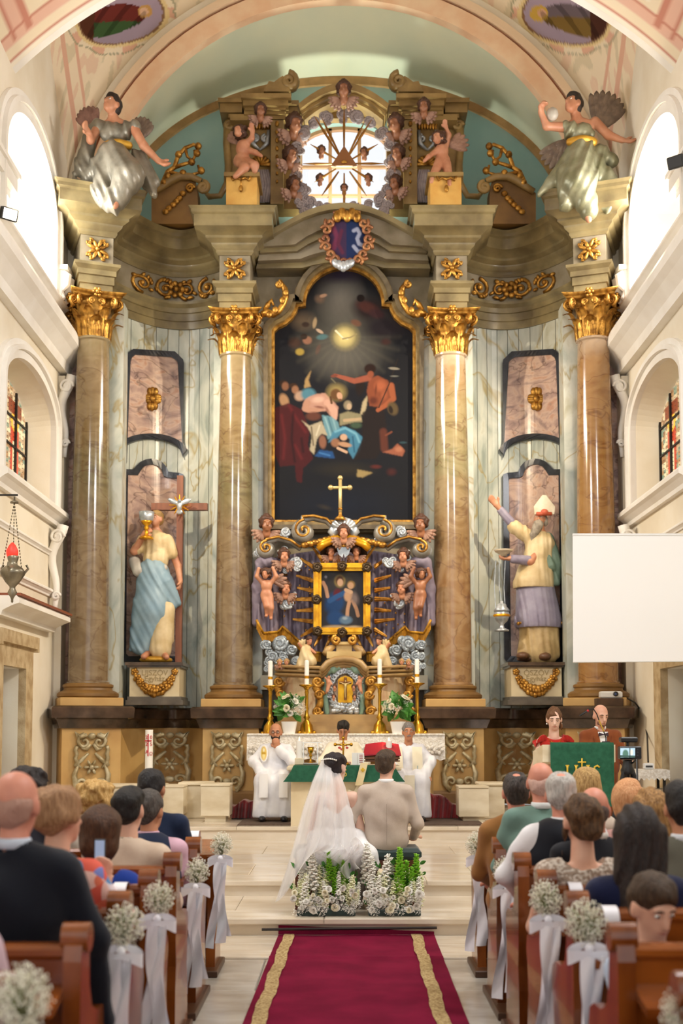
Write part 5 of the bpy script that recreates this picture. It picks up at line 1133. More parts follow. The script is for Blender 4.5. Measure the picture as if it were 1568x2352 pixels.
pr = [S.e(1330, 304, 0, 36, 22, 24), S.e(1334, 340, 0, 30, 28, 24), S.c(1334, 350, -.02, 1330, 420, -.22, 34, 42), S.c(1330, 420, -.22, 1352, 485, -.2, 40, 22), S.c(1350, 360, 0, 1395, 430, -.05, 26, 30), S.c(1395, 430, -.05, 1390, 475, -.05, 28, 16), S.c(1310, 350, 0, 1268, 420, .02, 18, 16), S.c(1268, 420, .02, 1240, 445, .05, 14, 7), S.c(1300, 400, -.1, 1300, 470, -.12, 24, 18), S.c(1375, 350, .02, 1405, 370, .05, 20, 16), S.e(1300, 292, 0, 18, 16)]
blob('robe', pr, M_greyg, t, .016, .045, folds(.03, 28, -.4)); blob('sash', [S.c(1308, 326, -.12, 1362, 326, -.12, 9, 10), S.e(1335, 328, -.04, 34, 13, 28)], M_sash, t, .02, .03)
wing(S, 1372, 300, .25, 100, 11, 62, M_featg, t, 8, flipx=-1); wing(S, 1305, 320, .25, 85, 10, 245, M_featg, t, 7)
MB().sphere(S.q(1268, 262, -.1), (.09, .08, .1), 12, 8).build('orb', mat('grey white orb', '#b5ada0', .4), t, smooth=True)
# --- putti of the attic
S = Sc(18.0); t = thing('putto_statue', 'seated putto on the left yellow pedestal raising one arm', 'statue', S.q(556, 396))
hd = S.head(549, 303, -.08, 34, pi - .4, .3); blob('body', head_prims(*hd) + [S.e(558, 342, 0, 17, 22, 16), S.e(556, 368, 0, 20, 17, 17), S.c(566, 328, -.03, 578, 318, -.1, 8, 6), S.c(578, 318, -.1, 580, 300, -.12, 6, 5)] + S.hand(580, 302, -.12, 578, 292, -.14, (0, -1, 0), .8, .4) + [S.c(570, 345, -.03, 586, 350, -.1, 8, 6), S.c(586, 350, -.1, 600, 358, -.15, 6, 4), S.c(548, 372, -.05, 562, 385, -.3, 13, 11), S.c(562, 385, -.3, 540, 405, -.36, 10, 6), S.c(566, 374, -.05, 585, 380, -.3, 13, 10), S.c(585, 380, -.3, 585, 392, -.3, 9, 7)], M_flesh, t, .014, .03, None, head_sub(*hd)); statue_hair(t, hd, M_hairs, 'curly', .014)
wing(S, 545, 330, .12, 34, 7, 125, M_wingp, t, 5)
S = Sc(18.0); t = thing('putto_statue', 'striding winged putto on the right yellow pedestal reaching up', 'statue', S.q(1016, 400))
hd = S.head(1006, 318, -.1, 34, pi - .5, .2); blob('body', head_prims(*hd) + [S.e(1014, 348, 0, 16, 20, 15), S.e(1016, 368, 0, 18, 15, 15), S.c(1024, 335, 0, 1030, 310, -.05, 7, 6), S.c(1030, 310, -.05, 1024, 292, -.1, 6, 4)] + S.hand(1024, 294, -.1, 1022, 284, -.12, (0, -1, 0), .8, .4) + [S.c(1004, 345, 0, 984, 360, -.1, 7, 5), S.c(984, 360, -.1, 974, 370, -.1, 5, 4), S.c(1008, 375, -.05, 996, 400, -.2, 12, 9), S.c(996, 400, -.2, 990, 418, -.24, 8, 5), S.c(1024, 376, -.05, 1030, 402, -.2, 12, 9), S.c(1030, 402, -.2, 1032, 424, -.24, 8, 5)], M_flesh, t, .014, .03, None, head_sub(*hd)); statue_hair(t, hd, M_hairs, 'curly', .014)
wing(S, 1030, 335, .1, 50, 7, 25, M_wingp, t, 5)
# --- woman with chalice and cross
def console(f, lab, lines):
    t = thing('statue_pedestal', lab, 'pedestal', P(f(352), 1618, 18.0)); Y = 17.85
    a = sorted((f(297), f(412))); pbox(a[0], a[1], 1532, 1600, Y, .75).build('block', mat('cream marble block', '#d9c8a2', .5, col2='#cdb88e', scale=3), t)
    for x0, x1, y0, y1, dy in ((287, 420, 1521, 1528, -.08), (292, 416, 1528, 1533, -.04)): a = sorted((f(x0), f(x1))); pbox(a[0], a[1], y0, y1, Y + dy, .75 - dy).build('cap', M_brown, t)
    for x0, x1, y0, y1, dy in ((292, 416, 1600, 1608, -.03), (288, 420, 1608, 1619, -.06)): a = sorted((f(x0), f(x1))); pbox(a[0], a[1], y0, y1, Y + dy, .75 - dy).build('foot', mat('grey brown marble', '#6a6052', .4, col2='#4a4238', scale=4), t)
    rr = random.Random(6)
    for i in range(15):
        u = -1 + 2 * i / 14; x, y = 355 + 46 * u, 1543 + 44 * (1 - u * u) ** .8; r = .05 + .04 * (1 - abs(u)) + rr.uniform(-.01, .01); b = MB(); c = P(f(x), y, Y - .03)
        for k in range(5): an = 2 * pi * k / 5 + i; b.sphere(c + Vector((r * .6 * math.cos(an), 0, r * .6 * math.sin(an))), (r * .55, r * .4, r * .55), 6, 5)
        b.sphere(c - Vector((0, r * .4, 0)), r * .4, 6, 5); b.build('gilt_garland_flower', M_gold, t, smooth=True)
    for j, tx in enumerate(lines):
        me = text_mesh('inscription', tx, .115); me.materials.append(mat('incised gilt letters', '#a08a5c', .5)); o = link('inscription', me, None, t, loc=P(f(355), 1551 + 13 * j, Y - .004)); o.rotation_euler = (pi / 2, 0, 0)
    return t
console(lambda x: x, 'cream pedestal with gilt garland lettered UJSZOV under the woman statue', ('UJSZÖV', 'Egyház'))
console(lambda x: 1586 - x, 'cream pedestal with gilt garland lettered OSZOV under the bishop statue', ('ÓSZÖV', 'Egyház'))
S = Sc(18.15); t = thing('saint_statue', 'painted statue of a woman in blue skirt raising a chalice', 'statue', S.q(352, 1520))
M_tun = mat('cream painted tunic', '#d9c49a', .5, col2='#c2a878', scale=5); M_blue = mat('light blue painted cloth', '#94acb8', .45, col2='#7c98a8', scale=4)
hd = S.head(360, 1193, 0, 38, pi - .5, .15); sk = head_prims(*hd) + [S.c(358, 1208, .02, 355, 1224, .03, 8, 11), S.c(328, 1240, 0, 308, 1266, -.08, 11, 9), S.c(308, 1266, -.08, 332, 1226, -.2, 9, 6)] + S.hand(330, 1228, -.2, 342, 1216, -.24, (.4, 1, 0), 1.15, 1.1) + [S.c(390, 1255, .02, 408, 1300, .05, 10, 8), S.c(408, 1300, .05, 414, 1335, .0, 8, 6)] + S.hand(414, 1335, 0, 412, 1352, -.02, (-1, 0, 0), 1.1, .7) + [S.e(356, 1240, .03, 22, 30, 14)]
blob('body', sk, M_flesh, t, .014, .03, None, head_sub(*hd)); blob('foot', [S.c(340, 1500, -.1, 330, 1508, -.25, 7, 7)], M_flesh, t, .014); blob('foot', [S.c(374, 1500, -.1, 382, 1509, -.25, 7, 7)], M_flesh, t, .014); face_bits(t, *hd, world=True); statue_hair(t, hd, mat('ochre carved hair', '#9a7a48', .6), 'full', .014)
blob('tunic', [S.e(356, 1246, 0, 28, 30, 22), S.e(358, 1285, 0, 30, 34, 24), S.c(332, 1240, 0, 318, 1258, -.04, 15, 15), S.c(384, 1240, 0, 396, 1272, 0, 14, 13), S.c(378, 1400, -.05, 368, 1490, -.08, 24, 26), S.c(385, 1440, 0, 388, 1470, .05, 14, 12)], M_tun, t, .016, .05, folds(.012, 48, .1))
blob('blue_skirt', [S.c(352, 1318, 0, 350, 1400, -.06, 38, 40), S.c(340, 1390, -.02, 318, 1482, 0, 36, 22), S.c(375, 1340, -.05, 404, 1385, 0, 26, 12), S.c(350, 1410, -.1, 330, 1490, -.05, 30, 18)], M_blue, t, .016, .05, folds(.018, 36, .55))
blob('white_sash', [S.c(308, 1290, .0, 318, 1312, -.12, 13, 13), S.c(318, 1312, -.12, 352, 1316, -.16, 12, 10), S.c(352, 1316, -.16, 378, 1304, -.1, 9, 7)], mat('grey white painted cloth', '#c6bfb2', .5, col2='#a89f94', scale=6), t, .016, .03, folds(.008, 50, .3))
blob('mound', [S.e(358, 1516, -.05, 38, 10, 34)], M_sash, t, .02, .02)
ch = thing('chalice', 'gilt and silver chalice raised by the woman statue', 'chalice', S.q(336, 1235, -.25)); c = S.q(336, 1238, -.26)
MB().lathe([(.0, 0), (.11, 0), (.1, .03), (.03, .06), (.025, .14), (.045, .17), (.025, .2), (.07, .24), (.09, .28)], 16, c).build('stem', M_goldb, ch, smooth=True); MB().lathe([(.09, .28), (.11, .32), (.12, .42), (.11, .42), (.09, .3)], 16, c, caps=False).build('bowl', M_silver, ch, smooth=True)
cr = thing('wooden_cross', 'tall brown wooden cross with silver dove behind the woman statue', 'cross', S.q(411, 1520, .12)); M_crw = mat('red brown wood', '#8a5236', .5, col2='#74432c', scale=3, stretch=(4, 4, .5))
pbox(402, 420, 1092, 1521, 18.22, .1).build('upright', M_crw, cr); pbox(347, 476, 1155, 1171, 18.21, .1).build('beam', M_crw, cr)
b = MB(); S2 = Sc(18.1)
for a in range(0, 360, 30): r = math.radians(a); b.tube([S2.q(412, 1160), S2.q(412 + 24 * math.cos(r), 1160 - 24 * math.sin(r))], [.02, .006], 5)
b.build('gilt_rays', M_goldb, cr); blob('dove', [S2.e(412, 1162, -.05, 6, 12, 6), S2.e(412, 1150, -.08, 4, 4), S2.e(398, 1152, -.05, 15, 6, 3, 25), S2.e(426, 1152, -.05, 15, 6, 3, -25), S2.e(412, 1176, -.04, 8, 6, 3)], M_silver, cr, .012, .02)
# --- bishop with censer
S = Sc(18.15); t = thing('saint_statue', 'painted statue of a bearded bishop with mitre raising one hand', 'statue', S.q(1238, 1520))
M_lav = mat('lavender painted cloth', '#9a93a4', .5, col2='#82798e', scale=5); M_grn = mat('sage green painted cape', '#7d9482', .5, col2='#687e6c', scale=5)
hd = S.head(1240, 1192, -.02, 40, pi - .35, .12, -.12); sk = head_prims(*hd) + [S.c(1240, 1208, 0, 1240, 1226, .02, 9, 12), S.e(1240, 1245, .03, 24, 30, 14), S.c(1210, 1232, 0, 1168, 1195, -.04, 12, 9), S.c(1168, 1195, -.04, 1140, 1160, -.08, 8, 6)] + S.hand(1142, 1162, -.08, 1128, 1146, -.1, (0, -1, 0), 1.25, .25, -1) + [S.c(1250, 1255, -.08, 1218, 1290, -.22, 11, 9), S.c(1218, 1290, -.22, 1170, 1282, -.28, 9, 6)] + S.hand(1172, 1283, -.28, 1150, 1284, -.3, (0, 0, 1), 1.2, .5, -1)
blob('body', sk, M_flesh, t, .014, .03, None, head_sub(*hd))
blob('beard', [S.c(1236, 1205, -.12, 1226, 1226, -.12, 12, 9), S.c(1226, 1226, -.12, 1222, 1240, -.1, 8, 4), S.e(1252, 1196, -.02, 6, 14, 8)], mat('grey beard', '#a59a8a', .7, col2='#7d7264', scale=14), t, .012, .02, folds(.006, 90))
blob('tunic', [S.e(1240, 1252, 0, 34, 34, 26), S.c(1212, 1232, 0, 1180, 1210, -.03, 17, 16), S.c(1254, 1250, -.05, 1240, 1274, -.16, 18, 14), S.c(1236, 1280, 0, 1228, 1335, -.02, 34, 44), S.c(1228, 1320, 0, 1224, 1342, -.02, 42, 46)], M_tun, t, .016, .04, folds(.012, 55, .08), [S.e(1224, 1385, 0, 80, 40, 80)])
blob('lavender_skirt', [S.c(1228, 1340, 0, 1234, 1415, 0, 42, 52), S.c(1234, 1400, 0, 1236, 1428, 0, 48, 54)], M_lav, t, .016, .03, folds(.014, 62, .06), [S.e(1236, 1478, 0, 90, 42, 90)])
blob('under_robe', [S.c(1238, 1425, .02, 1238, 1490, -.02, 46, 46), S.c(1218, 1470, -.05, 1208, 1498, -.1, 24, 20), S.c(1258, 1470, -.05, 1262, 1500, -.1, 24, 22)], mat('ochre painted robe', '#c9ae7c', .5, col2='#a98c5a', scale=5), t, .018, .04, folds(.014, 40, .1))
for a_ in ((1172, 1198, -.04, 1150, 1172, -.06, 11, 9), (1214, 1288, -.2, 1178, 1284, -.27, 12, 10)): blob('sleeve', [S.c(*a_)], M_lav, t, .014, .03, folds(.006, 60, .8))
face_bits(t, *hd, world=True)
blob('cape', [S.c(1256, 1240, .05, 1272, 1300, .0, 18, 22), S.c(1272, 1300, 0, 1276, 1335, -.05, 20, 12), S.c(1240, 1262, -.12, 1262, 1300, -.14, 10, 14)], M_grn, t, .016, .04, folds(.01, 50, .4))
blob('shoes', [S.e(1200, 1506, -.25, 15, 9, 20), S.e(1250, 1508, -.25, 15, 10, 20), S.e(1230, 1514, -.05, 44, 8, 30)], mat('brown paint', '#6a4a34', .4), t, .016, .02)
b = MB()
for k, dx in ((0, 0), (1, 1)):
    p0 = S.q(1250, 1181, -.13 + .16 * k); w = .15
    b.add([p0 + Vector(v) for v in ((-w, 0, 0), (w, 0, 0), (w * 1.1, 0, .12), (0.03, .03 * (1 - 2 * k), .3), (-.03, .03 * (1 - 2 * k), .3), (-w * 1.1, 0, .12), (-w, .05 * (1 - 2 * k), 0), (w, .05 * (1 - 2 * k), 0), (0, .06 * (1 - 2 * k), .28))], [(0, 1, 2, 3, 4, 5), (7, 6, 8), (0, 6, 7, 1), (1, 7, 8, 3, 2), (0, 5, 4, 8, 6)])
b.build('mitre', mat('white mitre', '#ddd2bc', .5, col2='#cabc9e', scale=6), t); b = MB().tube([S.q(1232, 1180, -.16), S.q(1266, 1180, -.12)], .03, 8); b.sphere(S.q(1250, 1176, -.16), (.06, .03, .05), 8, 6); b.build('mitre_band', mat('red gold trim', '#c0583a', .5), t, smooth=True)
b = MB()
for i in range(16): b.sphere(S.q(1190 + 6.6 * i, 1432 - 2 * math.sin(i), -.3 + .02 * abs(i - 7)), .03, 6, 5)
b.build('bell_fringe', M_gold, t, smooth=True)
MB().lathe([(.0, 0), (.05, 0), (.05, .03), (.13, .07), (.15, .1), (.0, .1)], 16, S.q(1156, 1278, -.32)).build('incense_boat', mat('stone bowl', '#b3a48c', .5), t, smooth=True)
ce = thing('censer', 'silver censer hanging on chains from the bishop statue', 'censer', S.q(1152, 1450, -.3)); c = S.q(1152, 1450, -.3)
MB().lathe([(.0, 0), (.11, 0), (.11, .02), (.04, .05), (.03, .1), (.09, .16), (.12, .22), (.12, .27), (.11, .3), (.0, .3)], 18, c).build('bowl', M_silver, ce, smooth=True); MB().lathe([(.12, .3), (.12, .33), (.08, .37), (.07, .41), (.03, .43), (.03, .46), (.0, .47)], 18, c).build('lid', M_silver, ce, smooth=True); MB().lathe([(.122, .22), (.135, .24), (.122, .26)], 18, c, caps=False).build('gilt_band', M_goldb, ce, smooth=True)
for x0, x1 in ((1138, 1138), (1160, 1160), (1146, 1152)): MB().tube([S.q(x0, 1288, -.3), S.q((x0 + x1) / 2 - 3, 1350, -.3), S.q(x1, 1385 if x1 == 1152 else 1398, -.3)], .007, 5).build('chain', M_silver, ce)
# ================================================================== LOWER CENTRE: glory with the Madonna picture
Y_GL = 18.25
GL = thing('drapery_glory', 'carved mauve drapery glory with gilt fringe, rays and cherubs below the painting', 'relief', P(788, 1500, Y_GL))
M_cloth = mat('mauve starred cloth', '#8d8291', .55, col2='#756a7c', scale=4)
def y_top(d): return 1262 + 30 * (d / 200) ** 2
def y_bot(d): return float(np.interp(d, [0, 60, 75, 120, 140, 150, 185, 200], [1502, 1500, 1496, 1458, 1440, 1452, 1455, 1425]))
for s in (-1, 1):
    def cl(u, v, s=s):
        d = 200 * u; x = 789 + s * d; y = y_top(d) + (y_bot(d) - y_top(d)) * v; fo = .05 * math.sin(d * .19 + .8 * math.sin(v * 4)) * (.3 + v) + .03 * math.sin(d * .43 + 3 * v)
        sw = .25 * max(0, (d - 150) / 50); return P(x, y, Y_GL + fo - sw)
    MB().grid(cl, 90, 30).build('drapery', M_cloth, GL, smooth=True)
    b = MB()
    def fr(u, v, s=s):
        d = 52 + 148 * u; x = 789 + s * d; y = y_bot(d) - 2 + 22 * v; fo = .05 * math.sin(d * .19 + .8 * math.sin(4)) * 1.3 + .018 * math.sin(d * 2.2); sw = .25 * max(0, (d - 150) / 50); return P(x, y, Y_GL + fo - sw - .03 - .02 * v)
    MB().grid(fr, 210, 4).build('gilt_fringe', M_goldp, GL, smooth=True)
    b = MB().tube([P(789 + s * d, y_bot(d) - 1, Y_GL + .05 * math.sin(d * .19 + .8 * math.sin(4)) * 1.3 - .25 * max(0, (d - 150) / 50) - .05) for d in range(52, 201, 4)], .02, 6); b.build('fringe_cord', M_goldp, GL, smooth=True)
    # gathered knot of cloth over the putto
    S = Sc(17.95); f = (lambda x: x) if s < 0 else (lambda x: 1578 - x)
    blob('cloth_knot', [S.e(f(612), 1290, 0, 26, 14, 16), S.c(f(596), 1300, 0, f(590), 1350, .1, 10, 12), S.c(f(630), 1300, .05, f(640), 1370, .12, 12, 10), S.c(f(590), 1350, .1, f(588), 1430, .1, 12, 10)], M_cloth, GL, .02, .04, folds(.012, 50, .5))
    # scrolls: upper big C scroll, lower long scroll, each a grey body with gilt edges
    for cx, cy, r, turns, tail, nm in ((698, 1222, 24, 1.35, ((694, 1192), (720, 1190), (750, 1197), (768, 1215), (775, 1240)), 'upper_scroll'), (612, 1262, 16, 1.4, ((612, 1244), (640, 1238), (668, 1246), (690, 1262)), 'lower_scroll')):
        c = P(f(cx), cy, 17.9); sp_ = spiral(c, r * 17.9 / F_PX, .02, pi / 2, -turns * s, 22); pts = [P(f(x), y, 17.9) for x, y in reversed(tail)] + sp_
        n = len(pts); rad = [.035 + .05 * math.sin(pi * i / (n - 1)) for i in range(n)]
        MB().tube(pts, rad, 8, flat=((0, 1, 0), 1.4)).build(nm, mat('silver grey scroll', '#9b978f', .4, .3, col2='#7a766c', scale=8), GL, smooth=True)
        MB().tube([p_ + Vector((0, -.1, .02)) for p_ in pts], [.022] * n, 6).build('gilt_scroll_edge', M_gold, GL, smooth=True)
    b = MB()
    for k in range(6): b.sphere(P(f(700 + 12 * k), 1252 - 3 * k, 17.85), (.07, .05, .05), 8, 6)
    b.build('gilt_acanthus', M_gold, GL, smooth=True)
    b = MB().tube([P(f(770), 1200, 17.85), P(f(765), 1220, 17.8), P(f(778), 1244, 17.85)], [.05, .09, .04], 8, flat=((0, 1, 0), .6)); b.build('silver_plume', M_silver, GL, smooth=True)
    for x, y, r, k in ((655, 1222, 22, 0), (598, 1266, 18, 1), (648, 1272, 20, 2), (683, 1294, 21, 3), (656, 1308, 13, 0), (660, 1386, 18, 1), (674, 1367, 9, 2), (705, 1244, 16, 3)): cloud(f(x), y, 17.92, r * 1.15, GL, M_silver, k, k + s)
    for x, y, h, yw in ((612, 1203, 40, .2), (652, 1276, 33, .2), (655, 1350, 33, .3), (760, 1266, 26, .1)): cherub(f(x), y, 17.85, h, GL, M_fleshd if h > 35 else M_flesh, yaw=-s * yw)
    # rays
    for x0, y0, x1, y1 in ((718, 1302, 690, 1283), (718, 1334, 680, 1322), (718, 1357, 682, 1350), (718, 1376, 662, 1377), (718, 1401, 680, 1403), (718, 1428, 672, 1422), (718, 1446, 690, 1462), (744, 1293, 716, 1254), (736, 1460, 722, 1484), (760, 1462, 745, 1492), (778, 1292, 776, 1275)):
        for k in (-1, 1): MB().tube([P(f(x0), y0 + k * 2, 17.98), P(f(x1), y1 + k * 1.0, 17.93)], [.028, .012], 5).build('gilt_ray', M_gold, GL)
b = MB(); rr = random.Random(4)
for i in range(90):
    x, y = rr.uniform(640, 938), rr.uniform(1290, 1470); b.sphere(P(x, y, Y_GL - .09), (.016, .008, .016), 5, 4)
b.build('gilt_stars', M_gold, GL)['kind'] = 'stuff'
# gold canopy arc, centre cherub, lambrequin
ac = [(730, 1262), (745, 1250), (765, 1242), (789, 1239), (813, 1242), (833, 1250), (848, 1262)]
for dz, r, nm in ((0, .05, 'canopy_rim'), (-7, .035, 'canopy_rim')): MB().tube([P(x, y + dz, 17.75) for x, y in ac], r, 8).build(nm, M_goldb, GL, smooth=True)
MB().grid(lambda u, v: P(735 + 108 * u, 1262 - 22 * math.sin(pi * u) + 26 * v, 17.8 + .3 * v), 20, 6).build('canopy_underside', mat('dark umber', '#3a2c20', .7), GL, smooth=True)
cherub(789, 1222, 17.65, 34, GL, M_flesh)
for a in range(-60, 61, 20): r = math.radians(a); MB().tube([P(789, 1220, 17.8), P(789 + 30 * math.sin(r), 1216 - 26 * math.cos(r), 17.8)], [.02, .06], 6).build('shell_rib', M_silver, GL, smooth=True)
b = MB().prism(segs([(772, 1256), (806, 1256), (800, 1275), (792, 1282), (789, 1272), (786, 1282), (778, 1275)], 17.75), 17.7, 17.76); b.build('silver_lambrequin', M_silver, GL); b = MB()
for k in range(7): b.sphere(P(771 + 6 * k, 1253, 17.7), .03, 6, 5)
b.build('gilt_beading', M_gold, GL, smooth=True)
# curtain putti
for s in (0, 1):
    f = (lambda x: x) if s == 0 else (lambda x: 1577 - x); S = Sc(17.7)
    t = thing('putto_statue', 'small putto holding up the mauve drapery on its %s edge' % ('left' if s == 0 else 'right'), 'statue', S.q(f(615), 1420))
    hd = S.head(f(610), 1318, -.05, 26, pi + (.25 if s else -.25)); blob('body', head_prims(*hd) + [S.e(f(612), 1346, 0, 13, 15, 11), S.e(f(612), 1364, 0, 14, 12, 11), S.c(f(602), 1337, 0, f(590), 1324, -.03, 6, 5), S.c(f(590), 1324, -.03, f(594), 1306, -.05, 5, 4), S.c(f(623), 1337, 0, f(634), 1324, -.03, 6, 5), S.c(f(634), 1324, -.03, f(626), 1304, -.05, 5, 4), S.c(f(607), 1370, 0, f(612), 1392, -.06, 9, 7), S.c(f(612), 1392, -.06, f(612), 1412, 0, 6, 4), S.c(f(619), 1370, 0, f(622), 1396, -.04, 9, 7), S.c(f(622), 1396, -.04, f(622), 1418, 0, 6, 4), S.e(f(611), 1415, -.04, 4, 3, 6), S.e(f(622), 1421, -.04, 4, 3, 6)], M_fleshd if s else M_flesh, t, .013, .022, None, head_sub(*hd)); statue_hair(t, hd, M_hairs, 'curly', .014); wing(S, f(626), 1335, .08, 36, 5, 10 if s == 0 else 170, M_wingp, t, 4, flipx=1 if s == 0 else -1)
# ---- Madonna picture
MP = thing('madonna_picture', 'small gilt-framed picture of a mother and child in the middle of the glory', 'painting', P(785, 1458, 17.9)); Ym = 17.85
q = Paint(736, 836, 1308, 1446, 84, 116, '#3a3a40'); q.ell(790, 1330, 40, 30, '#4a463e', 0, .9)
q.ell(780, 1335, 15, 17, '#b09a5c', 0, .5).ell(780, 1334, 11, 13, '#5a3a2a', 0, .3).ell(781, 1338, 8, 10, '#dfb798', 0, .3).ell(806, 1343, 11, 11, '#a5844e', 0, .4).ell(805, 1345, 8, 9, '#d9ae8a', 0, .3)
q.ell(768, 1385, 26, 32, '#274a7e', 25, .35).ell(770, 1420, 24, 20, '#2a4f86', 0, .35).ell(775, 1365, 12, 16, '#6a2a34', 0, .4).st([(752, 1370), (748, 1350), (742, 1338)], 5, '#d0a488', .4).st([(790, 1362), (770, 1372), (757, 1380)], 7, '#35609a', .4).ell(800, 1368, 12, 16, '#d8ab88', 10, .35).st([(802, 1382), (798, 1400), (797, 1416)], 5, '#d4a584', .4).st([(810, 1380), (818, 1398), (822, 1414)], 5, '#cfa07e', .4).ell(815, 1375, 12, 20, '#8a7a78', -15, .5, .7).st([(794, 1355), (806, 1360)], 5, '#e0b896', .4)
q.ell(794, 1424, 18, 12, '#6c8aa8', 0, .4).ell(792, 1420, 8, 5, '#a8bccc', 0, .6).ell(770, 1442, 40, 8, '#b9a98c', 0, .5).ell(815, 1442, 26, 7, '#c4b496', 0, .5).ell(748, 1325, 4, 4, '#9c9aa8', 0, .5)
q.c = q.c * .6; q.obj('canvas', lambda a, b: P(a, b, Ym), vcmat('oil paint', .45, 0, .05), MP)
o_ = segs([(720, 1458), (720, 1295), (850, 1295), (850, 1458)], Ym); m_ = segs([(728, 1450), (728, 1303), (842, 1303), (842, 1450)], Ym); i_ = segs([(738, 1442), (738, 1312), (834, 1312), (834, 1442)], Ym)
MB().band(o_, m_, Ym - .1, Ym + .05).build('gilt_frame', M_goldb, MP); MB().band(m_, i_, Ym - .06, Ym + .04).build('gilt_frame', M_goldb, MP); MB().band(inset(m_, -.02), inset(m_, .02), Ym - .13, Ym).build('gilt_frame_bead', M_goldb, MP)
M_br = mat('dark bronze', '#4a3a26', .4, .5)
for x, y in ((728, 1303), (842, 1303), (728, 1450), (842, 1450), (785, 1300), (785, 1453), (726, 1377), (844, 1377)):
    b = MB()
    for k in range(5): a = 2 * pi * k / 5; b.sphere(P(x + 6 * math.cos(a), y + 6 * math.sin(a), Ym - .12), (.045, .03, .045), 7, 5)
    b.tube(spiral(P(x, y, Ym - .14), .07, .01, 0, 1.5, 14), .018, 5); b.build('bronze_mount', M_br, MP, smooth=True)
# ---- gilt cross in front of the painting
gc = thing('altar_cross', 'slim gilt cross standing in front of the dark painting', 'cross', P(781, 1190, 17.75)); M_pg = mat('pale gold', '#c9b27a', .35, .5)
b = MB().tube([P(781, 1190, 17.75), P(781, 1098, 17.75)], .028, 8); b.tube([P(759, 1120, 17.75), P(803, 1120, 17.75)], .026, 8)
b.build('cross', M_pg, gc, smooth=True)
for x, y in ((781, 1098), (759, 1120), (803, 1120)): MB().sphere(P(x, y, 17.75), .042, 8, 6).build('trefoil', M_pg, gc, smooth=True)
MB().lathe([(.09, -.03), (.08, 0), (.03, .04), (.025, .12), (.04, .14), (.02, .17)], 12, P(781, 1190, 17.75)).build('foot', M_gold, gc, smooth=True)
# ---- tabernacle
TB = thing('tabernacle', 'marble and gilt tabernacle with silver relief door on the high altar', 'tabernacle', P(790, 1688, 17.3)); Yt = 17.5
M_tab = ramp_mat('honey veined marble', [(.3, '#c9a77c'), (.5, '#dcc8a4'), (.7, '#d6b08c')], 2.2, 2., .22, (1, 1, .6), vein=2., vcol='#b07a58', vscale=2., vw=.03, vmix=.5); M_tabb = mat('tan tabernacle stone', '#b0905c', .4, col2='#94754a', scale=3)
for y0, y1, w, Y in ((1641, 1658, 152, 17.25), (1658, 1668, 158, 17.2), (1668, 1700, 170, 17.1)): pbox(790 - w, 790 + w, y0, y1, Y, 1.3).build('base_step', M_tabb, TB)
MB().box(-1.3, 1.3, 17.05, 18.75, Z3, Zp(1694, 17.05)).build('base_step', M_tabb, TB)
for s in (-1, 1):
    f = lambda x: 790 + s * x
    b = MB().grid(lambda u, v: P(f(66 + 82 * u), 1556 + 86 * v, 17.5 + .55 * u ** 1.6), 16, 2); b.build('curved_marble_panel', M_tab, TB, smooth=True)
    b = MB().grid(lambda u, v: P(f(45 + 110 * u), 1528 + 5 * (1 - u) + 26 * v - 0, 17.35 + .5 * max(0, u - .2) ** 1.6 + .09 * v), 16, 4); b.build('entablature', M_tabb, TB, smooth='auto')
    for k, (d, hh) in enumerate(((0, 8), (9, 7), (18, 8))): MB().tube([P(f(45 + 112 * u), 1530 + d + 4 * (1 - u), 17.3 + .03 * k + .5 * max(0, u - .2) ** 1.6) for u in [i / 14 for i in range(15)]], hh * .5 * 17.5 / F_PX, 6).build('entablature_moulding', M_tabb, TB, smooth=True)
    for x0 in (59, 148):
        b = MB(); b.tube([P(f(x), y, 17.35 + (.5 if x0 > 100 else 0)) for x, y in ((x0, 1562), (x0 + 4, 1580), (x0 - 4, 1600), (x0 - 5, 1615), (x0 + 2, 1632))], [.06, .07, .05, .05, .06], 8)
        for y, r, a in ((1566, .085, 1), (1596, .07, -1), (1634, .075, 1)): b.tube(spiral(P(f(x0 + 2 * a), y, 17.3 + (.5 if x0 > 100 else 0)), r, .015, 0, a * s * 1.7, 18), .028, 6)
        b.build('gilt_scroll_console', M_gold, TB, smooth=True)
    pbox(*sorted((f(150), f(192))), 1551, 1584, 18.2, .4).build('rear_block', mat('grey marble block', '#9a968a', .4, col2='#827e72', scale=4), TB)
    for x, y, r, k in ((120, 1492, 20, 0), (148, 1478, 22, 1), (165, 1508, 20, 2), (142, 1515, 18, 3), (178, 1480, 18, 0), (112, 1518, 14, 1), (172, 1530, 15, 2), (88, 1512, 10, 3)): cloud(f(x), y, 17.75, r * 1.3, TB, mat('silver blue cloud', '#a8b0b6', .35, .4, col2='#6e7880', scale=8), k, k * s)
    for x, y in ((132, 1521), (148, 1522)): cherub(f(x), y, 17.55, 15, TB, M_flesh, wings=True, hairm=mat('light carved hair', '#b08a58', .6))
ac2 = [(735, 1540), (742, 1535), (752, 1523), (770, 1515), (790, 1513), (810, 1515), (828, 1523), (838, 1535), (845, 1540)]
for dz, Y, r in ((0, 17.25, .05), (7, 17.3, .045), (14, 17.35, .05)): MB().tube([P(x, y + dz, Y) for x, y in ac2], r, 8).build('arched_moulding', M_tabb, TB, smooth=True)
b = MB().prism(segs([(742, 1642), (742, 1545), (752, 1530), (770, 1522), (790, 1520), (810, 1522), (828, 1530), (838, 1545), (838, 1642)], 17.45), 17.42, 17.8); b.build('niche_frame', M_tab, TB)
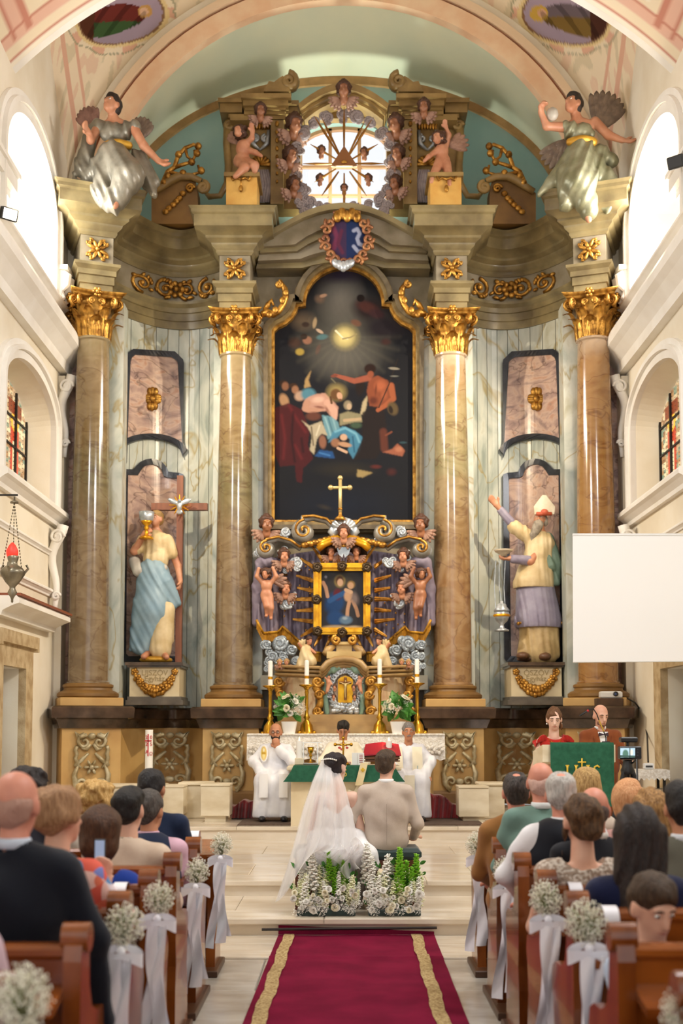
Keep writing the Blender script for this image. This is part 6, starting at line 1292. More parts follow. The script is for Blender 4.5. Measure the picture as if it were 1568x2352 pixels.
for x0, x1, y0, y1, Y in ((768, 812, 1474, 1480, 17.45), (772, 808, 1480, 1496, 17.5), (750, 830, 1496, 1512, 17.35)): pbox(x0, x1, y0, y1, Y, .4).build('crowning_pedestal', mat('cream gilt stone', '#cdb37a', .45, col2='#b89a60', scale=4), TB)
for s in (-1, 1): MB().tube(spiral(P(790 + s * 18, 1470, 17.45), .07, .02, pi / 2, -s * 1.3, 14), .03, 6).build('gilt_topknot', M_gold, TB, smooth=True); MB().tube([P(790 + s * 22, 1484, 17.5), P(790 + s * 36, 1492, 17.45), P(790 + s * 44, 1502, 17.4)], [.03, .06, .05], 8).build('gilt_shoulder', M_tabb, TB, smooth=True)
# door relief
b = MB(); rr = random.Random(12)
for i in range(26):
    a = 2 * pi * i / 26; x, y = 792 + 34 * math.cos(a) + rr.uniform(-2, 2), 1584 - 44 * math.sin(a); r = .06; b.tube(spiral(P(x, y, 17.36), r, .012, a, 1.4, 12), .02, 6); b.sphere(P(x, y, 17.4), (.07, .04, .07), 7, 5)
for i in range(20): x, y = rr.uniform(764, 820), rr.uniform(1618, 1636); b.sphere(P(x, y, 17.36), (.05, .03, .04), 7, 5)
b.build('silver_cloud_wreath', M_silver, TB, smooth=True)
q = Paint(774, 812, 1550, 1614, 2, 2, '#dda83e'); dp = segs([(776, 1614), (776, 1562), (782, 1556), (793, 1552), (804, 1556), (810, 1562), (810, 1614)], 17.38); MB().prism(dp, 17.35, 17.42).build('gilt_door', M_goldb, TB)
b = MB().tube([P(793, 1556, 17.32), P(793, 1608, 17.32)], .022, 6); b.tube([P(779, 1568, 17.32), P(807, 1568, 17.32)], .02, 6); b.build('crucifix', mat('brown wood relief', '#7a4e2c', .5), TB)
S = Sc(17.29); blob('corpus', [S.e(793, 1576, 0, 3.5, 7, 3), S.e(793, 1565, 0, 2.5, 3), S.c(790, 1571, 0, 780, 1567, 0, 1.4), S.c(796, 1571, 0, 806, 1567, 0, 1.4), S.c(792, 1583, 0, 793, 1602, 0, 2.6, 1.5)], M_pg, TB, .01, .012)
M_teal = mat('celadon painted cloth', '#8fae9a', .5, col2='#7a9a86', scale=6)
for s in (-1, 1):
    f = lambda x: 790 + s * x; S = Sc(17.38)
    blob('carved_curtain', [S.c(f(4), 1528, 0, f(26), 1538, -.03, 7, 9), S.c(f(26), 1538, -.03, f(40), 1545, 0, 8, 6), S.c(f(42), 1550, 0, f(43), 1600, 0, 5, 7), S.c(f(43), 1600, 0, f(40), 1638, 0, 7, 6)], M_teal, TB, .016, .03, folds(.012, 60, .4))
    blob('small_putto', [S.e(f(35), 1556, -.08, 4, 4.5), S.e(f(36), 1567, -.08, 5, 8), S.c(f(34), 1574, -.08, f(38), 1588, -.1, 4, 2.6), S.c(f(38), 1564, -.08, f(44), 1556, -.08, 2.4), S.c(f(32), 1564, -.08, f(28), 1572, -.1, 2.4), S.c(f(37), 1574, -.08, f(41), 1592, -.08, 3.6, 2.4)], M_flesh, TB, .012, .015)
    for y in (1578, 1600): cherub(790 + s * 22 if y < 1590 else 790 + s * 24, y, 17.25, 12, TB, M_flesh, wings=False)
# kneeling angels on the tabernacle
for s in (-1, 1):
    f = lambda x: 790 + s * x; S = Sc(17.45)
    t = thing('kneeling_angel', 'small cream kneeling angel on the %s shoulder of the tabernacle' % ('left' if s < 0 else 'right'), 'statue', S.q(f(88), 1532)); hd = S.head(f(80), 1472, 0, 18, pi - s * .6, -.1)
    blob('body', head_prims(*hd) + [S.c(f(82), 1480, .02, f(86), 1490, .02, 4, 6), S.c(f(78), 1490, 0, f(66), 1500, -.06, 4, 3), S.c(f(96), 1490, 0, f(104), 1478, -.04, 4, 3)], M_flesh, t, .011, .018, None, head_sub(*hd)); statue_hair(t, hd, M_hairs, 'full', .012)
    blob('robe', [S.e(f(87), 1492, 0, 13, 12, 9), S.c(f(88), 1502, 0, f(76), 1518, -.1, 13, 13), S.c(f(90), 1506, 0, f(96), 1530, 0, 13, 15), S.c(f(76), 1518, -.1, f(70), 1522, -.05, 11, 8)], M_tun, t, .013, .03, folds(.01, 60, .3)); wing(S, f(92), 1488, .06, 22, 4, 60 if s > 0 else 120, M_tun, t, 4, flipx=-1 if s > 0 else 1)
# ================================================================== MENSA, CANDLESTICKS, FLOWERS
Y_M = 16.55; zM = Zp(1690, Y_M)
MT = thing('mensa_table', 'old altar table under a white lace cloth behind the seated priests', 'altar table', (0, Y_M + .25, Z3)); xm0, xm1 = P(574, 1690, Y_M).x, P(1014, 1690, Y_M).x
MB().box(xm0 + .15, xm1 - .15, Y_M + .06, 17.05, Z3, zM - .03).build('body', M_ochre, MT); MB().bbox(xm0, xm1, Y_M, 17.08, zM - .05, zM, .01).build('tabletop', M_tabb, MT)
M_lace = mat('white lace', '#f0ebe2', .8, col2='#d9d0c2', scale=28, bump=.8, bscale=60, lo=.42, hi=.58)
def lc(u, v): return (xm0 - .04 + (xm1 - xm0 + .08) * u, Y_M - .035 - .02 * math.sin(u * 70) * (v ** 2) - .05 * v, zM + .012 - .36 * v * (1 - .08 * abs(math.sin(u * 45))))
MB().grid(lc, 150, 12).build('lace_overhang', M_lace, MT, smooth=True)
MB().bbox(xm0 - .04, xm1 + .04, Y_M - .05, 17.05, zM, zM + .03, .008).build('lace_cloth', M_lace, MT)
b = MB()
for i in range(26):
    x = xm0 + (xm1 - xm0) * (i + .5) / 26
    for k in range(5): a = 2 * pi * k / 5; b.sphere((x + .04 * math.cos(a), Y_M - .10, zM - .2 + .04 * math.sin(a)), (.03, .012, .03), 6, 4)
b.build('lace_flowers', M_lace, MT, smooth=True)['kind'] = 'stuff'
M_brass = mat('polished brass', '#d8a83a', .2, .85, col2='#b98420', scale=4)
M_wax = mat('white wax', '#f2eee6', .5, spec=.4)
def tall_candle(x, ytop, ycup, yb, Y, lab):
    p = P(x, yb, Y); t = thing('candlestick', lab, 'candlestick', p, group='tall brass candlesticks'); k = Y / F_PX; h = (yb - ycup) * k
    MB().lathe([(.0, 0), (.13, 0), (.13, .03), (.1, .06), (.085, .14), (.05, .19), (.03, .22), (.05, .25), (.03, .28), (.024, .34), (.03, .37), (.024, .4), (.024, h - .12), (.03, h - .1), (.024, h - .07), (.05, h - .03), (.11, h), (.11, h + .012), (.0, h + .012)], 16, p).build('stand', M_brass, t, smooth=True)
    for a in range(3): an = a * 2 * pi / 3 - .5; MB().sphere(p + Vector((.12 * math.cos(an), .12 * math.sin(an), .03)), .035, 8, 6).build('foot', M_brass, t, smooth=True)
    hc_ = (ycup - ytop) * k; MB().lathe([(.032, .01), (.032, hc_ - .01), (.02, hc_), (.0, hc_)], 14, p + Vector((0, 0, h))).build('candle', M_wax, t, smooth='auto'); MB().lathe([(.034, .1), (.034, .14)], 14, p + Vector((0, 0, h)), caps=False).build('gilt_band', M_goldb, t, smooth=True)
for x, a, b_y, c, lab in ((620, 1518, 1577, 1690, 'leftmost'), (704, 1517, 1575, 1688, 'left inner'), (872, 1514, 1573, 1688, 'right inner'), (958, 1514, 1571, 1688, 'rightmost')): tall_candle(x, a, b_y, c, Y_M + .22, 'tall brass candlestick with white candle, %s of four on the old altar' % lab)
M_leaf = mat('leaf green', '#4f8f34', .5, col2='#2f6620', scale=8); M_rose = mat('cream rose', '#f1ead2', .6, col2='#e2d6b0', scale=10); M_ww = mat('white petals', '#f5f2ea', .6, col2='#e8e2d4', scale=12)
def rose_mesh(r=1.):
    b = MB()
    for L_, n, rr_, op in ((0, 3, .35, .15), (1, 4, .6, .3), (2, 5, .85, .5), (3, 6, 1., .75)):
        for i in range(n):
            a = 2 * pi * i / n + L_ * .5
            def f(u, v, a=a, op=op, rr_=rr_): th = a + (u - .5) * 1.5; rad = rr_ * (.25 + .75 * v ** .6) * (1 - .12 * abs(u - .5)) * (1 if v < .8 else 1 + op * .25); return (rad * math.cos(th), rad * math.sin(th), .95 * v * (1.25 - op * .7) - .3 - (op * .35 if v > .9 else 0))
            b.grid(f, 4, 4)
    return mesh('rose', b.v, b.f, True)
ROSE = rose_mesh(); ROSE.materials.append(M_rose); ROSEW = ROSE.copy(); ROSEW.materials.clear(); ROSEW.materials.append(M_ww)
_lb = MB().grid(lambda u, v: ((u - .5) * .5 * math.sin(pi * min(.98, v + .02)) ** .8, v, .12 * math.sin(pi * v) - .25 * v * v + .15 * abs(u - .5)), 4, 8); LEAF = mesh('leaf', _lb.v, _lb.f, True); LEAF.materials.append(M_leaf)
_db = MB(); _r = random.Random(3)
for i in range(60):
    v = Vector((_r.gauss(0, 1), _r.gauss(0, 1), _r.gauss(0, 1))).normalized() * _r.uniform(.6, 1); _db.sphere(v, .06, 5, 4)
    if i % 3 == 0: _db.tube([v * .1, v], .012, 3)
SPRAY = mesh('filler_spray', _db.v, _db.f, True); SPRAY.materials.append(M_ww)
def put(me, par, loc, d, s, roll=0., name=None):
    """instance me at loc with its +z (roses) or +y (leaves) axis along d"""
    o = link(name or me.name.split('.')[0], me, None, par, loc=loc); q_ = Vector(d).to_track_quat('Z' if me in (ROSE, ROSEW) else 'Y', 'X' if me not in (ROSE, ROSEW) else 'Y'); o.rotation_mode = 'QUATERNION'; o.rotation_quaternion = q_; o.scale = (s, s, s)
    if me == SPRAY: o['kind'] = 'stuff'
    return o
def vase_flowers(x, Y, lab, seed):
    p = P(x, 1690, Y); t = thing('flower_vase', lab, 'flowers', p, group='flower vases on the old altar'); k = Y / F_PX; r = random.Random(seed)
    MB().lathe([(.0, 0), (.075, 0), (.1, .12), (.115, .2), (.108, .2), (.09, .1), (.0, .02)], 20, p).build('vase', mat('white ceramic', '#f3f1ec', .25), t, smooth='auto'); c = p + Vector((0, 0, .38))
    for i in range(16):
        a = r.uniform(0, 2 * pi); el = r.uniform(-.35, 1.3); d = Vector((math.cos(a) * math.cos(el), math.sin(a) * math.cos(el), math.sin(el))); put(ROSE if i % 4 else ROSEW, t, c + Vector((d.x * .2, d.y * .15, d.z * .19)), d, r.uniform(.036, .048))
    for i in range(40): a = r.uniform(0, 2 * pi); el = r.uniform(-.8, 1.3); d = Vector((math.cos(a) * math.cos(el), math.sin(a) * math.cos(el), math.sin(el))); put(LEAF, t, c + d * .06, d, r.uniform(.14, .22))
    for i in range(8): a = r.uniform(0, 2 * pi); el = r.uniform(-.2, .9); d = Vector((math.cos(a) * math.cos(el), math.sin(a) * math.cos(el), math.sin(el))); put(SPRAY, t, c + d * .17, d, r.uniform(.06, .09))
vase_flowers(664, Y_M + .08, 'cream rose bouquet in a white vase left of the tabernacle', 1); vase_flowers(914, Y_M + .08, 'cream rose bouquet in a white vase right of the tabernacle', 2)
# ================================================================== SANCTUARY FURNITURE
M_lime = mat('cream limestone block', '#e6d9bd', .5, col2='#d3c2a0', scale=3, stretch=(1, 1, 2.5), detail=6)
def fbox(x0, x1, y0, y1, Y, dep, b=.008): a, c = P(x0, y1, Y), P(x1, y0, Y); return MB().bbox(a.x, c.x, Y, Y + dep, a.z, c.z, b)
for x0, x1, y0, y1, Y, dep, lab in ((461, 527, 1801, 1875, 15.15, .42, 'cream stone cube seat left of the bearded priest'), (372, 421, 1804, 1872, 15.35, .42, 'cream stone cube seat behind the navy suited guest'), (1054, 1122, 1806, 1877, 15.15, .42, 'cream stone cube seat behind the brown jacketed guest'), (1490, 1536, 1812, 1880, 15.2, .42, 'cream stone cube seat near the right door')):
    t = thing('stone_cube', lab, 'stone cube', P((x0 + x1) / 2, y1 + 9, Y), group='stone cubes used as stools'); fbox(x0, x1, y0 + 5, y1, Y, dep).build('block', M_lime, t); fbox(x0 - 1, x1 + 1, y0, y0 + 5, Y - .01, dep + .02, .004).build('seat_slab', M_lime, t)
    a = P(x0 + 9, y1, Y + .05); c = P(x1 - 9, y1, Y + .05); MB().box(a.x, c.x, Y + .05, Y + dep - .05, Z3, a.z + .02).build('plinth', M_lime, t)
for x0, x1, y0, y1, Y, lab in ((414, 480, 1797, 1873, 15.75, 'low cream stone bench between the left cube seats'), (1104, 1158, 1798, 1876, 15.7, 'low cream stone bench right of the priests'), (250, 372, 1802, 1872, 15.8, 'long cream stone bench before the left dado')):
    t = thing('stone_bench', lab, 'stone bench', P((x0 + x1) / 2, y1, Y)); a, c = P(x0, y1, Y), P(x1, y0, Y); MB().bbox(a.x, c.x, Y, Y + .4, Z3, c.z - .04).build('block', M_lime, t); MB().bbox(a.x - .03, c.x + .03, Y - .03, Y + .42, c.z - .04, c.z).build('seat_slab', M_lime, t)
M_velv = mat('crimson velvet', '#8c1a1e', .35, col2='#5c0c12', scale=5, sheen=.5, spec=.4)
def velvet(x0, x1, y0a, y0b, lab):
    t = thing('velvet_seat', lab, 'seat', P((x0 + x1) / 2, 1880, 15.8)); Y = 15.55
    def f(u, v):
        x = x0 + (x1 - x0) * u; yt = y0a + (y0b - y0a) * u + 4 * math.sin(u * 9); y = yt + (1879 - yt) * max(0, (v - .3) / .7); p = P(x, y, Y); p.y += .35 * max(0, (.3 - v) / .3) + .03 * math.sin(u * 22 + 2 * v) * (v > .3); return p
    MB().grid(f, 40, 14).build('velvet_cover', M_velv, t, smooth=True); a, c = P(x0 + 3, 1882, Y + .04), P(x1 - 3, max(y0a, y0b) + 6, Y + .04); MB().box(a.x, c.x, Y + .06, Y + .38, Z3, c.z - .02).build('bench', mat('dark walnut', '#4a2f1e'), t)
velvet(528, 582, 1850, 1836, 'crimson velvet covered bench beside the bearded priest'); velvet(982, 1052, 1816, 1848, 'crimson velvet covered bench beside the moustached priest')
M_rug = mat('brown rug', '#6a5648', .95, col2='#57463a', scale=30, bump=.5, bscale=200)
for x0, x1, lab in ((545, 668, 'brown rug under the bearded priest'), (945, 1112, 'brown rug under the moustached priest')):
    a, c = P(x0, 1893, 14.62), P(x1, 1893, 14.62); o = MB().bbox(a.x, c.x, 14.6, 16.3, Z3, Z3 + .015, .004).build('rug', M_rug); props(o, lab, 'rug')
# ---- paschal candle
t = thing('paschal_candle', 'thick white paschal candle with red cross and year 2025', 'candle', P(341, 1880, 14.9)); Yp = 14.9; c = P(341.5, 1775, Yp); k = Yp / F_PX; h = 98 * k
MB().lathe([(.0, 0), (8.8 * k, 0), (8.8 * k, h), (.0, h)], 24, c).build('candle', mat('ivory wax', '#f1ece0', .45), t, smooth='auto'); M_redw = mat('red wax', '#c02028', .5)
for x0, x1, y0, y1 in ((340, 343, 1686, 1737), (333.8, 349.5, 1700, 1703)): a, d = P(x0, y1, Yp), P(x1, y0, Yp); MB().box(a.x, d.x, Yp - 8.9 * k - .004, Yp - 8.3 * k, a.z, d.z).build('red_cross', M_redw, t)
for tx, x, y in (('2', 336.5, 1697), ('0', 347, 1697), ('2', 336.5, 1713), ('5', 347, 1713), ('Α', 337, 1731), ('Ω', 346.5, 1735)): me = text_mesh('red_letter', tx, .06); me.materials.append(M_redw); o = link('red_letter', me, None, t, loc=P(x, y, Yp - 8.7 * k)); o.rotation_euler = (pi / 2, 0, 0)
MB().lathe([(.0, 0), (.11, 0), (.11, .04), (.05, .1), (.045, c.z - Z3 - .16), (.09, c.z - Z3 - .05), (.1, c.z - Z3), (.0, c.z - Z3)], 16, (c.x, Yp, Z3)).build('stand', M_lime, t, smooth='auto')
# ---- the front altar
Ya = 14.55; zA = Zp(1760, Ya)
t = thing('stone_altar', 'cream stone altar table behind the bridal couple', 'altar table', (0, Ya + .3, Z2)); xa0, xa1 = P(668, 1760, Ya).x, P(912, 1760, Ya).x
MB().bbox(xa0, xa1, Ya, Ya + .75, Z2 - .03, zA - .05, .01).build('body', mat('pale honey stone', '#ead8b4', .45, col2='#dcc69c', scale=3), t); MB().bbox(xa0 - .05, xa1 + .05, Ya - .05, Ya + .8, zA - .05, zA, .01).build('tabletop', M_lime, t)
b = MB()
for x, y, w, h in ((806, 1830, 4, 30), (806, 1822, 16, 4), (806, 1870, 4, 26)): p = P(x, y, Ya); b.box(p.x - w * .0054, p.x + w * .0054, Ya - .03, Ya + .01, p.z - h * .0054, p.z + h * .0054)
b.xf(Matrix.Translation(Vector((P(806, 1840, Ya).x, Ya, P(806, 1840, Ya).z))) @ Matrix.Rotation(.45, 4, 'Y') @ Matrix.Translation(-Vector((P(806, 1840, Ya).x, Ya, P(806, 1840, Ya).z)))); b.build('carved_cross', M_lime, t)
M_green = mat('green liturgical cloth', '#2b6148', .75, col2='#23543d', scale=20, bump=.25, bscale=300, spec=.2); M_emb = mat('gold embroidery', '#d8b43c', .5, .2)
cl = thing('green_altar_cloth', 'green altar cloth with gold IHS hanging over the stone altar', 'cloth', (0, Ya, zA)); xc0, xc1 = P(674, 1760, Ya).x, P(906, 1760, Ya).x; xd0, xd1 = P(650, 1793, Ya - .1).x, P(930, 1793, Ya - .1).x
def gcl(u, v):
    if v < .5: w = v / .5; return (xc0 + (xc1 - xc0) * u, Ya + .35 - w * .43, zA + .008)
    w = (v - .5) / .5; x0, x1 = xc0 + (xd0 - xc0) * w ** 1.3, xc1 + (xd1 - xc1) * w ** 1.3; return (x0 + (x1 - x0) * u, Ya - .08 - .03 * w - .02 * w * math.sin(u * 12), zA + .008 - w * 36 * Ya / F_PX)
MB().grid(gcl, 60, 12).build('cloth', M_green, cl, smooth='auto')
def ihs(par, cx, cy, Y, s, m=None):
    """I H S with a cross rising from the crossbar of the H"""
    m = m or M_emb; k = Y / F_PX; b = MB(); q = lambda x, y: P(cx + x * s, cy + y * s, Y)
    for x in (-38, -15, 16): b.tube([q(x, -18), q(x, -12), q(x, 12), q(x, 18)], [3.6 * s * k, 2.6 * s * k, 2.6 * s * k, 3.6 * s * k], 6, flat=((0, 1, 0), .3)); [b.tube([q(x - 5, yy), q(x + 5, yy)], 1.8 * s * k, 6, flat=((0, 1, 0), .4)) for yy in (-19, 19)]
    b.tube([q(-15, 4), q(-6, -2), q(0, -6), q(7, -2), q(16, 4)], 2.2 * s * k, 6, flat=((0, 1, 0), .4)); b.tube([q(0, -6), q(0, -38)], 2.2 * s * k, 6, flat=((0, 1, 0), .4)); b.tube([q(-11, -28), q(11, -28)], 2.2 * s * k, 6, flat=((0, 1, 0), .4))
    b.tube([q(46, -14), q(40, -19), q(33, -15), q(33, -7), q(39, -1), q(45, 6), q(45, 14), q(38, 19), q(31, 14)], 2.6 * s * k, 6, flat=((0, 1, 0), .4)); return b.build('ihs_embroidery', m, par, smooth=True)
ihs(cl, 776, 1775, Ya - .13, .42)
st = thing('cream_stole', 'cream stole with gold cross laid over the green altar cloth', 'stole', P(828, 1780, Ya - .1)); MB().grid(lambda u, v: P(828 + 17 * u - 10 * v * 1.3, 1752 + 52 * v, Ya - .14 - .02 * math.sin(v * 3)), 4, 8).build('stole', mat('cream silk', '#e3d2a6', .5, col2='#d6c292', scale=5), st, smooth=True)
b = MB(); [b.sphere(P(833 + dx, 1768 + dy, Ya - .18), (.012, .006, .012), 6, 5) for dx, dy in ((0, 0), (3, 0), (-3, 0), (0, 3), (0, -3))]; b.build('gold_cross', M_emb, st)
# ---- things on the front altar
zt = zA + .012
def on_altar(name, lab, cat, px, Y): return thing(name, lab, cat, (Xp(px, 1755, Y), Y, zt))
M_flame = emis('candle flame', '#ffd890', 6.)
for px, y0, y1, Y, lab in ((687, 1701, 1741, 14.85, 'thick lit candle on a square holder at the left of the altar'), (893, 1702, 1742, 14.9, 'thick lit candle behind the groom on the altar')):
    t = on_altar('altar_candle', lab, 'candle', px, Y); k = Y / F_PX; c = P(px, y1, Y); h = (y1 - y0) * k
    MB().bbox(c.x - 10 * k, c.x + 10 * k, Y - .06, Y + .06, zt, c.z, .005).build('holder', M_lime, t); MB().lathe([(.0, 0), (7 * k, 0), (7 * k, h), (5.5 * k, h), (4.5 * k, h - .015), (.0, h - .015)], 20, c).build('candle', M_wax, t, smooth='auto'); MB().lathe([(.0, h - .01), (.008, h + .01), (.004, h + .035), (.0, h + .05)], 8, c).build('flame', M_flame, t, smooth=True)
    d = bpy.data.lights.new('candle_light', 'POINT'); d.energy = 1.2; d.color = (1, .7, .35); d.shadow_soft_size = .02; o = bpy.data.objects.new('candle_light', d); COL.objects.link(o); o.location = (c.x, Y, c.z + h + .08)
t = on_altar('chalice', 'gilt chalice under a clear stand at the left of the altar', 'chalice', 714, 14.9); c = (Xp(713, 1755, 14.9), 14.9, zt)
MB().lathe([(.0, 0), (.055, 0), (.05, .015), (.015, .03), (.012, .09), (.025, .11), (.012, .13), (.035, .16), (.042, .22), (.038, .22), (.03, .165), (.0, .15)], 18, c).build('cup', M_brass, t, smooth=True)
for dx in (-.09, .09): MB().box(c[0] + dx - .006, c[0] + dx + .006, 14.84, 14.96, zt, zt + .27).build('stand_leg', mat('white acrylic', '#eef0f0', .2), t)
MB().box(c[0] - .12, c[0] + .14, 14.84, 14.96, zt + .27, zt + .28).build('stand_top', mat('white acrylic', '#eef0f0', .2), t); MB().bbox(c[0] - .14, c[0] + .1, 14.8, 15.0, zt, zt + .02).build('tray', M_silver, t)
t = on_altar('brass_crucifix', 'brass altar crucifix in front of the celebrant', 'crucifix', 788, 14.75); c = Vector((Xp(788, 1755, 14.75), 14.75, zt)); hh = (1757 - 1696) * 14.75 / F_PX
MB().lathe([(.0, 0), (.085, 0), (.085, .012), (.06, .03), (.03, .06), (.018, .085), (.018, .1), (.0, .1)], 18, c).build('foot', M_brass, t, smooth=True); b = MB().tube([c + Vector((0, 0, .09)), c + Vector((0, 0, hh))], .011, 8); zx = c.z + (1757 - 1711) * 14.75 / F_PX; b.tube([(c.x - .1, c.y, zx), (c.x + .1, c.y, zx)], .011, 8)
b.build('cross', M_brass, t, smooth=True)
for d in ((-.1, 0), (.1, 0)): MB().sphere((c.x + d[0], c.y, zx), .022, 8, 6).build('trefoil', M_brass, t, smooth=True)
MB().sphere(c + Vector((0, 0, hh)), .022, 8, 6).build('trefoil', M_brass, t, smooth=True); S = Sc(14.73); blob('corpus', [e_((c.x, 14.73, zx - .04), (.016, .012, .04)), e_((c.x, 14.725, zx + .012), .012), c_((c.x, 14.73, zx - .01), (c.x - .07, 14.735, zx + .008), .006), c_((c.x, 14.73, zx - .01), (c.x + .07, 14.735, zx + .008), .006), c_((c.x, 14.73, zx - .07), (c.x, 14.735, zx - .15), .011, .006)], M_brass, t, .006, .01)
t = on_altar('microphone', 'thin black microphone standing upright on the altar', 'microphone', 790, 14.82); M_blk = mat('black plastic', '#141414', .4); MB().tube([(Xp(789, 1755, 14.82), 14.82, zt), P(789, 1720, 14.82), P(790, 1662, 14.82)], .005, 6).build('stem', M_blk, t); MB().tube([P(790, 1668, 14.82), P(790, 1656, 14.82)], .012, 8).build('capsule', M_blk, t); MB().lathe([(.0, 0), (.05, 0), (.04, .02), (.0, .02)], 14, (Xp(789, 1755, 14.82), 14.82, zt)).build('foot', M_blk, t)
t = on_altar('missal_stand', 'wooden missal stand with open red book on the altar', 'book stand', 878, 14.9); M_wd = mat('brown oak', '#7a4a26', .45, col2='#5e361a', scale=3, stretch=(.6, 4, 4)); Y = 14.75
q = lambda x, y, d=0: P(x, y, Y + d)
MB().add([q(840, 1750), q(912, 1750), q(912, 1745, .3), q(840, 1745, .3)] + [q(836, 1738), q(918, 1738), q(905, 1716, .28), q(848, 1716, .28)], [(0, 1, 5, 4), (4, 5, 6, 7), (1, 2, 6, 5), (0, 4, 7, 3), (0, 3, 2, 1), (3, 7, 6, 2)]).build('slanted_desk', M_wd, t)
for y in (1742, 1748): MB().box(q(836, y).x, q(918, y).x, Y - .03, Y - .005, q(0, y + 1.5).z, q(0, y - 1.5).z).build('rail', M_wd, t)
for s in (-1, 1):
    xs = [877, 877 + s * 44]; b = MB(); b.add([q(xs[0], 1733, -.02), q(xs[1], 1737, -.02), q(xs[1] - s * 6, 1712, .24), q(xs[0], 1708, .24), q(xs[0], 1730, -.02), q(xs[1], 1734, -.02), q(xs[1] - s * 6, 1709, .24), q(xs[0], 1704, .24)], [(0, 1, 2, 3), (7, 6, 5, 4), (0, 4, 5, 1), (1, 5, 6, 2), (2, 6, 7, 3), (0, 3, 7, 4)]); b.build('red_book_cover', mat('red leather', '#a3182a', .5), t)
t = on_altar('mass_card', 'white printed card standing on the altar', 'card', 826, 14.7); MB().box(Xp(808, 1755, 14.72), Xp(822, 1755, 14.72), 14.72, 14.725, zt, zt + .15).build('card', mat('white card', '#f2efe9', .7), t); MB().box(Xp(822, 1755, 14.7), Xp(836, 1755, 14.7), 14.7, 14.705, zt, zt + .15).build('card', mat('white card', '#f2efe9', .7), t)
for i in range(5): MB().box(Xp(825, 1755, 14.7), Xp(833, 1755, 14.7), 14.697, 14.699, zt + .03 + .022 * i, zt + .038 + .022 * i).build('printed_line', mat('red print', '#b05a58', .7), t)
t = on_altar('small_red_book', 'small red hymn book lying on the altar by the crucifix', 'book', 795, 14.95); MB().bbox(Xp(776, 1755, 14.95), Xp(806, 1755, 14.95), 14.9, 15.0, zt, zt + .03, .004).build('cover', mat('orange red cover', '#c0502a', .5), t); MB().box(Xp(777, 1755, 14.95), Xp(805, 1755, 14.95), 14.895, 14.9, zt + .006, zt + .024).build('pages', M_wax, t)
t = on_altar('glass_cruet', 'small clear cruet next to the bride veil on the altar', 'cruet', 752, 14.85); MB().lathe([(.0, 0), (.03, 0), (.035, .04), (.015, .09), (.015, .11), (.02, .12), (.0, .12)], 14, (Xp(751, 1755, 14.85), 14.85, zt)).build('flask', mat('pale glass', '#b9bcb4', .1, spec=.8), t, smooth=True)
# ---- lectern
Yl = 12.3; zL = Zp(1706, Yl); t = thing('lectern', 'stone lectern hung with a green cloth lettered IHS', 'lectern', (Xp(1335, 1706, Yl), Yl + .25, Z2)); x0, x1 = Xp(1252, 1706, Yl), Xp(1408, 1706, Yl)
MB().bbox(x0 + .08, x1 - .05, Yl + .05, Yl + .4, Z2, zL - .2, .01).build('pillar', M_lime, t); b = MB().add([(x0 - .03, Yl, zL - .02), (x1 + .02, Yl, zL - .02), (x1 + .02, Yl, zL - .2), (x0 - .03, Yl, zL - .2), (x0 - .06, Yl + .45, zL - .1), (x1 + .04, Yl + .45, zL - .1), (x1 + .04, Yl + .45, zL - .28), (x0 - .06, Yl + .45, zL - .28)], [(0, 1, 2, 3), (5, 4, 7, 6), (0, 4, 5, 1), (3, 2, 6, 7), (0, 3, 7, 4), (1, 5, 6, 2)]); b.build('desk', M_lime, t); MB().bbox(x0 - .1, x1 + .06, Yl - .2 + .2, Yl + .46, Z2, Z2 + .06).build('foot', M_lime, t)
xg0, xg1 = Xp(1263, 1706, Yl - .03), Xp(1409, 1706, Yl - .03)
cl = thing('lectern_cloth', 'green cloth with gold IHS hanging on the lectern front', 'cloth', (Xp(1335, 1830, Yl), Yl, zL - .6)); MB().grid(lambda u, v: (xg0 + (xg1 - xg0) * u, Yl + .2 * max(0, 1 - v * 12) - .035 - .006 * math.sin(u * 9 + v * 3), zL + .003 - max(0, v - .08) * .72), 30, 26).build('cloth', M_green, cl, smooth=True); ihs(cl, 1336, 1775, Yl - .05, .88)
t = thing('gooseneck_microphone', 'bent black gooseneck microphone on the lectern', 'microphone', (Xp(1392, 1706, Yl + .2), Yl + .2, zL)); g = lambda x, y: P(x, y, Yl + .2)
MB().tube([g(1391, 1706), g(1391, 1694), g(1386, 1680)], .006, 6).build('lower_stem', M_blk, t); MB().tube([g(1386, 1680), g(1375, 1654)], .007, 6).build('brass_stem', mat('yellow stem', '#c9a23a', .4, .3), t); MB().tube([g(1375, 1654), g(1370, 1640), g(1363, 1629), g(1356, 1628), g(1348, 1634)], .006, 6).build('gooseneck', M_blk, t); MB().tube([g(1350, 1632), g(1342, 1637), g(1331, 1644)], [.008, .011, .009], 8).build('capsule', M_blk, t); MB().tube([g(1351, 1631), g(1348, 1634)], .0125, 8).build('red_ring', M_redw, t); MB().lathe([(.0, 0), (.05, 0), (.04, .015), (.0, .015)], 12, g(1391, 1706)).build('base', M_blk, t)
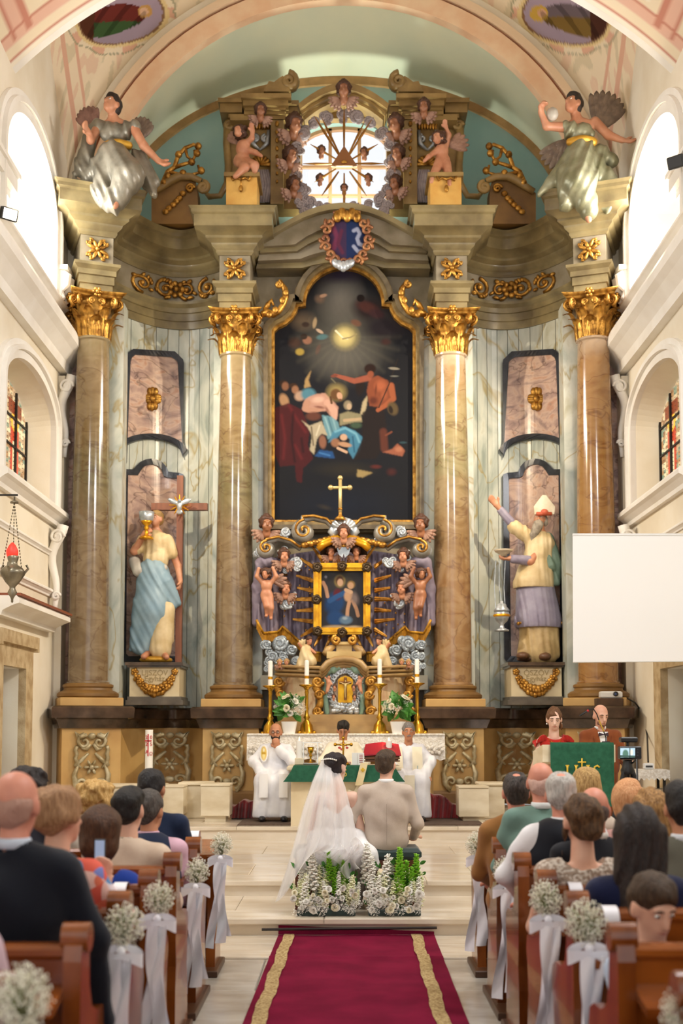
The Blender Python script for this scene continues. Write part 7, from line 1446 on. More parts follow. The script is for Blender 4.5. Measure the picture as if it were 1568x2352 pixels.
# ---- camera on tripod
Yv = 9.0; k = Yv / F_PX; t = thing('camera_tripod', 'black video tripod standing right of the lectern', 'tripod', (Xp(1440, 1800, Yv), Yv, 0)); apex = P(1441, 1772, Yv)
for fx_, fy in ((-.42, -.25), (.42, -.2), (.02, .45)):
    b = MB(); e = Vector((apex.x + fx_, Yv + fy, .02)); b.tube([apex + Vector((fx_ * .08, fy * .08, 0)), apex.lerp(e, .5)], .018, 8); b.tube([apex.lerp(e, .5), e], .012, 8); b.build('leg', M_blk, t); MB().sphere(e, .02, 8, 6).build('rubber_foot', M_blk, t)
MB().tube([apex + Vector((0, 0, -.25)), apex + Vector((0, 0, .05))], .016, 8).build('centre_column', M_blk, t); MB().lathe([(.05, 0), (.055, .03), (.04, .06), (.035, .1), (.045, .11)], 14, apex + Vector((0, 0, -.02))).build('fluid_head', M_blk, t, smooth='auto'); MB().tube([apex + Vector((.03, 0, .06)), P(1462, 1745, Yv - .1), P(1463, 1790, Yv - .2)], .008, 6).build('pan_handle', M_blk, t)
t = thing('video_camera', 'black camera with lit rear screen on the tripod', 'camera', P(1444, 1744, Yv)); a, c = P(1421, 1744, Yv), P(1470, 1714, Yv); MB().bbox(a.x, c.x, Yv - .03, Yv + .04, a.z, c.z, .008).build('body', M_blk, t); MB().lathe([(.0, 0), (.035, 0), (.038, .1), (.0, .1)], 16).xf(Matrix.Translation(((a.x + c.x) / 2, Yv + .03, (a.z + c.z) / 2)) @ Matrix.Rotation(-pi / 2, 4, 'X')).build('lens', M_blk, t, smooth='auto')
q_ = Paint(1424, 1458, 1718, 1740, 34, 22, '#9ab4c0'); q_.ell(1436, 1732, 8, 12, '#4a6a5c', 0, .3).ell(1450, 1728, 4, 8, '#c8c4b8', 0, .3).st([(1424, 1737), (1458, 1738)], 3, '#39504a', .3).st([(1446, 1718), (1446, 1740)], 1.2, '#2a3430', .3); q_.obj('screen', lambda x, y: P(x, y, Yv - .033), vcmat('camera screen', .3, .9), t)
for y in (1722, 1728, 1735): MB().lathe([(.0, 0), (.006, 0), (.006, .004), (.0, .004)], 10).xf(Matrix.Translation(P(1464, y, Yv - .03)) @ Matrix.Rotation(pi / 2, 4, 'X')).build('button', mat('grey plastic', '#3a3a3a', .5), t)
a, c = P(1424, 1705, Yv), P(1462, 1693, Yv); MB().bbox(a.x, c.x, Yv - .03, Yv + .05, a.z, c.z, .008).build('top_microphone', M_blk, t); MB().tube([P(1441, 1714, Yv), P(1441, 1703, Yv)], .012, 8).build('hot_shoe_post', M_blk, t)
# ---- side table, device, projector, screen
Yd = 15.2; zd_ = Zp(1768, Yd); t = thing('side_table', 'small black table under a white lace doily by the right wall', 'table', (Xp(1485, 1768, Yd), Yd, Z3)); xc, w = Xp(1487, 1768, Yd), .2
MB().bbox(xc - w, xc + w, Yd - .18, Yd + .18, zd_ - .03, zd_, .005).build('tabletop', M_blk, t)
for sx in (-1, 1):
    for sy in (-1, 1): MB().box(xc + sx * (w - .03) - .015, xc + sx * (w - .03) + .015, Yd + sy * .15 - .015, Yd + sy * .15 + .015, Z3, zd_ - .03).build('leg', M_blk, t)
o = MB().grid(lambda u, v: (xc + (w + .03) * 1.0 * (2 * u - 1), Yd - .2 + .4 * (1 if v > .34 else v / .34) * .999 if v > .34 else Yd - .2, zd_ + .006 if v > .34 else zd_ + .006 - (.34 - v) * .42 * (1 - .25 * abs(math.sin(u * 22)))), 40, 12).build('lace_doily', M_lace); props(o, 'white lace doily on the small black table', 'doily')
t = thing('wireless_receiver', 'small white receiver box on the lace doily', 'device', (xc, Yd, zd_ + .01)); MB().bbox(Xp(1478, 1760, Yd), Xp(1499, 1760, Yd), Yd - .05, Yd + .05, zd_ + .008, zd_ + .085, .012).build('case', mat('white plastic', '#e4e4e2', .35), t); MB().box(Xp(1480, 1760, Yd), Xp(1496, 1760, Yd), Yd - .052, Yd - .05, zd_ + .03, zd_ + .055).build('front_strip', mat('grey plastic', '#3a3a3a'), t)
Yj = 16.95; zj = ZL; t = thing('projector', 'white projector on a brown box on the altar ledge', 'projector', (Xp(1400, 1604, Yj), Yj, Zp(1605, Yj))); a, c = P(1376, 1604, Yj), P(1425, 1588, Yj); MB().bbox(a.x, c.x, Yj - .1, Yj + .16, a.z, c.z, .02).build('case', mat('white plastic', '#e4e4e2', .35), t, smooth=False); MB().lathe([(.0, 0), (.036, 0), (.036, .03), (.028, .035), (.0, .03)], 18).xf(Matrix.Translation(P(1413, 1594, Yj - .1)) @ Matrix.Rotation(pi / 2, 4, 'X')).build('lens_ring', M_blk, t, smooth='auto'); MB().sphere(P(1413, 1594, Yj - .125), (.024, .012, .024), 12, 8).build('lens', mat('blue lens', '#22407a', .05, spec=1), t, smooth=True)
o = MB().bbox(Xp(1366, 1612, Yj), Xp(1426, 1612, Yj), Yj - .12, Yj + .2, ZL + .0, Zp(1604, Yj), .004).build('wooden_box', mat('brown cardboard', '#5a4230', .7, col2='#4a3626', scale=6)); props(o, 'brown box under the white projector', 'box')
o = MB().tube([P(1425, 1600, Yj), P(1440, 1604, Yj), P(1458, 1614, 17.0), P(1478, 1640, 17.2), P(1486, 1690, 16.6), P(1488, 1750, 15.4)], .012, 6).build('power_cable', M_blk); props(o, 'black cable running down from the projector', 'cable')
Yq = 14.1; t = thing('projection_screen', 'large blank white projection screen on the right', 'screen', P(1440, 1520, Yq)); a = [P(1316, 1520, Yq), P(1600, 1518, Yq), P(1600, 1226, Yq), P(1315, 1230, Yq)]
MB().add(a + [p_ + Vector((0, .012, 0)) for p_ in a], [(0, 1, 2, 3), (7, 6, 5, 4), (0, 4, 5, 1), (1, 5, 6, 2), (2, 6, 7, 3), (3, 7, 4, 0)]).build('fabric', mat('screen white', '#f3f2f0', .8), t); MB().tube([a[0] + Vector((0, .01, 0)), a[1] + Vector((0, .01, 0))], .012, 8).build('bottom_bar', mat('white plastic', '#e4e4e2'), t); MB().box(a[3].x, WX, Yq - .01, Yq + .03, a[3].z, a[3].z + .025).build('top_bar', mat('white plastic', '#e4e4e2'), t)
# ---- sanctuary lamp on the left wall
Ys_ = 12.2; t = thing('sanctuary_lamp', 'hanging silver sanctuary lamp with glowing red glass', 'lamp', P(28, 1390, Ys_)); k = Ys_ / F_PX; M_pew = mat('tarnished silver', '#8f8672', .35, .7, col2='#6a6250', scale=8); g = lambda x, y, d=0: P(x, y, Ys_ + d)
MB().tube([(-WX, Ys_, g(0, 1137).z), g(41, 1137)], .01, 6).build('wall_bracket', M_blk, t); MB().lathe([(.045, 0), (.04, .02), (.01, .03), (.008, .07)], 12, g(33, 1156)).build('chain_cap', M_pew, t, smooth=True)
for x0, d in ((4, 0), (50, 0), (30, .12)):
    b = MB(); p0, p1 = g(33, 1154), g(x0, 1312, d); n = 22
    for i in range(n): c = p0.lerp(p1, (i + .5) / n); b.sphere(c, (.007, .007, .014), 5, 4)
    b.build('chain', M_pew, t)
c = g(28, 1372); MB().lathe([(.0, -.06), (.012, -.05), (.012, -.02), (.02, 0), (.05, .05), (.03, .09), (.03, .11), (.075, .16), (.125, .24), (.13, .27), (.1, .31), (.05, .34), (.045, .37), (.055, .40), (.06, .43), (.05, .44)], 20, c).build('vessel', M_pew, t, smooth=True); c2 = g(28, 1281); MB().lathe([(.05, 0), (.062, .04), (.06, .08), (.035, .13), (.01, .16), (.0, .16)], 16, c2).build('red_glass', emis('red lamp glass', '#ff2a1e', 1.2), t, smooth=True)
for a_ in range(3): an = 2 * pi * a_ / 3 + .5; MB().tube([c + Vector((.12 * math.cos(an), .12 * math.sin(an), .26)), c + Vector((.16 * math.cos(an), .16 * math.sin(an), .31)), c + Vector((.14 * math.cos(an), .14 * math.sin(an), .35))], .014, 6).build('handle', M_pew, t)
# ---- floodlights
for s, (px, py), (ax, ay) in ((-1, (21, 492), (0, 0)), (1, (1552, 372), (0, 0))):
    Yf = 14.0; c = P(px, py, Yf); t = thing('floodlight', ('lit' if s < 0 else 'dark') + ' floodlight on the %s wall aimed at the altar' % ('left' if s < 0 else 'right'), 'floodlight', c); R4 = Matrix.Translation(c) @ Matrix.Rotation(-s * .7, 4, 'Z') @ Matrix.Rotation(.35, 4, 'X')
    MB().bbox(-.1, .1, -.03, .05, -.075, .075, .01).xf(R4).build('housing', M_blk, t); MB().box(-.085, .085, -.035, -.028, -.06, .06).xf(R4).build('glass', emis('floodlight glass', '#fff6e6', 5.) if s < 0 else M_blk, t); MB().tube([c, (s * WX, Yf, c.z)], .012, 6).build('bracket', M_blk, t)
# imposts of the near arch
for s, nm in ((-1, 'left'), (1, 'right')):
    b = MB(); x_in = abs(P(40, 400, 14.7).x)
    for (d, z0, z1) in ((0, 8.0, 8.25), (.05, 8.25, 8.32), (.12, 8.32, 8.42), (.2, 8.42, 8.6), (.24, 8.6, 8.66)): b.box(*sorted((s * (x_in + .2 - d), s * 4.6)), 12.2, 14.62 + d * .5, z0 + .1, z1 + .1)
    o = b.build('trim_%d' % (8 if s < 0 else 9), M_white); props(o, 'white impost cornice of the near arch on the %s' % nm, 'trim', kind='structure')
# ---- aisle carpet
M_carp = mat('crimson carpet', '#7e1736', .95, col2='#6a102c', scale=3, bump=.5, bscale=260, spec=.1); M_strp = mat('cream carpet stripe', '#c9b07c', .95, col2='#8a6a3c', scale=70, stretch=(1, 1, 1), bump=.5, bscale=200)
cp = thing('aisle_carpet', 'crimson aisle carpet with two cream border stripes', 'carpet', (.08, 6, 0)); cxL = lambda y: -.512 - (9.4 - y) * .016; cxR = lambda y: .718 - (9.4 - y) * .008
def cg(u, v): y = 9.41 - 8.5 * v; return (cxL(y) + (cxR(y) - cxL(y)) * u, y, .014 + .004 * math.sin(y * 9 + 2 * math.sin(u * 4)) * math.sin(u * 7) + (.012 * math.exp(-((y - 8.5) / .04) ** 2)))
MB().grid(cg, 24, 260).build('pile', M_carp, cp, smooth=True); MB().grid(lambda u, v: (cxL(9.4) + (cxR(9.4) - cxL(9.4)) * u, 9.41 + .012, .014 + (.075 - .05 * u) * v), 20, 2).build('turned_up_end', M_carp, cp)
for x0, w in ((.085, .062), (-.145, .062)):
    MB().grid(lambda u, v: ((cxL(9.41 - 8.4 * v) + x0 if x0 > 0 else cxR(9.41 - 8.4 * v) + x0) + (u - .5) * (w + .008 * abs(math.sin(v * 95))) * 1.25 + .012 * math.sin(v * 60) * .5, 9.41 - 8.4 * v, .022 + .003 * math.sin((9.41 - 8.4 * v) * 9) + .012 * math.exp(-((9.41 - 8.4 * v - 8.5) / .04) ** 2)), 6, 300).build('cream_stripe', M_strp, cp, smooth=True)
o = MB().tube([P(601, 2135, 9.36), P(1003, 2131, 9.36)], .011, 8).build('carpet_rod', mat('dark iron', '#2c2420', .5, .4)); props(o, 'dark carpet rod lying at the foot of the steps', 'rod')
# ================================================================== PEOPLE
def person(label, hx, hy, Y, yaw=0., floor=0., sit=True, seat=.47, sw=.185, g=.12, skin='fair', hair=('short', '#2a1c14', None), top='#222233', top2=None, kind='jacket', sleeves='long', bottom='#22242c', shirt=None, look=(0., 0., 0.), hs=1., arms=None, face=False, closed=False, hands=True, lx=0., res=.0135, legs=True, fold=.004, name='person', group=None, topmat=None, brow=M_brow, lean=0.):
    p = P(hx, hy, Y); root = thing(name, label, 'person', (p.x, Y, floor), yaw, group); hz = p.z - floor; hc = Vector((0, lean, hz)); Rh = rotm(look[0], look[1], look[2])
    sz = hz - .235; hip = seat + .07 if sit else hz * .6
    sh = {s: Vector((s * (sw - .03), -.035, sz + (.008 if kind in ('jacket', 'vest') else -.01))) for s in (-1, 1)}
    A = {s: (Vector((s * (sw + .025), .06, sz - .27)), Vector((s * .11, .29, max(sz - .36, hip + .1))), (0, 1, -.1), (0, 0, -1)) for s in (-1, 1)}
    for s, v in (arms or {}).items(): A[s] = tuple(Vector(x) for x in v)
    body = head_prims(hc, Rh, hs) + [c_(hc + Vector((0, -.015, -.06)), (0, -.03, sz + .04), .05 * hs, .058), c_((0, -.035, sz - .08), (0, -.03, hip + .08), sw * .55, sw * .55), c_(sh[-1], sh[1], .05)]
    for s in (-1, 1):
        e, w, d, n = A[s]; body += [c_(sh[s], e, .045, .038), c_(e, w, .038, .026)]
        if hands: body += hand_prims(w, d, n, .98, .55, s)
    b = blob('body', body, SK[skin], root, res * .82, .022, None, head_sub(hc, Rh, hs) if face else (), world=False)
    if face: face_bits(root, hc, Rh, hs, brow, closed=closed)
    if hair:
        pr, sb, dd, k = hair_prims(hc, Rh, hs, hair[0]); blob('hair', pr, hairmat(hair[1], hair[2] if len(hair) > 2 else None), root, res * .8, k, dd, sb, world=False)
    m = topmat or fab(top, top2)
    tz = .075 if kind in ('jacket', 'vest') else .045
    def torso(ex=0.): return [c_(sh[-1] + Vector((.03, 0, 0)), sh[1] - Vector((.03, 0, 0)), .064 + ex), c_((0, -.04, sz + tz), sh[-1] + Vector((.02, 0, .008)), .05 + ex, .054 + ex), c_((0, -.04, sz + tz), sh[1] + Vector((-.02, 0, .008)), .05 + ex, .054 + ex), e_((0, -.03, sz - .13), (sw * .97 + ex, g + ex, .21)), e_((0, -.02, (sz + hip) / 2 - .05), (sw * .9 + ex, g + ex, .24)), e_((0, 0, hip + .03), (sw * .95 + ex, g * 1.1 + ex, .14))]
    def sleeve(ex=0., short=False):
        o = []
        for s in (-1, 1):
            e, w = A[s][0], A[s][1]; o += [c_(sh[s], e if not short else sh[s].lerp(e, .55), .058 + ex, .048 + ex)]
            if not short: o += [c_(e, e.lerp(w, .96), .048 + ex, .038 + ex)]
        return o
    neck = [c_(hc + Vector((0, 0, -.05)), (0, -.03, sz + (.09 if tz > .05 else .055)), .056)]
    dp = lambda x, y, z: fold * (np.sin(34 * z + 9 * x + 2 * np.sin(7 * x)) + np.sin(23 * x + 17 * z))
    if kind == 'jacket':
        blob('jacket', torso() + sleeve(), m, root, res, .034, dp, neck, world=False)
        if shirt: MB().lathe([(.062, 0), (.064, .03), (.058, .035)], 20, (0, -.036, sz + .085), sc=(1, 1.05)).build('shirt_collar', fab(shirt), root, False, True)
    elif kind == 'vest':
        blob('shirt', torso(-.008) + sleeve(), fab(shirt), root, res, .05, dp, neck, world=False); blob('vest', torso(.012)[3:] + [c_(sh[-1] * .62 + Vector((0, -.013, sz * .38)), sh[1] * .62 + Vector((0, -.013, sz * .38)), .068), c_((0, -.035, sz - .02), (0, -.03, hip), sw * .72)], m, root, res, .05, dp, neck + [c_((s * (sw + .05), -.03, sz + .1), (s * (sw + .045), -.03, sz - .3), .06) for s in (-1, 1)], world=False)
        MB().lathe([(.062, 0), (.064, .035), (.058, .04)], 20, (0, -.036, sz + .08), sc=(1, 1.05)).build('shirt_collar', fab(shirt), root, False, True)
    elif kind == 'dress':
        tp = torso() if sleeves != 'strapless' else torso()[4:] + [e_((0, -.03, sz - .2), (sw * .9, g * 1.02, .13))]
        cut = neck + ([e_((0, -.03, sz + .07), (.1, .12, .075))] if sleeves != 'long' else [])
        blob('dress', tp + (sleeve() if sleeves == 'long' else sleeve(0, True) if sleeves == 'short' else []), m, root, res, .05, dp, cut, world=False)
    if legs:
        bm = fab(bottom) if isinstance(bottom, str) else bottom
        if sit: lg = [c_((s * .09, .02, hip + .01), (s * .11 + lx, .42, seat + .06), .085, .068) for s in (-1, 1)] + [c_((s * .11 + lx, .42, seat + .05), (s * .11 + lx, .38, .1), .062, .048) for s in (-1, 1)]; ft = [(s * .11 + lx, .42, .045) for s in (-1, 1)]
        else: lg = [c_((s * .09, 0, hip), (s * .09, .01, hip * .52), .09, .066) for s in (-1, 1)] + [c_((s * .09, .01, hip * .52), (s * .09, 0, .1), .062, .046) for s in (-1, 1)]; ft = [(s * .09, .05, .045) for s in (-1, 1)]
        blob('trousers' if kind != 'dress' else 'skirt', lg, bm, root, .017, .05, None, world=False)
        for f_ in ft: MB().sphere(f_, (.045, .12, .045), 10, 6).build('shoe', mat('black shoe leather', '#17151a', .3), root, False, True)
    return root, hc, Rh, sz
# ---------------------------------------------------------------- guests, left side
person('bald man in a black suit, nearest guest on the left', 38, 1848, 4.27, 0, sw=.215, g=.15, skin='rosy', hair=('bald', '#b58a78'), top='#12151f', shirt='#c9d2e0', look=(-.15, .0, 0), hs=1.02, arms={1: ((.29, .0, 1.0 - .12), (.31, .08, .58), (0, .2, -1), (-1, 0, 0)), -1: ((-.27, .03, .85), (-.13, .27, .62), (0, 1, 0), (0, 0, -1))})
FLO = None
def floral():
    m, nt, b = newmat('floral print'); N, L = nt.nodes, nt.links; tc = N.new('ShaderNodeTexCoord'); v = N.new('ShaderNodeTexVoronoi'); v.inputs['Scale'].default_value = 15.; L.new(tc.outputs['Object'], v.inputs['Vector'])
    r = N.new('ShaderNodeValToRGB'); cr = r.color_ramp; cr.interpolation = 'CONSTANT'
    st = [(0, '#e8d8dc'), (.3, '#e8795a'), (.45, '#7a86c8'), (.58, '#f0c4b8'), (.72, '#e2604c'), (.85, '#5f8fc0')]
    while len(cr.elements) < len(st): cr.elements.new(.5)
    for e, (p_, c) in zip(cr.elements, st): e.position = p_; e.color = (*C(c), 1)
    sx = N.new('ShaderNodeSeparateColor'); L.new(v.outputs['Color'], sx.inputs[0]); L.new(sx.outputs[0], r.inputs[0]); L.new(r.outputs[0], b.inputs['Base Color']); b.inputs['Roughness'].default_value = .8; return m
wf, _, _, _ = person('woman with ginger permed hair in a floral blouse holding up a phone', 138, 1876, 5.0, -.25, sw=.19, g=.14, skin='fair', hair=('perm', '#b58a62', '#8f6542'), kind='dress', sleeves='long', topmat=floral(), look=(-.35, 0, 0), arms={1: ((.25, .1, .84), (.06, .3, .93), (-.1, .3, 1), (0, -1, .2)), -1: ((-.25, .03, .84), (-.12, .27, .62), (0, 1, 0), (0, 0, -1))})
c = P(229, 1953, 5.3); t = thing('smartphone', 'smartphone held up by the woman in floral blouse', 'phone', c); MB().bbox(c.x - .025, c.x + .025, 5.3, 5.31, c.z - .05, c.z + .05, .004).build('case', M_blk, t); MB().box(c.x - .021, c.x + .021, 5.297, 5.3, c.z - .044, c.z + .044).build('screen', emis('phone screen', '#8fa6c4', .3), t)
person('woman with brown bob and royal blue top', 232, 1917, 5.72, 0, sw=.175, g=.13, skin='fair', hair=('bob', '#5a3820', '#3e2412'), kind='dress', sleeves='short', top='#1e3f9c', hs=1.0)
person('young man with black hair in a cream shirt', 296, 1861, 6.42, 0, sw=.205, g=.125, skin='fair', hair=('full', '#1a1512'), kind='dress', sleeves='long', top='#dcc6b0', top2='#d2b9a2', look=(-.25, 0, 0))
person('man with grey cropped hair in navy vest over pink shirt', 344, 1862, 7.0, 0, sw=.2, g=.13, skin='tan', hair=('short', '#5a524c', '#3a332e'), kind='vest', top='#1c2740', shirt='#d8aebe', look=(-.35, 0, 0))
person('man with dark hair in a navy suit in the front left pew', 350, 1812, 7.45, 0, sw=.21, g=.13, skin='tan', hair=('short', '#1e1a1a'), top='#1a2640', shirt='#e8e4dc', look=(-.3, 0, 0))
person('woman with curly blonde hair behind the brown bob', 219, 1840, 7.3, 0, sw=.17, skin='fair', hair=('curly', '#d8b070', '#b0843e'), kind='dress', top='#c7bcae')
person('dark curly haired guest almost hidden behind the bald man', 66, 1812, 6.6, 0, sw=.17, skin='fair', hair=('curly', '#241a16'), top='#2a2a32', hs=.92, look=(-.5, 0, 0))
person('guest in a pale pink top cut off by the left edge', -165, 1985, 3.45, 0, sw=.2, skin='fair', hair=('bob', '#7a5a3e'), kind='dress', sleeves='long', top='#d9bcc4', top2='#cdb0ba')
# ---------------------------------------------------------------- guests, right side
person('man in a tan brown jacket with a bald crown, front right pew', 1184, 1820, 7.4, 0, sw=.2, g=.13, skin='rosy', hair=('crown', '#4a403a', '#2e2824'), top='#9a6a38', shirt='#f0ece4', lx=.2)
person('tall balding man in a sage green jacket', 1241, 1797, 7.05, 0, sw=.215, g=.14, skin='rosy', hair=('bald', '#d8b0a0'), top='#6f8c80', shirt='#eef0ee')
person('white haired man in black vest over white shirt', 1288, 1826, 6.4, 0, sw=.21, g=.14, skin='rosy', hair=('crown', '#cfc8c0', '#a8a29a'), kind='vest', top='#14161e', shirt='#ece9ea', look=(-.15, 0, 0), arms={-1: ((-.30, .02, .86), (-.16, .25, .66), (0, 1, 0), (0, 0, -1))})
person('woman with wavy blonde hair behind the balding men', 1345, 1812, 8.0, 0, sw=.17, skin='fair', hair=('bob', '#c9a468', '#9a7440'), kind='dress', top='#c9b9a8')
person('bald man in dark jacket behind the woman with updo', 1364, 1860, 6.25, 0, sw=.205, g=.14, skin='rosy', hair=('bald', '#5a4a44'), top='#17171d', shirt='#d8d0c8', look=(-.3, 0, 0))
CRO = mat('cream crochet', '#ddcfc0', .9, col2='#a8917e', scale=62, detail=0, lo=.45, hi=.55, bump=1., bscale=62)
person('woman with brown pinned updo in a cream crochet top', 1334, 1885, 5.6, 0, sw=.19, g=.12, skin='fair', hair=('updo', '#6a4a2a', '#3e2814'), kind='dress', sleeves='short', topmat=CRO, look=(.1, 0, 0))
person('woman with peach blonde hair in a pink blouse', 1440, 1842, 7.4, 0, sw=.18, skin='fair', hair=('bob', '#e0a878', '#c98a58'), kind='dress', top='#d8aaa4', top2='#cf9c96')
person('woman with long golden hair near the right edge', 1490, 1864, 6.35, .1, sw=.175, skin='fair', hair=('long', '#b88a50', '#7a5428'), kind='dress', top='#8a7a6a')
person('woman with very long dark hair in a navy dress', 1460, 1914, 5.0, 0, sw=.185, g=.125, skin='fair', hair=('long', '#2c1c16', '#1a100c'), kind='dress', sleeves='short', top='#141a3c')
person('dark haired man in an olive grey suit at the right edge', 1566, 1857, 5.6, 0, sw=.2, g=.13, skin='tan', hair=('full', '#1c1614'), top='#6a675a', shirt='#e4e6ea')
person('boy with short brown hair turned round over the pew', 1498, 2084, 4.38, pi, sit=True, seat=.42, sw=.135, g=.1, skin='fair', hair=('full', '#4a3420', '#34220f'), kind='dress', sleeves='long', top='#b8c8dc', face=True, look=(.35, -.35, 0), hs=.95, arms={1: ((.14, .08, .62), (.1, .25, .55), (0, 1, 0), (0, 0, -1)), -1: ((-.14, .08, .62), (-.1, .25, .55), (0, 1, 0), (0, 0, -1))})
# ---------------------------------------------------------------- bride and groom on their benches
Yb = 9.95
br, hcb, Rb, szb = person('bride seen from behind in a strapless white gown and long veil', 773, 1764, Yb, 0, floor=Z1, seat=.47, sw=.165, g=.105, skin='pale', hair=('bun', '#1c1416', '#2a2022'), kind='dress', sleeves='strapless', topmat=mat('white lace bodice', '#f4f1ee', .7, col2='#e2dcd8', scale=40, bump=.5, bscale=90), bottom=fab('#f3f1ee', None, .8), look=(-.55, -.1, 0), arms={1: ((.22, .0, .58), (.14, .26, .62), (0, 1, 0), (0, 0, -1)), -1: ((-.22, .0, .6), (-.14, .26, .62), (0, 1, 0), (0, 0, -1))}, res=.011)
M_gown = mat('white tulle skirt', '#f4f2f0', .8, col2='#e6e2e0', scale=5, bump=.3, bscale=30); zs = .47
blob('gown_skirt', [e_((0, .02, zs + .1), (.26, .24, .14)), e_((-.06, -.16, zs - .02), (.27, .14, .12)), e_((.1, -.14, zs), (.24, .12, .1)), c_((-.12, -.2, zs), (-.26, -.22, .38), .09, .06), c_((.0, .2, zs + .05), (0, .45, .12), .2, .25), c_((.2, -.15, zs), (.3, -.12, zs - .1), .08, .06)], M_gown, br, .014, .08, folds(.012, 42, .3), world=False)
tl = [(738, 1746), (716, 1795), (694, 1860), (678, 1925), (658, 1995), (632, 2072)]; trr = [(770, 1748), (793, 1808), (808, 1868), (820, 1918), (829, 1955), (815, 1992)]
def lerp_pl(pl, t): t = max(0, min(.9999, t)) * (len(pl) - 1); i = int(t); f = t - i; return (pl[i][0] + (pl[i + 1][0] - pl[i][0]) * f, pl[i][1] + (pl[i + 1][1] - pl[i][1]) * f)
def veil(u, v, d0, sh_=0.):
    a, b = lerp_pl(tl, v), lerp_pl(trr, v); x, y = a[0] + (b[0] - a[0]) * u, a[1] + (b[1] - a[1]) * u
    y += (10 * math.sin(u * pi) - 85 * math.sin(u * pi) ** 2 * max(0, v - .5) / .5) * v; bulge = math.sin(pi * u) * (.20 * min(1, v * 3)) ; dep = Yb - .1 + .10 * (1 - min(1, v * 6)) - bulge - .12 * v + d0
    dep += (.035 * math.sin(u * 19 + 2.2 * v + sh_) + .012 * math.sin(u * 37 + 3 * v + sh_)) * min(1, v * 2.5)
    return P(x, y, dep)
VM = sheer('veil tulle', '#f8f6f6', .3)
MB().grid(lambda u, v: veil(u, v, 0.), 90, 50).build('veil', VM, br, smooth=True); MB().grid(lambda u, v: veil(.02 + .62 * u, v * .98, -.05, 1.7), 70, 40).build('veil_layer', VM, br, smooth=True)
MB().grid(lambda u, v: P(780 + 46 * u + 10 * math.sin(v * 7), 1935 + 72 * v + 12 * math.sin(u * 6), Yb - .42 - .05 * math.sin(u * 9 + v * 6) + .1 * v), 26, 26).build('veil_gather', VM, br, smooth=True)
MB().grid(lambda u, v: P(725 + 100 * u, 1938 + 22 * v + 14 * math.sin(u * 3.2), Yb - .36 - .06 * math.sin(u * 16 + v * 3)), 50, 10).build('veil_gather', VM, br, smooth=True)
b = MB()
for i in range(9): b.sphere(P(738 + 4.2 * i, 1746 - 3 * math.sin(i * .4), Yb - .13), .008, 6, 5)
b.build('hair_pearls', M_ww, br, smooth=True)
gm, hg, Rg, szg = person('groom seen from behind in a light taupe suit', 886, 1757, Yb, 0, floor=Z1, seat=.47, sw=.205, g=.125, skin='fair', hair=('full', '#54402e', '#3a2a1c'), top='#c6b6a6', top2='#bdab9a', shirt='#f4f3f0', bottom='#b0a08e', look=(-.4, 0, 0), arms={-1: ((-.29, -.03, .74), (-.28, .22, .66), (0, 1, 0), (0, 0, -1)), 1: ((.265, -.03, .70), (.24, .18, .58), (0, 1, 0), (0, 0, -1))}, res=.011, fold=.0028)
MB().tube([(0, -.163, szg - .08), (0, -.158, szg - .25), (0, -.145, szg - .42)], .0016, 5).build('back_seam', fab('#9c8b7b'), gm, False)
# kneeling benches
M_dgv = mat('dark green velvet', '#14302c', .6, col2='#0e2522', scale=12, sheen=.4); M_bw = mat('red brown bench wood', '#6a3a22', .35, col2='#522a16', scale=3, stretch=(.6, 4, 4))
for x0, x1, who in ((672, 822, 'bride'), (845, 968, 'groom')):
    Y = 9.82; a, c_x = P(x0, 1960, Y), P(x1, 1960, Y); zt_ = Zp(1948, Y); t = thing('kneeling_bench', 'wooden bench with dark green velvet cushion under the %s' % who, 'bench', ((a.x + c_x.x) / 2, Y + .25, Z1))
    MB().bbox(a.x, c_x.x, Y, Y + .42, zt_ - .1, zt_ - .005, .03).build('cushion', M_dgv, t); MB().box(a.x + .02, c_x.x - .02, Y + .02, Y + .4, zt_ - .17, zt_ - .1).build('apron', M_bw, t)
    for xx in (a.x + .02, c_x.x - .08):
        for yy in (Y + .02, Y + .34): MB().box(xx, xx + .06, yy, yy + .06, Z1, zt_ - .16).build('leg', M_bw, t)
    MB().box(a.x + .03, c_x.x - .03, Y + .03, Y + .38, Z1 + .12, Z1 + .16).build('stretcher', M_bw, t)
# flower spikes around the benches
def spike_mesh(name, n, m, cup, seed, lw=.075):
    r = random.Random(seed); b = MB(); b.tube([(0, 0, 0), (.005, 0, .5), (0, 0, 1)], .012, 5)
    for i in range(n):
        t = i / n; z = .12 + .86 * t; a = i * 2.4; rad = lw * (1.15 - .75 * t); c = Vector((rad * math.cos(a), rad * math.sin(a), z))
        if cup: b.lathe([(.01, -.03), (.05 * (1.1 - .6 * t), .02), (.07 * (1.1 - .6 * t), .03), (.06 * (1.1 - .6 * t), .022), (.01, -.01)], 7, (c.x, c.y, c.z))
        else:
            for k in range(4): an = a + k * pi / 2; b.sphere(c + Vector((.032 * math.cos(an), .032 * math.sin(an), r.uniform(-.02, .02))), (.036, .036, .026) if t < .8 else .02, 5, 4)
    me = mesh(name, b.v, b.f, True); me.materials.append(m); return me
M_wsp = mat('white floret', '#f6f3ea', .6, col2='#e9e4d0', scale=20); M_gsp = mat('lime green bell', '#a6dc48', .5, col2='#7fbc2c', scale=12); M_csp = mat('cream floret', '#efe9c8', .6, col2='#d8dca0', scale=20)
SPK = {'w': spike_mesh('white_spike', 40, M_wsp, 0, 1), 'g': spike_mesh('green_bell_spike', 46, M_gsp, 1, 2), 'c': spike_mesh('cream_spike', 30, M_csp, 0, 3), 'l': None}
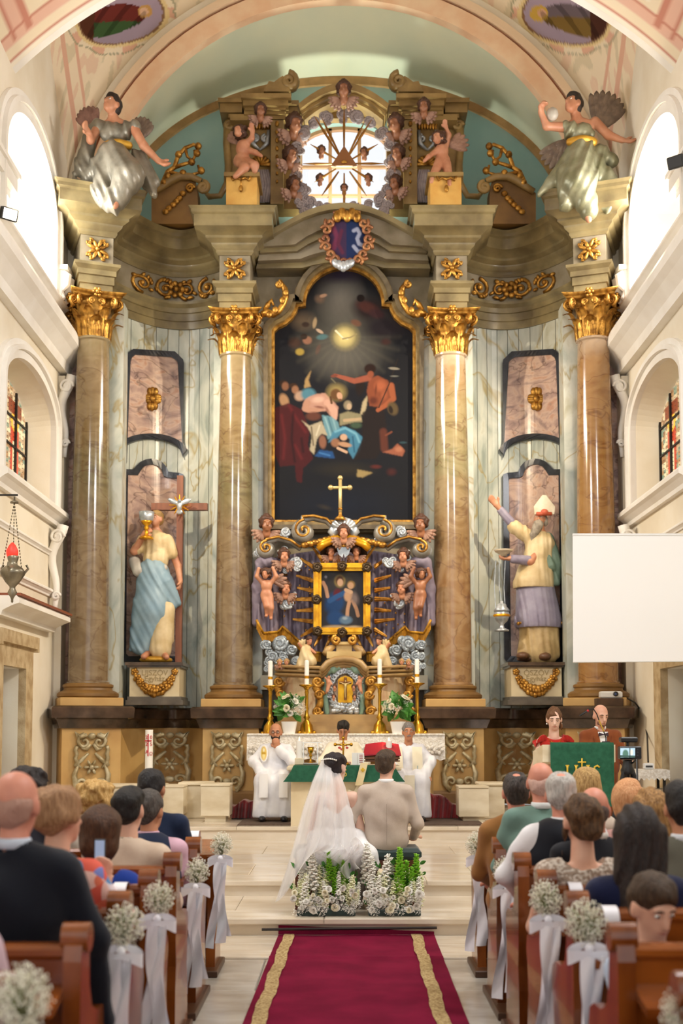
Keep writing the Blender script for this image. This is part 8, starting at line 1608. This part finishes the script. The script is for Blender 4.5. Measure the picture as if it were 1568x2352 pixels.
def spike(par, x, yb, yt, Y, k, lean_=0.):
    p0, p1 = P(x, yb, Y), P(x + lean_, yt, Y); o = link(SPK[k].name.split('.')[0], SPK[k], None, par, loc=p0); d = p1 - p0; o.rotation_mode = 'QUATERNION'; o.rotation_quaternion = d.to_track_quat('Z', 'Y'); q = min(d.length, .36) * 1.1; o.scale = (q, q, d.length)
rr = random.Random(21)
for who, x0, x1, big in (('left', 676, 818, ((722, 2052, 1955, 'w', -6), (712, 2050, 1948, 'w', 2), (742, 2060, 1990, 'w', 0), (700, 2060, 1985, 'w', -10), (692, 2075, 2020, 'c', -4), (748, 2000, 1950, 'g', 2), (762, 2010, 1950, 'g', 6), (772, 2030, 1965, 'g', 10), (795, 2060, 2000, 'g', 4), (788, 2065, 2005, 'c', 0), (776, 2055, 2000, 'w', 2), (806, 2080, 2010, 'c', 4), (752, 2070, 2020, 'c', 0), (758, 2030, 1955, 'g', -4), (740, 2020, 1960, 'g', -2), (784, 2040, 1975, 'g', 4), (733, 2050, 1985, 'c', 0), (768, 2060, 1990, 'g', 0))),
                         ('right', 840, 968, ((846, 2030, 1935, 'w', -4), (840, 2040, 1945, 'w', 0), (852, 2050, 1965, 'w', 2), (884, 2060, 1960, 'w', 6), (894, 2050, 1968, 'w', 4), (868, 2070, 2000, 'c', 2), (914, 2066, 1945, 'g', 4), (930, 2070, 1975, 'g', 4), (944, 2070, 1990, 'g', 2), (956, 2060, 1960, 'g', 0), (920, 2060, 1950, 'g', -2), (875, 2075, 2020, 'c', -6), (962, 2080, 2000, 'c', 4), (900, 2080, 2020, 'w', 0)))):
    t = thing('flower_arrangement', 'arrangement of white and green flower spikes before the %s bench' % who, 'flowers', P((x0 + x1) / 2, 2096, 9.62)); a, c_x = P(x0 + 6, 2096, 9.55), P(x1 - 2, 2096, 9.55); MB().bbox(a.x, c_x.x, 9.53, 9.75, Z1, Z1 + .05, .008).build('tray', M_dgv, t)
    for x, yb, yt, k, ln in big: spike(t, x, yb, yt, 9.62 + rr.uniform(-.04, .08), k, ln)
    for i in range(20): x = rr.uniform(x0, x1); yb = rr.uniform(2075, 2092); spike(t, x, yb, yb - rr.uniform(38, 80), 9.58 + rr.uniform(-.05, .06), 'wcc'[i % 3], rr.uniform(-14, 14))
    for i in range(26): x = rr.uniform(x0 - 4, x1 + 4); y = rr.uniform(2040, 2092); put(ROSEW if i % 3 else ROSE, t, P(x, y, 9.5 + rr.uniform(-.02, .05)), (rr.uniform(-.5, .5), -1, rr.uniform(-.1, .7)), rr.uniform(.014, .028))
    for i in range(70): x = rr.uniform(x0, x1); y = rr.uniform(1985, 2092); put(LEAF, t, P(x, y, 9.64), (rr.uniform(-.7, .7), rr.uniform(-.6, .1), rr.uniform(.1, 1)), rr.uniform(.04, .075))
    for i in range(16): x = rr.uniform(x0 - 6, x1 + 8); y = rr.uniform(2060, 2096); put(SPRAY, t, P(x, y, 9.5), (0, -1, .3), rr.uniform(.035, .055))
t = thing('flower_arrangement', 'cream rose arrangement on the floor between bride and groom', 'flowers', (Xp(830, 1945, 12.5), 12.5, Z2)); cc = P(830, 1908, 12.5)
MB().lathe([(.0, 0), (.06, 0), (.08, cc.z - Z2 - .1), (.07, cc.z - Z2 - .1), (.0, .05)], 16, (cc.x, 12.5, Z2)).build('vase', mat('white ceramic', '#f3f1ec'), t, smooth=True)
for i in range(14): v = Vector((rr.gauss(0, .6), -abs(rr.gauss(0, .6)), rr.gauss(0, .9))); put(ROSE if i % 2 else ROSEW, t, cc + v * .09, v + Vector((0, -.5, .2)), rr.uniform(.03, .042))
for i in range(26): v = Vector((rr.gauss(0, 1), -abs(rr.gauss(0, .6)), rr.gauss(0, 1))).normalized(); put(LEAF, t, cc + v * .05, v, .14)
for i in range(5): put(SPRAY, t, cc + Vector((rr.gauss(0, .07), -.08, rr.gauss(0, .1))), (0, -1, 0), .06)
# ---------------------------------------------------------------- priests
M_alb = mat('white alb cloth', '#f0eff0', .8, col2='#dcdbe0', scale=5, bump=.1, bscale=80); M_chas = mat('cream chasuble', '#ece3cc', .75, col2='#ddd2b6', scale=5)
def robe(root, prims, m, name='alb', f=.007, fr=46, res=.014, sub=()): return blob(name, prims, m, root, res, .05, folds(f, fr, .05), sub, world=False)
def priest(label, hx, hy, Y, hair, look, m, skin='tan', arms=None, sleeves=True, closed=False, feet=True):
    root, hc, Rh, sz = person(label, hx, hy, Y, pi, floor=Z3, seat=.47, sw=.19, g=.13, skin=skin, hair=hair, kind='none', legs=False, look=look, arms=arms, face=True, closed=closed, res=.012)
    A = arms; pr = [c_((-.14, -.03, sz), (.14, -.03, sz), .075), c_((0, -.03, sz + .04), (-.12, -.03, sz + .01), .055), c_((0, -.03, sz + .04), (.12, -.03, sz + .01), .055), e_((0, -.02, sz - .2), (.2, .15, .25)), e_((0, .02, .6), (.23, .2, .16))]
    for s in (-1, 1): e, w = Vector(A[s][0]), Vector(A[s][1]); pr += [c_((s * .16, -.03, sz - .01), e, .07, .07), c_(e, e.lerp(w, .88), .07, .068)]; pr += [c_((s * .08, .1, .58), (s * .13, .42, .52), .12, .12), c_((s * .13, .42, .5), (s * .14, .40, .1), .115, .13)]
    pr += [c_((0, .4, .48), (0, .42, .12), .1, .12)]
    robe(root, pr, m, sub=[c_((0, 0, hc.z - .1), (0, -.02, sz + .06), .058), e_((0, .4, -.03), (.5, .4, .1))])
    if feet:
        for s in (-1, 1): MB().sphere((s * .14, .5, .045), (.05, .13, .045), 10, 6).build('shoe', mat('black shoe leather', '#17151a', .3), root, False, True)
    return root, hc, Rh, sz
# local frame of a priest: +y towards the camera, +x is the viewer's left
lap = lambda s: ((s * .27, .06, .78), (s * .16, .36, .64), (0, .8, -.6), (0, -.4, -1))
r1, h1, R1, s1 = priest('priest with dark beard and glasses resting chin in hand', 633, 1682, 15.55, ('bald', '#5a4a40'), (0, -.08, 0), M_alb, 'tan', {1: ((.28, .06, .76), (.17, .36, .64), (-.1, .8, -.6), (0, -.4, -1)), -1: ((-.26, .22, .74), (-.04, .16, .93), (.3, .1, 1), (0, -1, .2))})
L = lambda *v: h1 + R1 @ Vector(v)
blob('beard', [e_(L(0, .07, -.085), (.042, .03, .035)), e_(L(0, .092, -.052), (.03, .012, .01)), e_(L(.045, .04, -.06), (.015, .03, .03)), e_(L(-.045, .04, -.06), (.015, .03, .03))], mat('black beard', '#241c18', .8), r1, .009, .02, rip(.003, 110), world=False)
for sx in (-1, 1): MB().tube([L(sx * .031 + .02 * math.cos(a), .1, .006 + .015 * math.sin(a)) for a in [2 * pi * i / 14 for i in range(15)]], .0022, 5).build('glasses_rim', mat('dark iron', '#2c2420'), r1, False)
MB().tube([L(-.011, .102, .008), L(.011, .102, .008)], .002, 5).build('glasses_bridge', mat('dark iron', '#2c2420'), r1, False)
for sx in (.12, -.13): MB().grid(lambda u, v: (sx + (u - .5) * .11, .545 + .01 * v + .02 * math.sin(u * 3), .62 - .3 * v), 4, 6).build('stole_end', mat('white stole cloth', '#f6f4f2', .7), r1, False, True)
q_ = Paint(0, 1, 0, 1, 16, 26, '#f0eff0'); q_.ell(.5, .5, .42, .5, '#e0c060', 0, .3).ell(.5, .3, .14, .12, '#f2e6c0', 0, .3).ell(.5, .65, .2, .25, '#f0dc98', 0, .4).st([(.3, .5), (.7, .5)], .06, '#c89a30', .4); q_.obj('gold_emblem', lambda a, b_: Vector((.2 - .11 * a, .155 + .02 * math.sin(a * 3), .98 - .22 * b_)), vcmat('embroidery', .6), r1, lambda a, b_: (a - .5) ** 2 + (b_ - .5) ** 2 < .25).matrix_parent_inverse = Matrix()
r2, h2, R2, s2 = priest('celebrant with dark hair and bowed head behind the altar', 788, 1677, 15.65, ('full', '#1e1814'), (0, -.4, 0), M_chas, 'tan', {1: ((.28, .1, .74), (.12, .36, .7), (-.6, .8, 0), (0, 0, -1)), -1: ((-.28, .1, .74), (-.12, .36, .7), (.6, .8, 0), (0, 0, -1))}, closed=True)
b = MB()
for i, (dx, dz) in enumerate(((0, 0), (.035, .02), (-.035, .015), (.05, -.02), (-.05, -.02), (0, .045), (.02, -.04))): b.sphere((dx, .165 - .01 * abs(dx), .96 + dz), (.02, .008, .016), 6, 5)
b.build('red_embroidery', mat('red embroidery', '#b03a3a', .6), r2, False, True); MB().lathe([(.062, 0), (.066, .04), (.058, .05)], 18, (0, -.02, s2 + .05)).build('amice_collar', M_chas, r2, False, True)
r3, h3, R3, s3 = priest('priest with grey moustache wearing a cream stole', 938, 1681, 15.55, ('short', '#8a8480', '#6a645e'), (0, 0, 0), M_alb, 'tan', {1: lap(1), -1: ((-.28, .08, .76), (-.19, .42, .6), (0, .7, -.7), (0, -.4, -1))})
L3 = lambda *v: h3 + R3 @ Vector(v); blob('moustache', [c_(L3(-.028, .09, -.055), L3(0, .1, -.047), .006, .009), c_(L3(.028, .09, -.055), L3(0, .1, -.047), .006, .009)], mat('grey hair', '#8a8480', .8), r3, .006, .01, world=False)
MB().grid(lambda u, v: (.17 - .02 * v + (u - .5) * .15 if u < 2 else 0, .10 + .14 * math.sin(min(1, v * 1.6) * 1.4) * 1.0 + (.06 if v > .2 else 0) + .28 * max(0, v - .5) * 2, s3 + .04 - .62 * v if v < .6 else s3 + .04 - .372 - .25 * (v - .6)), 5, 24).build('stole_band', M_chas, r3, False, True)
MB().grid(lambda u, v: (-.1 + (u - .5) * .13, .1 + .1 * math.sin(min(1, v * 2) * 1.4) + .06 + .01 * v, s3 + .04 - .42 * v), 5, 16).build('stole_band', M_chas, r3, False, True)
b = MB().box(-.106, -.094, .262, .268, s3 - .36, s3 - .2).box(-.13, -.07, .262, .268, s3 - .27, s3 - .258); b.build('stole_cross', mat('grey blue embroidery', '#9aa8a4', .6), r3, False)
MB().grid(lambda u, v: (.02 + (u - .5) * .13, .545 + .02 * v, .6 - .42 * v), 4, 8).build('stole_band', M_chas, r3, False, True)
# ---------------------------------------------------------------- readers at the lectern
rw, hw, Rw, sw_ = person('woman in a red ruffled dress reading at the lectern', 1272, 1652, 12.85, pi, floor=Z2, sit=False, sw=.165, g=.11, skin='pale', hair=('updo', '#7a5232', '#5a3a20'), kind='dress', sleeves='strap', top='#b52a22', bottom='#b52a22', look=(-.1, -.22, 0), face=True, closed=True, arms={1: ((.23, .06, sz_ := 1.457 - .235 - .29), (.14, .26, 1.0), (-.3, 1, 0), (0, 0, -1)), -1: ((-.23, .06, sz_), (-.12, .26, 1.0), (.3, 1, 0), (0, 0, -1))}, res=.012)
for sx in (-1, 1):
    MB().grid(lambda u, v: (sx * (.09 + .11 * u + .02 * v), -.03 + .10 * math.cos(v * 2.6) * (1 + .1 * math.sin(u * 20)), sw_ + .055 - .05 * u * u - .06 * math.sin(v * 3) + .015 * math.sin(v * 16 + u * 3)), 10, 20).build('ruffle_sleeve', fab('#b52a22'), rw, False, True); MB().sphere((sx * .08, 0, hw.z - .05), .009, 8, 6).build('earring', M_ww, rw, False, True)
MB().tube([(.07 * math.cos(a), .03 + .075 * math.sin(a), sw_ + .03 - .05 * max(0, math.sin(a))) for a in [pi * i / 12 for i in range(13)]], .003, 5).build('necklace', M_brass, rw, False)
rm, hm, Rm, sm = person('man in a rust brown suit with bow tie reading at the lectern', 1379, 1644, 12.9, pi, floor=Z2, sit=False, sw=.205, g=.13, skin='fair', hair=('bald', '#2c221c'), top='#8a4a24', top2='#7c401e', shirt='#f2f0ec', bottom='#7c401e', look=(.25, -.25, 0), face=True, closed=True, arms={1: ((.26, .12, .95), (.14, .34, 1.06), (.4, 1, 0), (0, 0, -1)), -1: ((-.29, .02, .92), (-.2, .22, 1.02), (0, 1, 0), (0, 0, -1))}, res=.012)
L = lambda *v: hm + Rm @ Vector(v); blob('stubble', [e_(L(0, .066, -.085), (.036, .026, .026)), e_(L(.04, .035, -.065), (.014, .03, .03)), e_(L(-.04, .035, -.065), (.014, .03, .03))], mat('dark stubble', '#8a6250', .8), rm, .009, .015, world=False)
MB().add([(-.055, .10, sm + .06), (.055, .10, sm + .06), (.03, .125, sm - .2), (-.03, .125, sm - .2)], [(0, 1, 2, 3)]).build('shirt_front', fab('#f2f0ec'), rm, False)
for sx in (-1, 1): MB().add([(0, .125, sm + .035), (sx * .05, .125, sm + .055), (sx * .055, .12, sm + .01), (0, .135, sm + .025), (sx * .05, .135, sm + .05), (sx * .055, .13, sm + .015)], [(0, 1, 2), (5, 4, 3), (0, 3, 4, 1), (1, 4, 5, 2), (2, 5, 3, 0)]).build('bow_tie', mat('dark bow tie', '#3a2a34', .6), rm, False)
for sx in (-1, 1): MB().add([(sx * .05, .095, sm + .07), (sx * .1, .085, sm + .03), (sx * .09, .12, sm - .06), (sx * .025, .14, sm - .22), (sx * .035, .128, sm - .05)], [(0, 1, 2, 3, 4)]).build('lapel', fab('#7c401e', '#8a4a24'), rm, False)
MB().lathe([(.032, -.012), (.034, 0), (.032, .012)], 14).xf(Matrix.Translation((.15, .3, 1.05)) @ Matrix.Rotation(pi / 2, 4, 'X')).build('wristwatch', M_blk, rm, False)
# ================================================================== PEWS
M_pew = mat('honey varnished wood', '#9c541c', .2, col2='#6c340e', scale=2.2, stretch=(.7, 3, 3), coat=.3, detail=6); M_pewe = mat('honey varnished wood end', '#94501c', .2, col2='#66300e', scale=2.2, stretch=(3, 3, .6), coat=.25, detail=6)
PEW_Y = (3.2, 3.99, 4.75, 5.46, 6.2, 7.06); XL, XR = -.86, .9
end_prof = [(-.07, 0), (-.07, .3), (-.05, .42), (-.07, .55), (-.07, .88), (-.055, .93), (-.02, .955), (.02, .955), (.05, .93), (.06, .88), (.07, .78), (.11, .70), (.2, .665), (.32, .66), (.39, .63), (.41, .57), (.38, .48), (.36, .36), (.4, .2), (.42, 0)]
def pew(x_end, sgn, Y, lab):
    t = thing('church_pew', lab, 'pew', (x_end + sgn * 1.6, Y + .2, 0), group='wooden church pews'); xa, xb = sorted((x_end, x_end + sgn * 3.3))
    for xe in (x_end, x_end + sgn * 3.24):
        x0, x1 = sorted((xe, xe + sgn * .06)); b = MB(); n = len(end_prof); v = [(x0, Y + p[0], p[1]) for p in end_prof] + [(x1, Y + p[0], p[1]) for p in end_prof]; b.add(v, [tuple(range(n)), tuple(range(2 * n - 1, n - 1, -1))] + [(j, j + n, (j + 1) % n + n, (j + 1) % n) for j in range(n)]); b.build('end_panel', M_pewe, t)
        xm = (x0 + x1) / 2; MB().tube([(xm - .045, Y, .95), (xm + .045, Y, .95)], .05, 12).build('end_roll', M_pewe, t, smooth='auto')
    MB().bbox(xa + .06, xb - .06, Y - .02, Y + .02, .42, .9, .006).build('back_board', M_pew, t); MB().bbox(xa + .06, xb - .06, Y - .045, Y + .035, .88, .93, .015).build('top_rail', M_pew, t)
    b = MB().add([(xa + .06, Y - .02, .80), (xb - .06, Y - .02, .80), (xb - .06, Y - .2, .76), (xa + .06, Y - .2, .76), (xa + .06, Y - .02, .77), (xb - .06, Y - .02, .77), (xb - .06, Y - .2, .73), (xa + .06, Y - .2, .73)], [(0, 1, 2, 3), (7, 6, 5, 4), (3, 2, 6, 7), (0, 3, 7, 4), (1, 5, 6, 2)]); b.build('book_ledge', M_pew, t)
    MB().bbox(xa + .06, xb - .06, Y + .02, Y + .42, .43, .47, .01).build('seat', M_pew, t); MB().box(xa + .06, xb - .06, Y + .36, Y + .39, .3, .43).build('seat_apron', M_pew, t)
    MB().bbox(xa + .06, xb - .06, Y - .3, Y - .12, .14, .19, .01).build('kneeler', M_pew, t); MB().box(xa + .06, xb - .06, Y - .02, Y + .01, .05, .42).build('lower_back_board', M_pew, t); MB().bbox(xa - .03, xb + .03, Y - .32, Y + .42, 0, .045, .006).build('floor_batten', mat('dark pew base', '#4a2c16', .4), t)
    return t
ordn = ('nearest', 'second', 'third', 'fourth', 'fifth', 'foremost')
for i, Y in enumerate(PEW_Y):
    pew(XL, -1, Y, 'varnished wooden pew, %s row left of the aisle' % ordn[i]); pew(XR, 1, Y, 'varnished wooden pew, %s row right of the aisle' % ordn[i])
for xe, sg, sd in ((XL, -1, 'left'), (XR, 1, 'right')):
    Y = 8.28; t = thing('kneeling_desk', 'wooden kneeling desk in front of the %s pews' % sd, 'desk', (xe + sg * 1.6, Y, 0)); xa, xb = sorted((xe, xe + sg * 3.3))
    MB().bbox(xa + .05, xb - .05, Y, Y + .04, .05, .8, .008).build('front_panel', M_pew, t)
    MB().add([(xa, Y + .1, .86), (xb, Y + .1, .86), (xb, Y - .26, .79), (xa, Y - .26, .79), (xa, Y + .1, .82), (xb, Y + .1, .82), (xb, Y - .26, .755), (xa, Y - .26, .755)], [(0, 1, 2, 3), (7, 6, 5, 4), (3, 2, 6, 7), (0, 3, 7, 4), (1, 5, 6, 2), (0, 4, 5, 1)]).build('slanted_top', M_pew, t)
    for k in range(4): x0 = xa + .2 + k * .8; MB().bbox(x0, x0 + .6, Y + .04, Y + .055, .2, .65, .006).build('panel_field', M_pew, t)
    for e in (xe, xe + sg * 3.24):
        x0, x1 = sorted((e, e + sg * .06)); pr = [(-.28, 0), (-.25, .2), (-.2, .35), (-.26, .6), (-.28, .78), (.1, .86), (.08, .6), (.06, .3), (.08, 0)]; n = len(pr); v = [(x0, Y + p_[0], p_[1]) for p_ in pr] + [(x1, Y + p_[0], p_[1]) for p_ in pr]; MB().add(v, [tuple(range(n)), tuple(range(2 * n - 1, n - 1, -1))] + [(j, j + n, (j + 1) % n + n, (j + 1) % n) for j in range(n)]).build('end_panel', M_pewe, t)
    MB().bbox(xa - .03, xb + .03, Y - .4, Y + .1, 0, .045, .006).build('floor_batten', mat('dark pew base', '#4a2c16'), t)
# ---- gypsophila bouquets with satin ribbons on the pew ends
r = random.Random(9); _g = MB()
for i in range(620):
    v = Vector((r.gauss(0, 1), r.gauss(0, 1), r.gauss(0, 1))).normalized() * r.uniform(.55, 1.05); _g.sphere(v, r.uniform(.032, .052), 5, 4)
for i in range(40): v = Vector((r.gauss(0, 1), r.gauss(0, 1), r.gauss(0, 1))).normalized(); _g.tube([Vector((0, 0, -.6)), v * .95], .012, 3)
GYP = mesh('gypsophila', _g.v, _g.f, True); GYP.materials.append(mat('ivory gypsophila', '#faf6e8', .7, col2='#e8e2c6', scale=3))
_g = MB()
for i in range(60): v = Vector((r.gauss(0, 1), r.gauss(0, 1), r.gauss(0, .8))).normalized(); _g.tube([Vector((0, 0, -1.0)), v * .35, v * .85], .02, 3)
STM = mesh('stems', _g.v, _g.f, True); STM.materials.append(mat('sage stem', '#8a9060', .7))
M_rib = mat('white satin ribbon', '#f6f4f6', .4, col2='#e9e5ec', scale=6, sheen=.4)
def bouquet(px, py, rpx, Y, xe, sg, tail_y, lab, seed):
    Y -= .08; c = P(px, py, Y); R_ = rpx * Y / F_PX; t = thing('pew_bouquet', lab, 'bouquet', (c.x, Y, max(.02, c.z - .6)), group='gypsophila pew bouquets'); rr = random.Random(seed)
    for me, kd in ((GYP, 'stuff'), (STM, 'stuff')): o = link(me.name.split('.')[0], me, None, t, loc=c); o.scale = (R_ * .95, R_ * .95, R_ * 1.1); o.rotation_euler = (0, 0, seed); o['kind'] = kd
    bz = c.z - R_ * 1.05; bx = c.x
    for s in (-1, 1):
        MB().grid(lambda u, v: (bx + s * .085 * math.sin(pi * v), Y - .06 + .03 * math.cos(pi * v), bz + (u - .5) * .055 * (.35 + .65 * math.sin(pi * v)) - .03 * math.sin(pi * v) ** 2 + .012 * math.cos(pi * v)), 4, 16).build('bow_loop', M_rib, t, smooth=True)
    MB().sphere((bx, Y - .06, bz), (.018, .02, .022), 10, 8).build('bow_knot', M_rib, t, smooth=True)
    ln = max(.2, bz - .1 - tail_y)
    for k, (dx, w, l) in enumerate(((-.035, .06, 1.), (.03, .055, .85), (.0, .07, .93))):
        MB().grid(lambda u, v: (bx + dx * (.4 + v) + (u - .5) * w * (.7 + .3 * v) + .018 * math.sin(v * 5 + k * 2), Y - .07 - .012 * k + .018 * math.sin(v * 8 + k + u * 3), bz - .02 - l * ln * v), 4, 26).build('ribbon_tail', M_rib, t, smooth=True)
    MB().grid(lambda u, v: (xe + sg * (.12 + .06 * u), Y + .08 - .075 * math.cos(pi * v), .80 + .145 * math.sin(pi * v) ** .4), 3, 22).build('ribbon_loop', M_rib, t, smooth=True)
for px, py, rp, Y, s, ty, lab in ((508, 1941, 27, 8.1, -1, .1, 'on the left kneeling desk'), (452, 2003, 30, 7.0, -1, .05, 'on the foremost left pew'), (366, 2066, 38, 5.42, -1, .12, 'on the left pew beside the young man'), (285, 2128, 48, 4.72, -1, .05, 'on the left pew beside the floral blouse'), (52, 2296, 72, 3.18, -1, .1, 'at the bottom left corner'),
                               (1096, 1940, 28, 8.1, 1, .08, 'on the right kneeling desk'), (1161, 2003, 32, 7.0, 1, .02, 'on the foremost right pew'), (1253, 2066, 40, 5.42, 1, .05, 'on the right pew beside the crochet top'), (1345, 2120, 50, 4.72, 1, .05, 'on the right pew beside the boy'), (1575, 2330, 60, 3.3, 1, .1, 'at the bottom right corner')):
    bouquet(px, py, rp, Y, XL if s < 0 else XR, s, ty, 'ivory gypsophila bouquet with white ribbons ' + lab, px % 7)
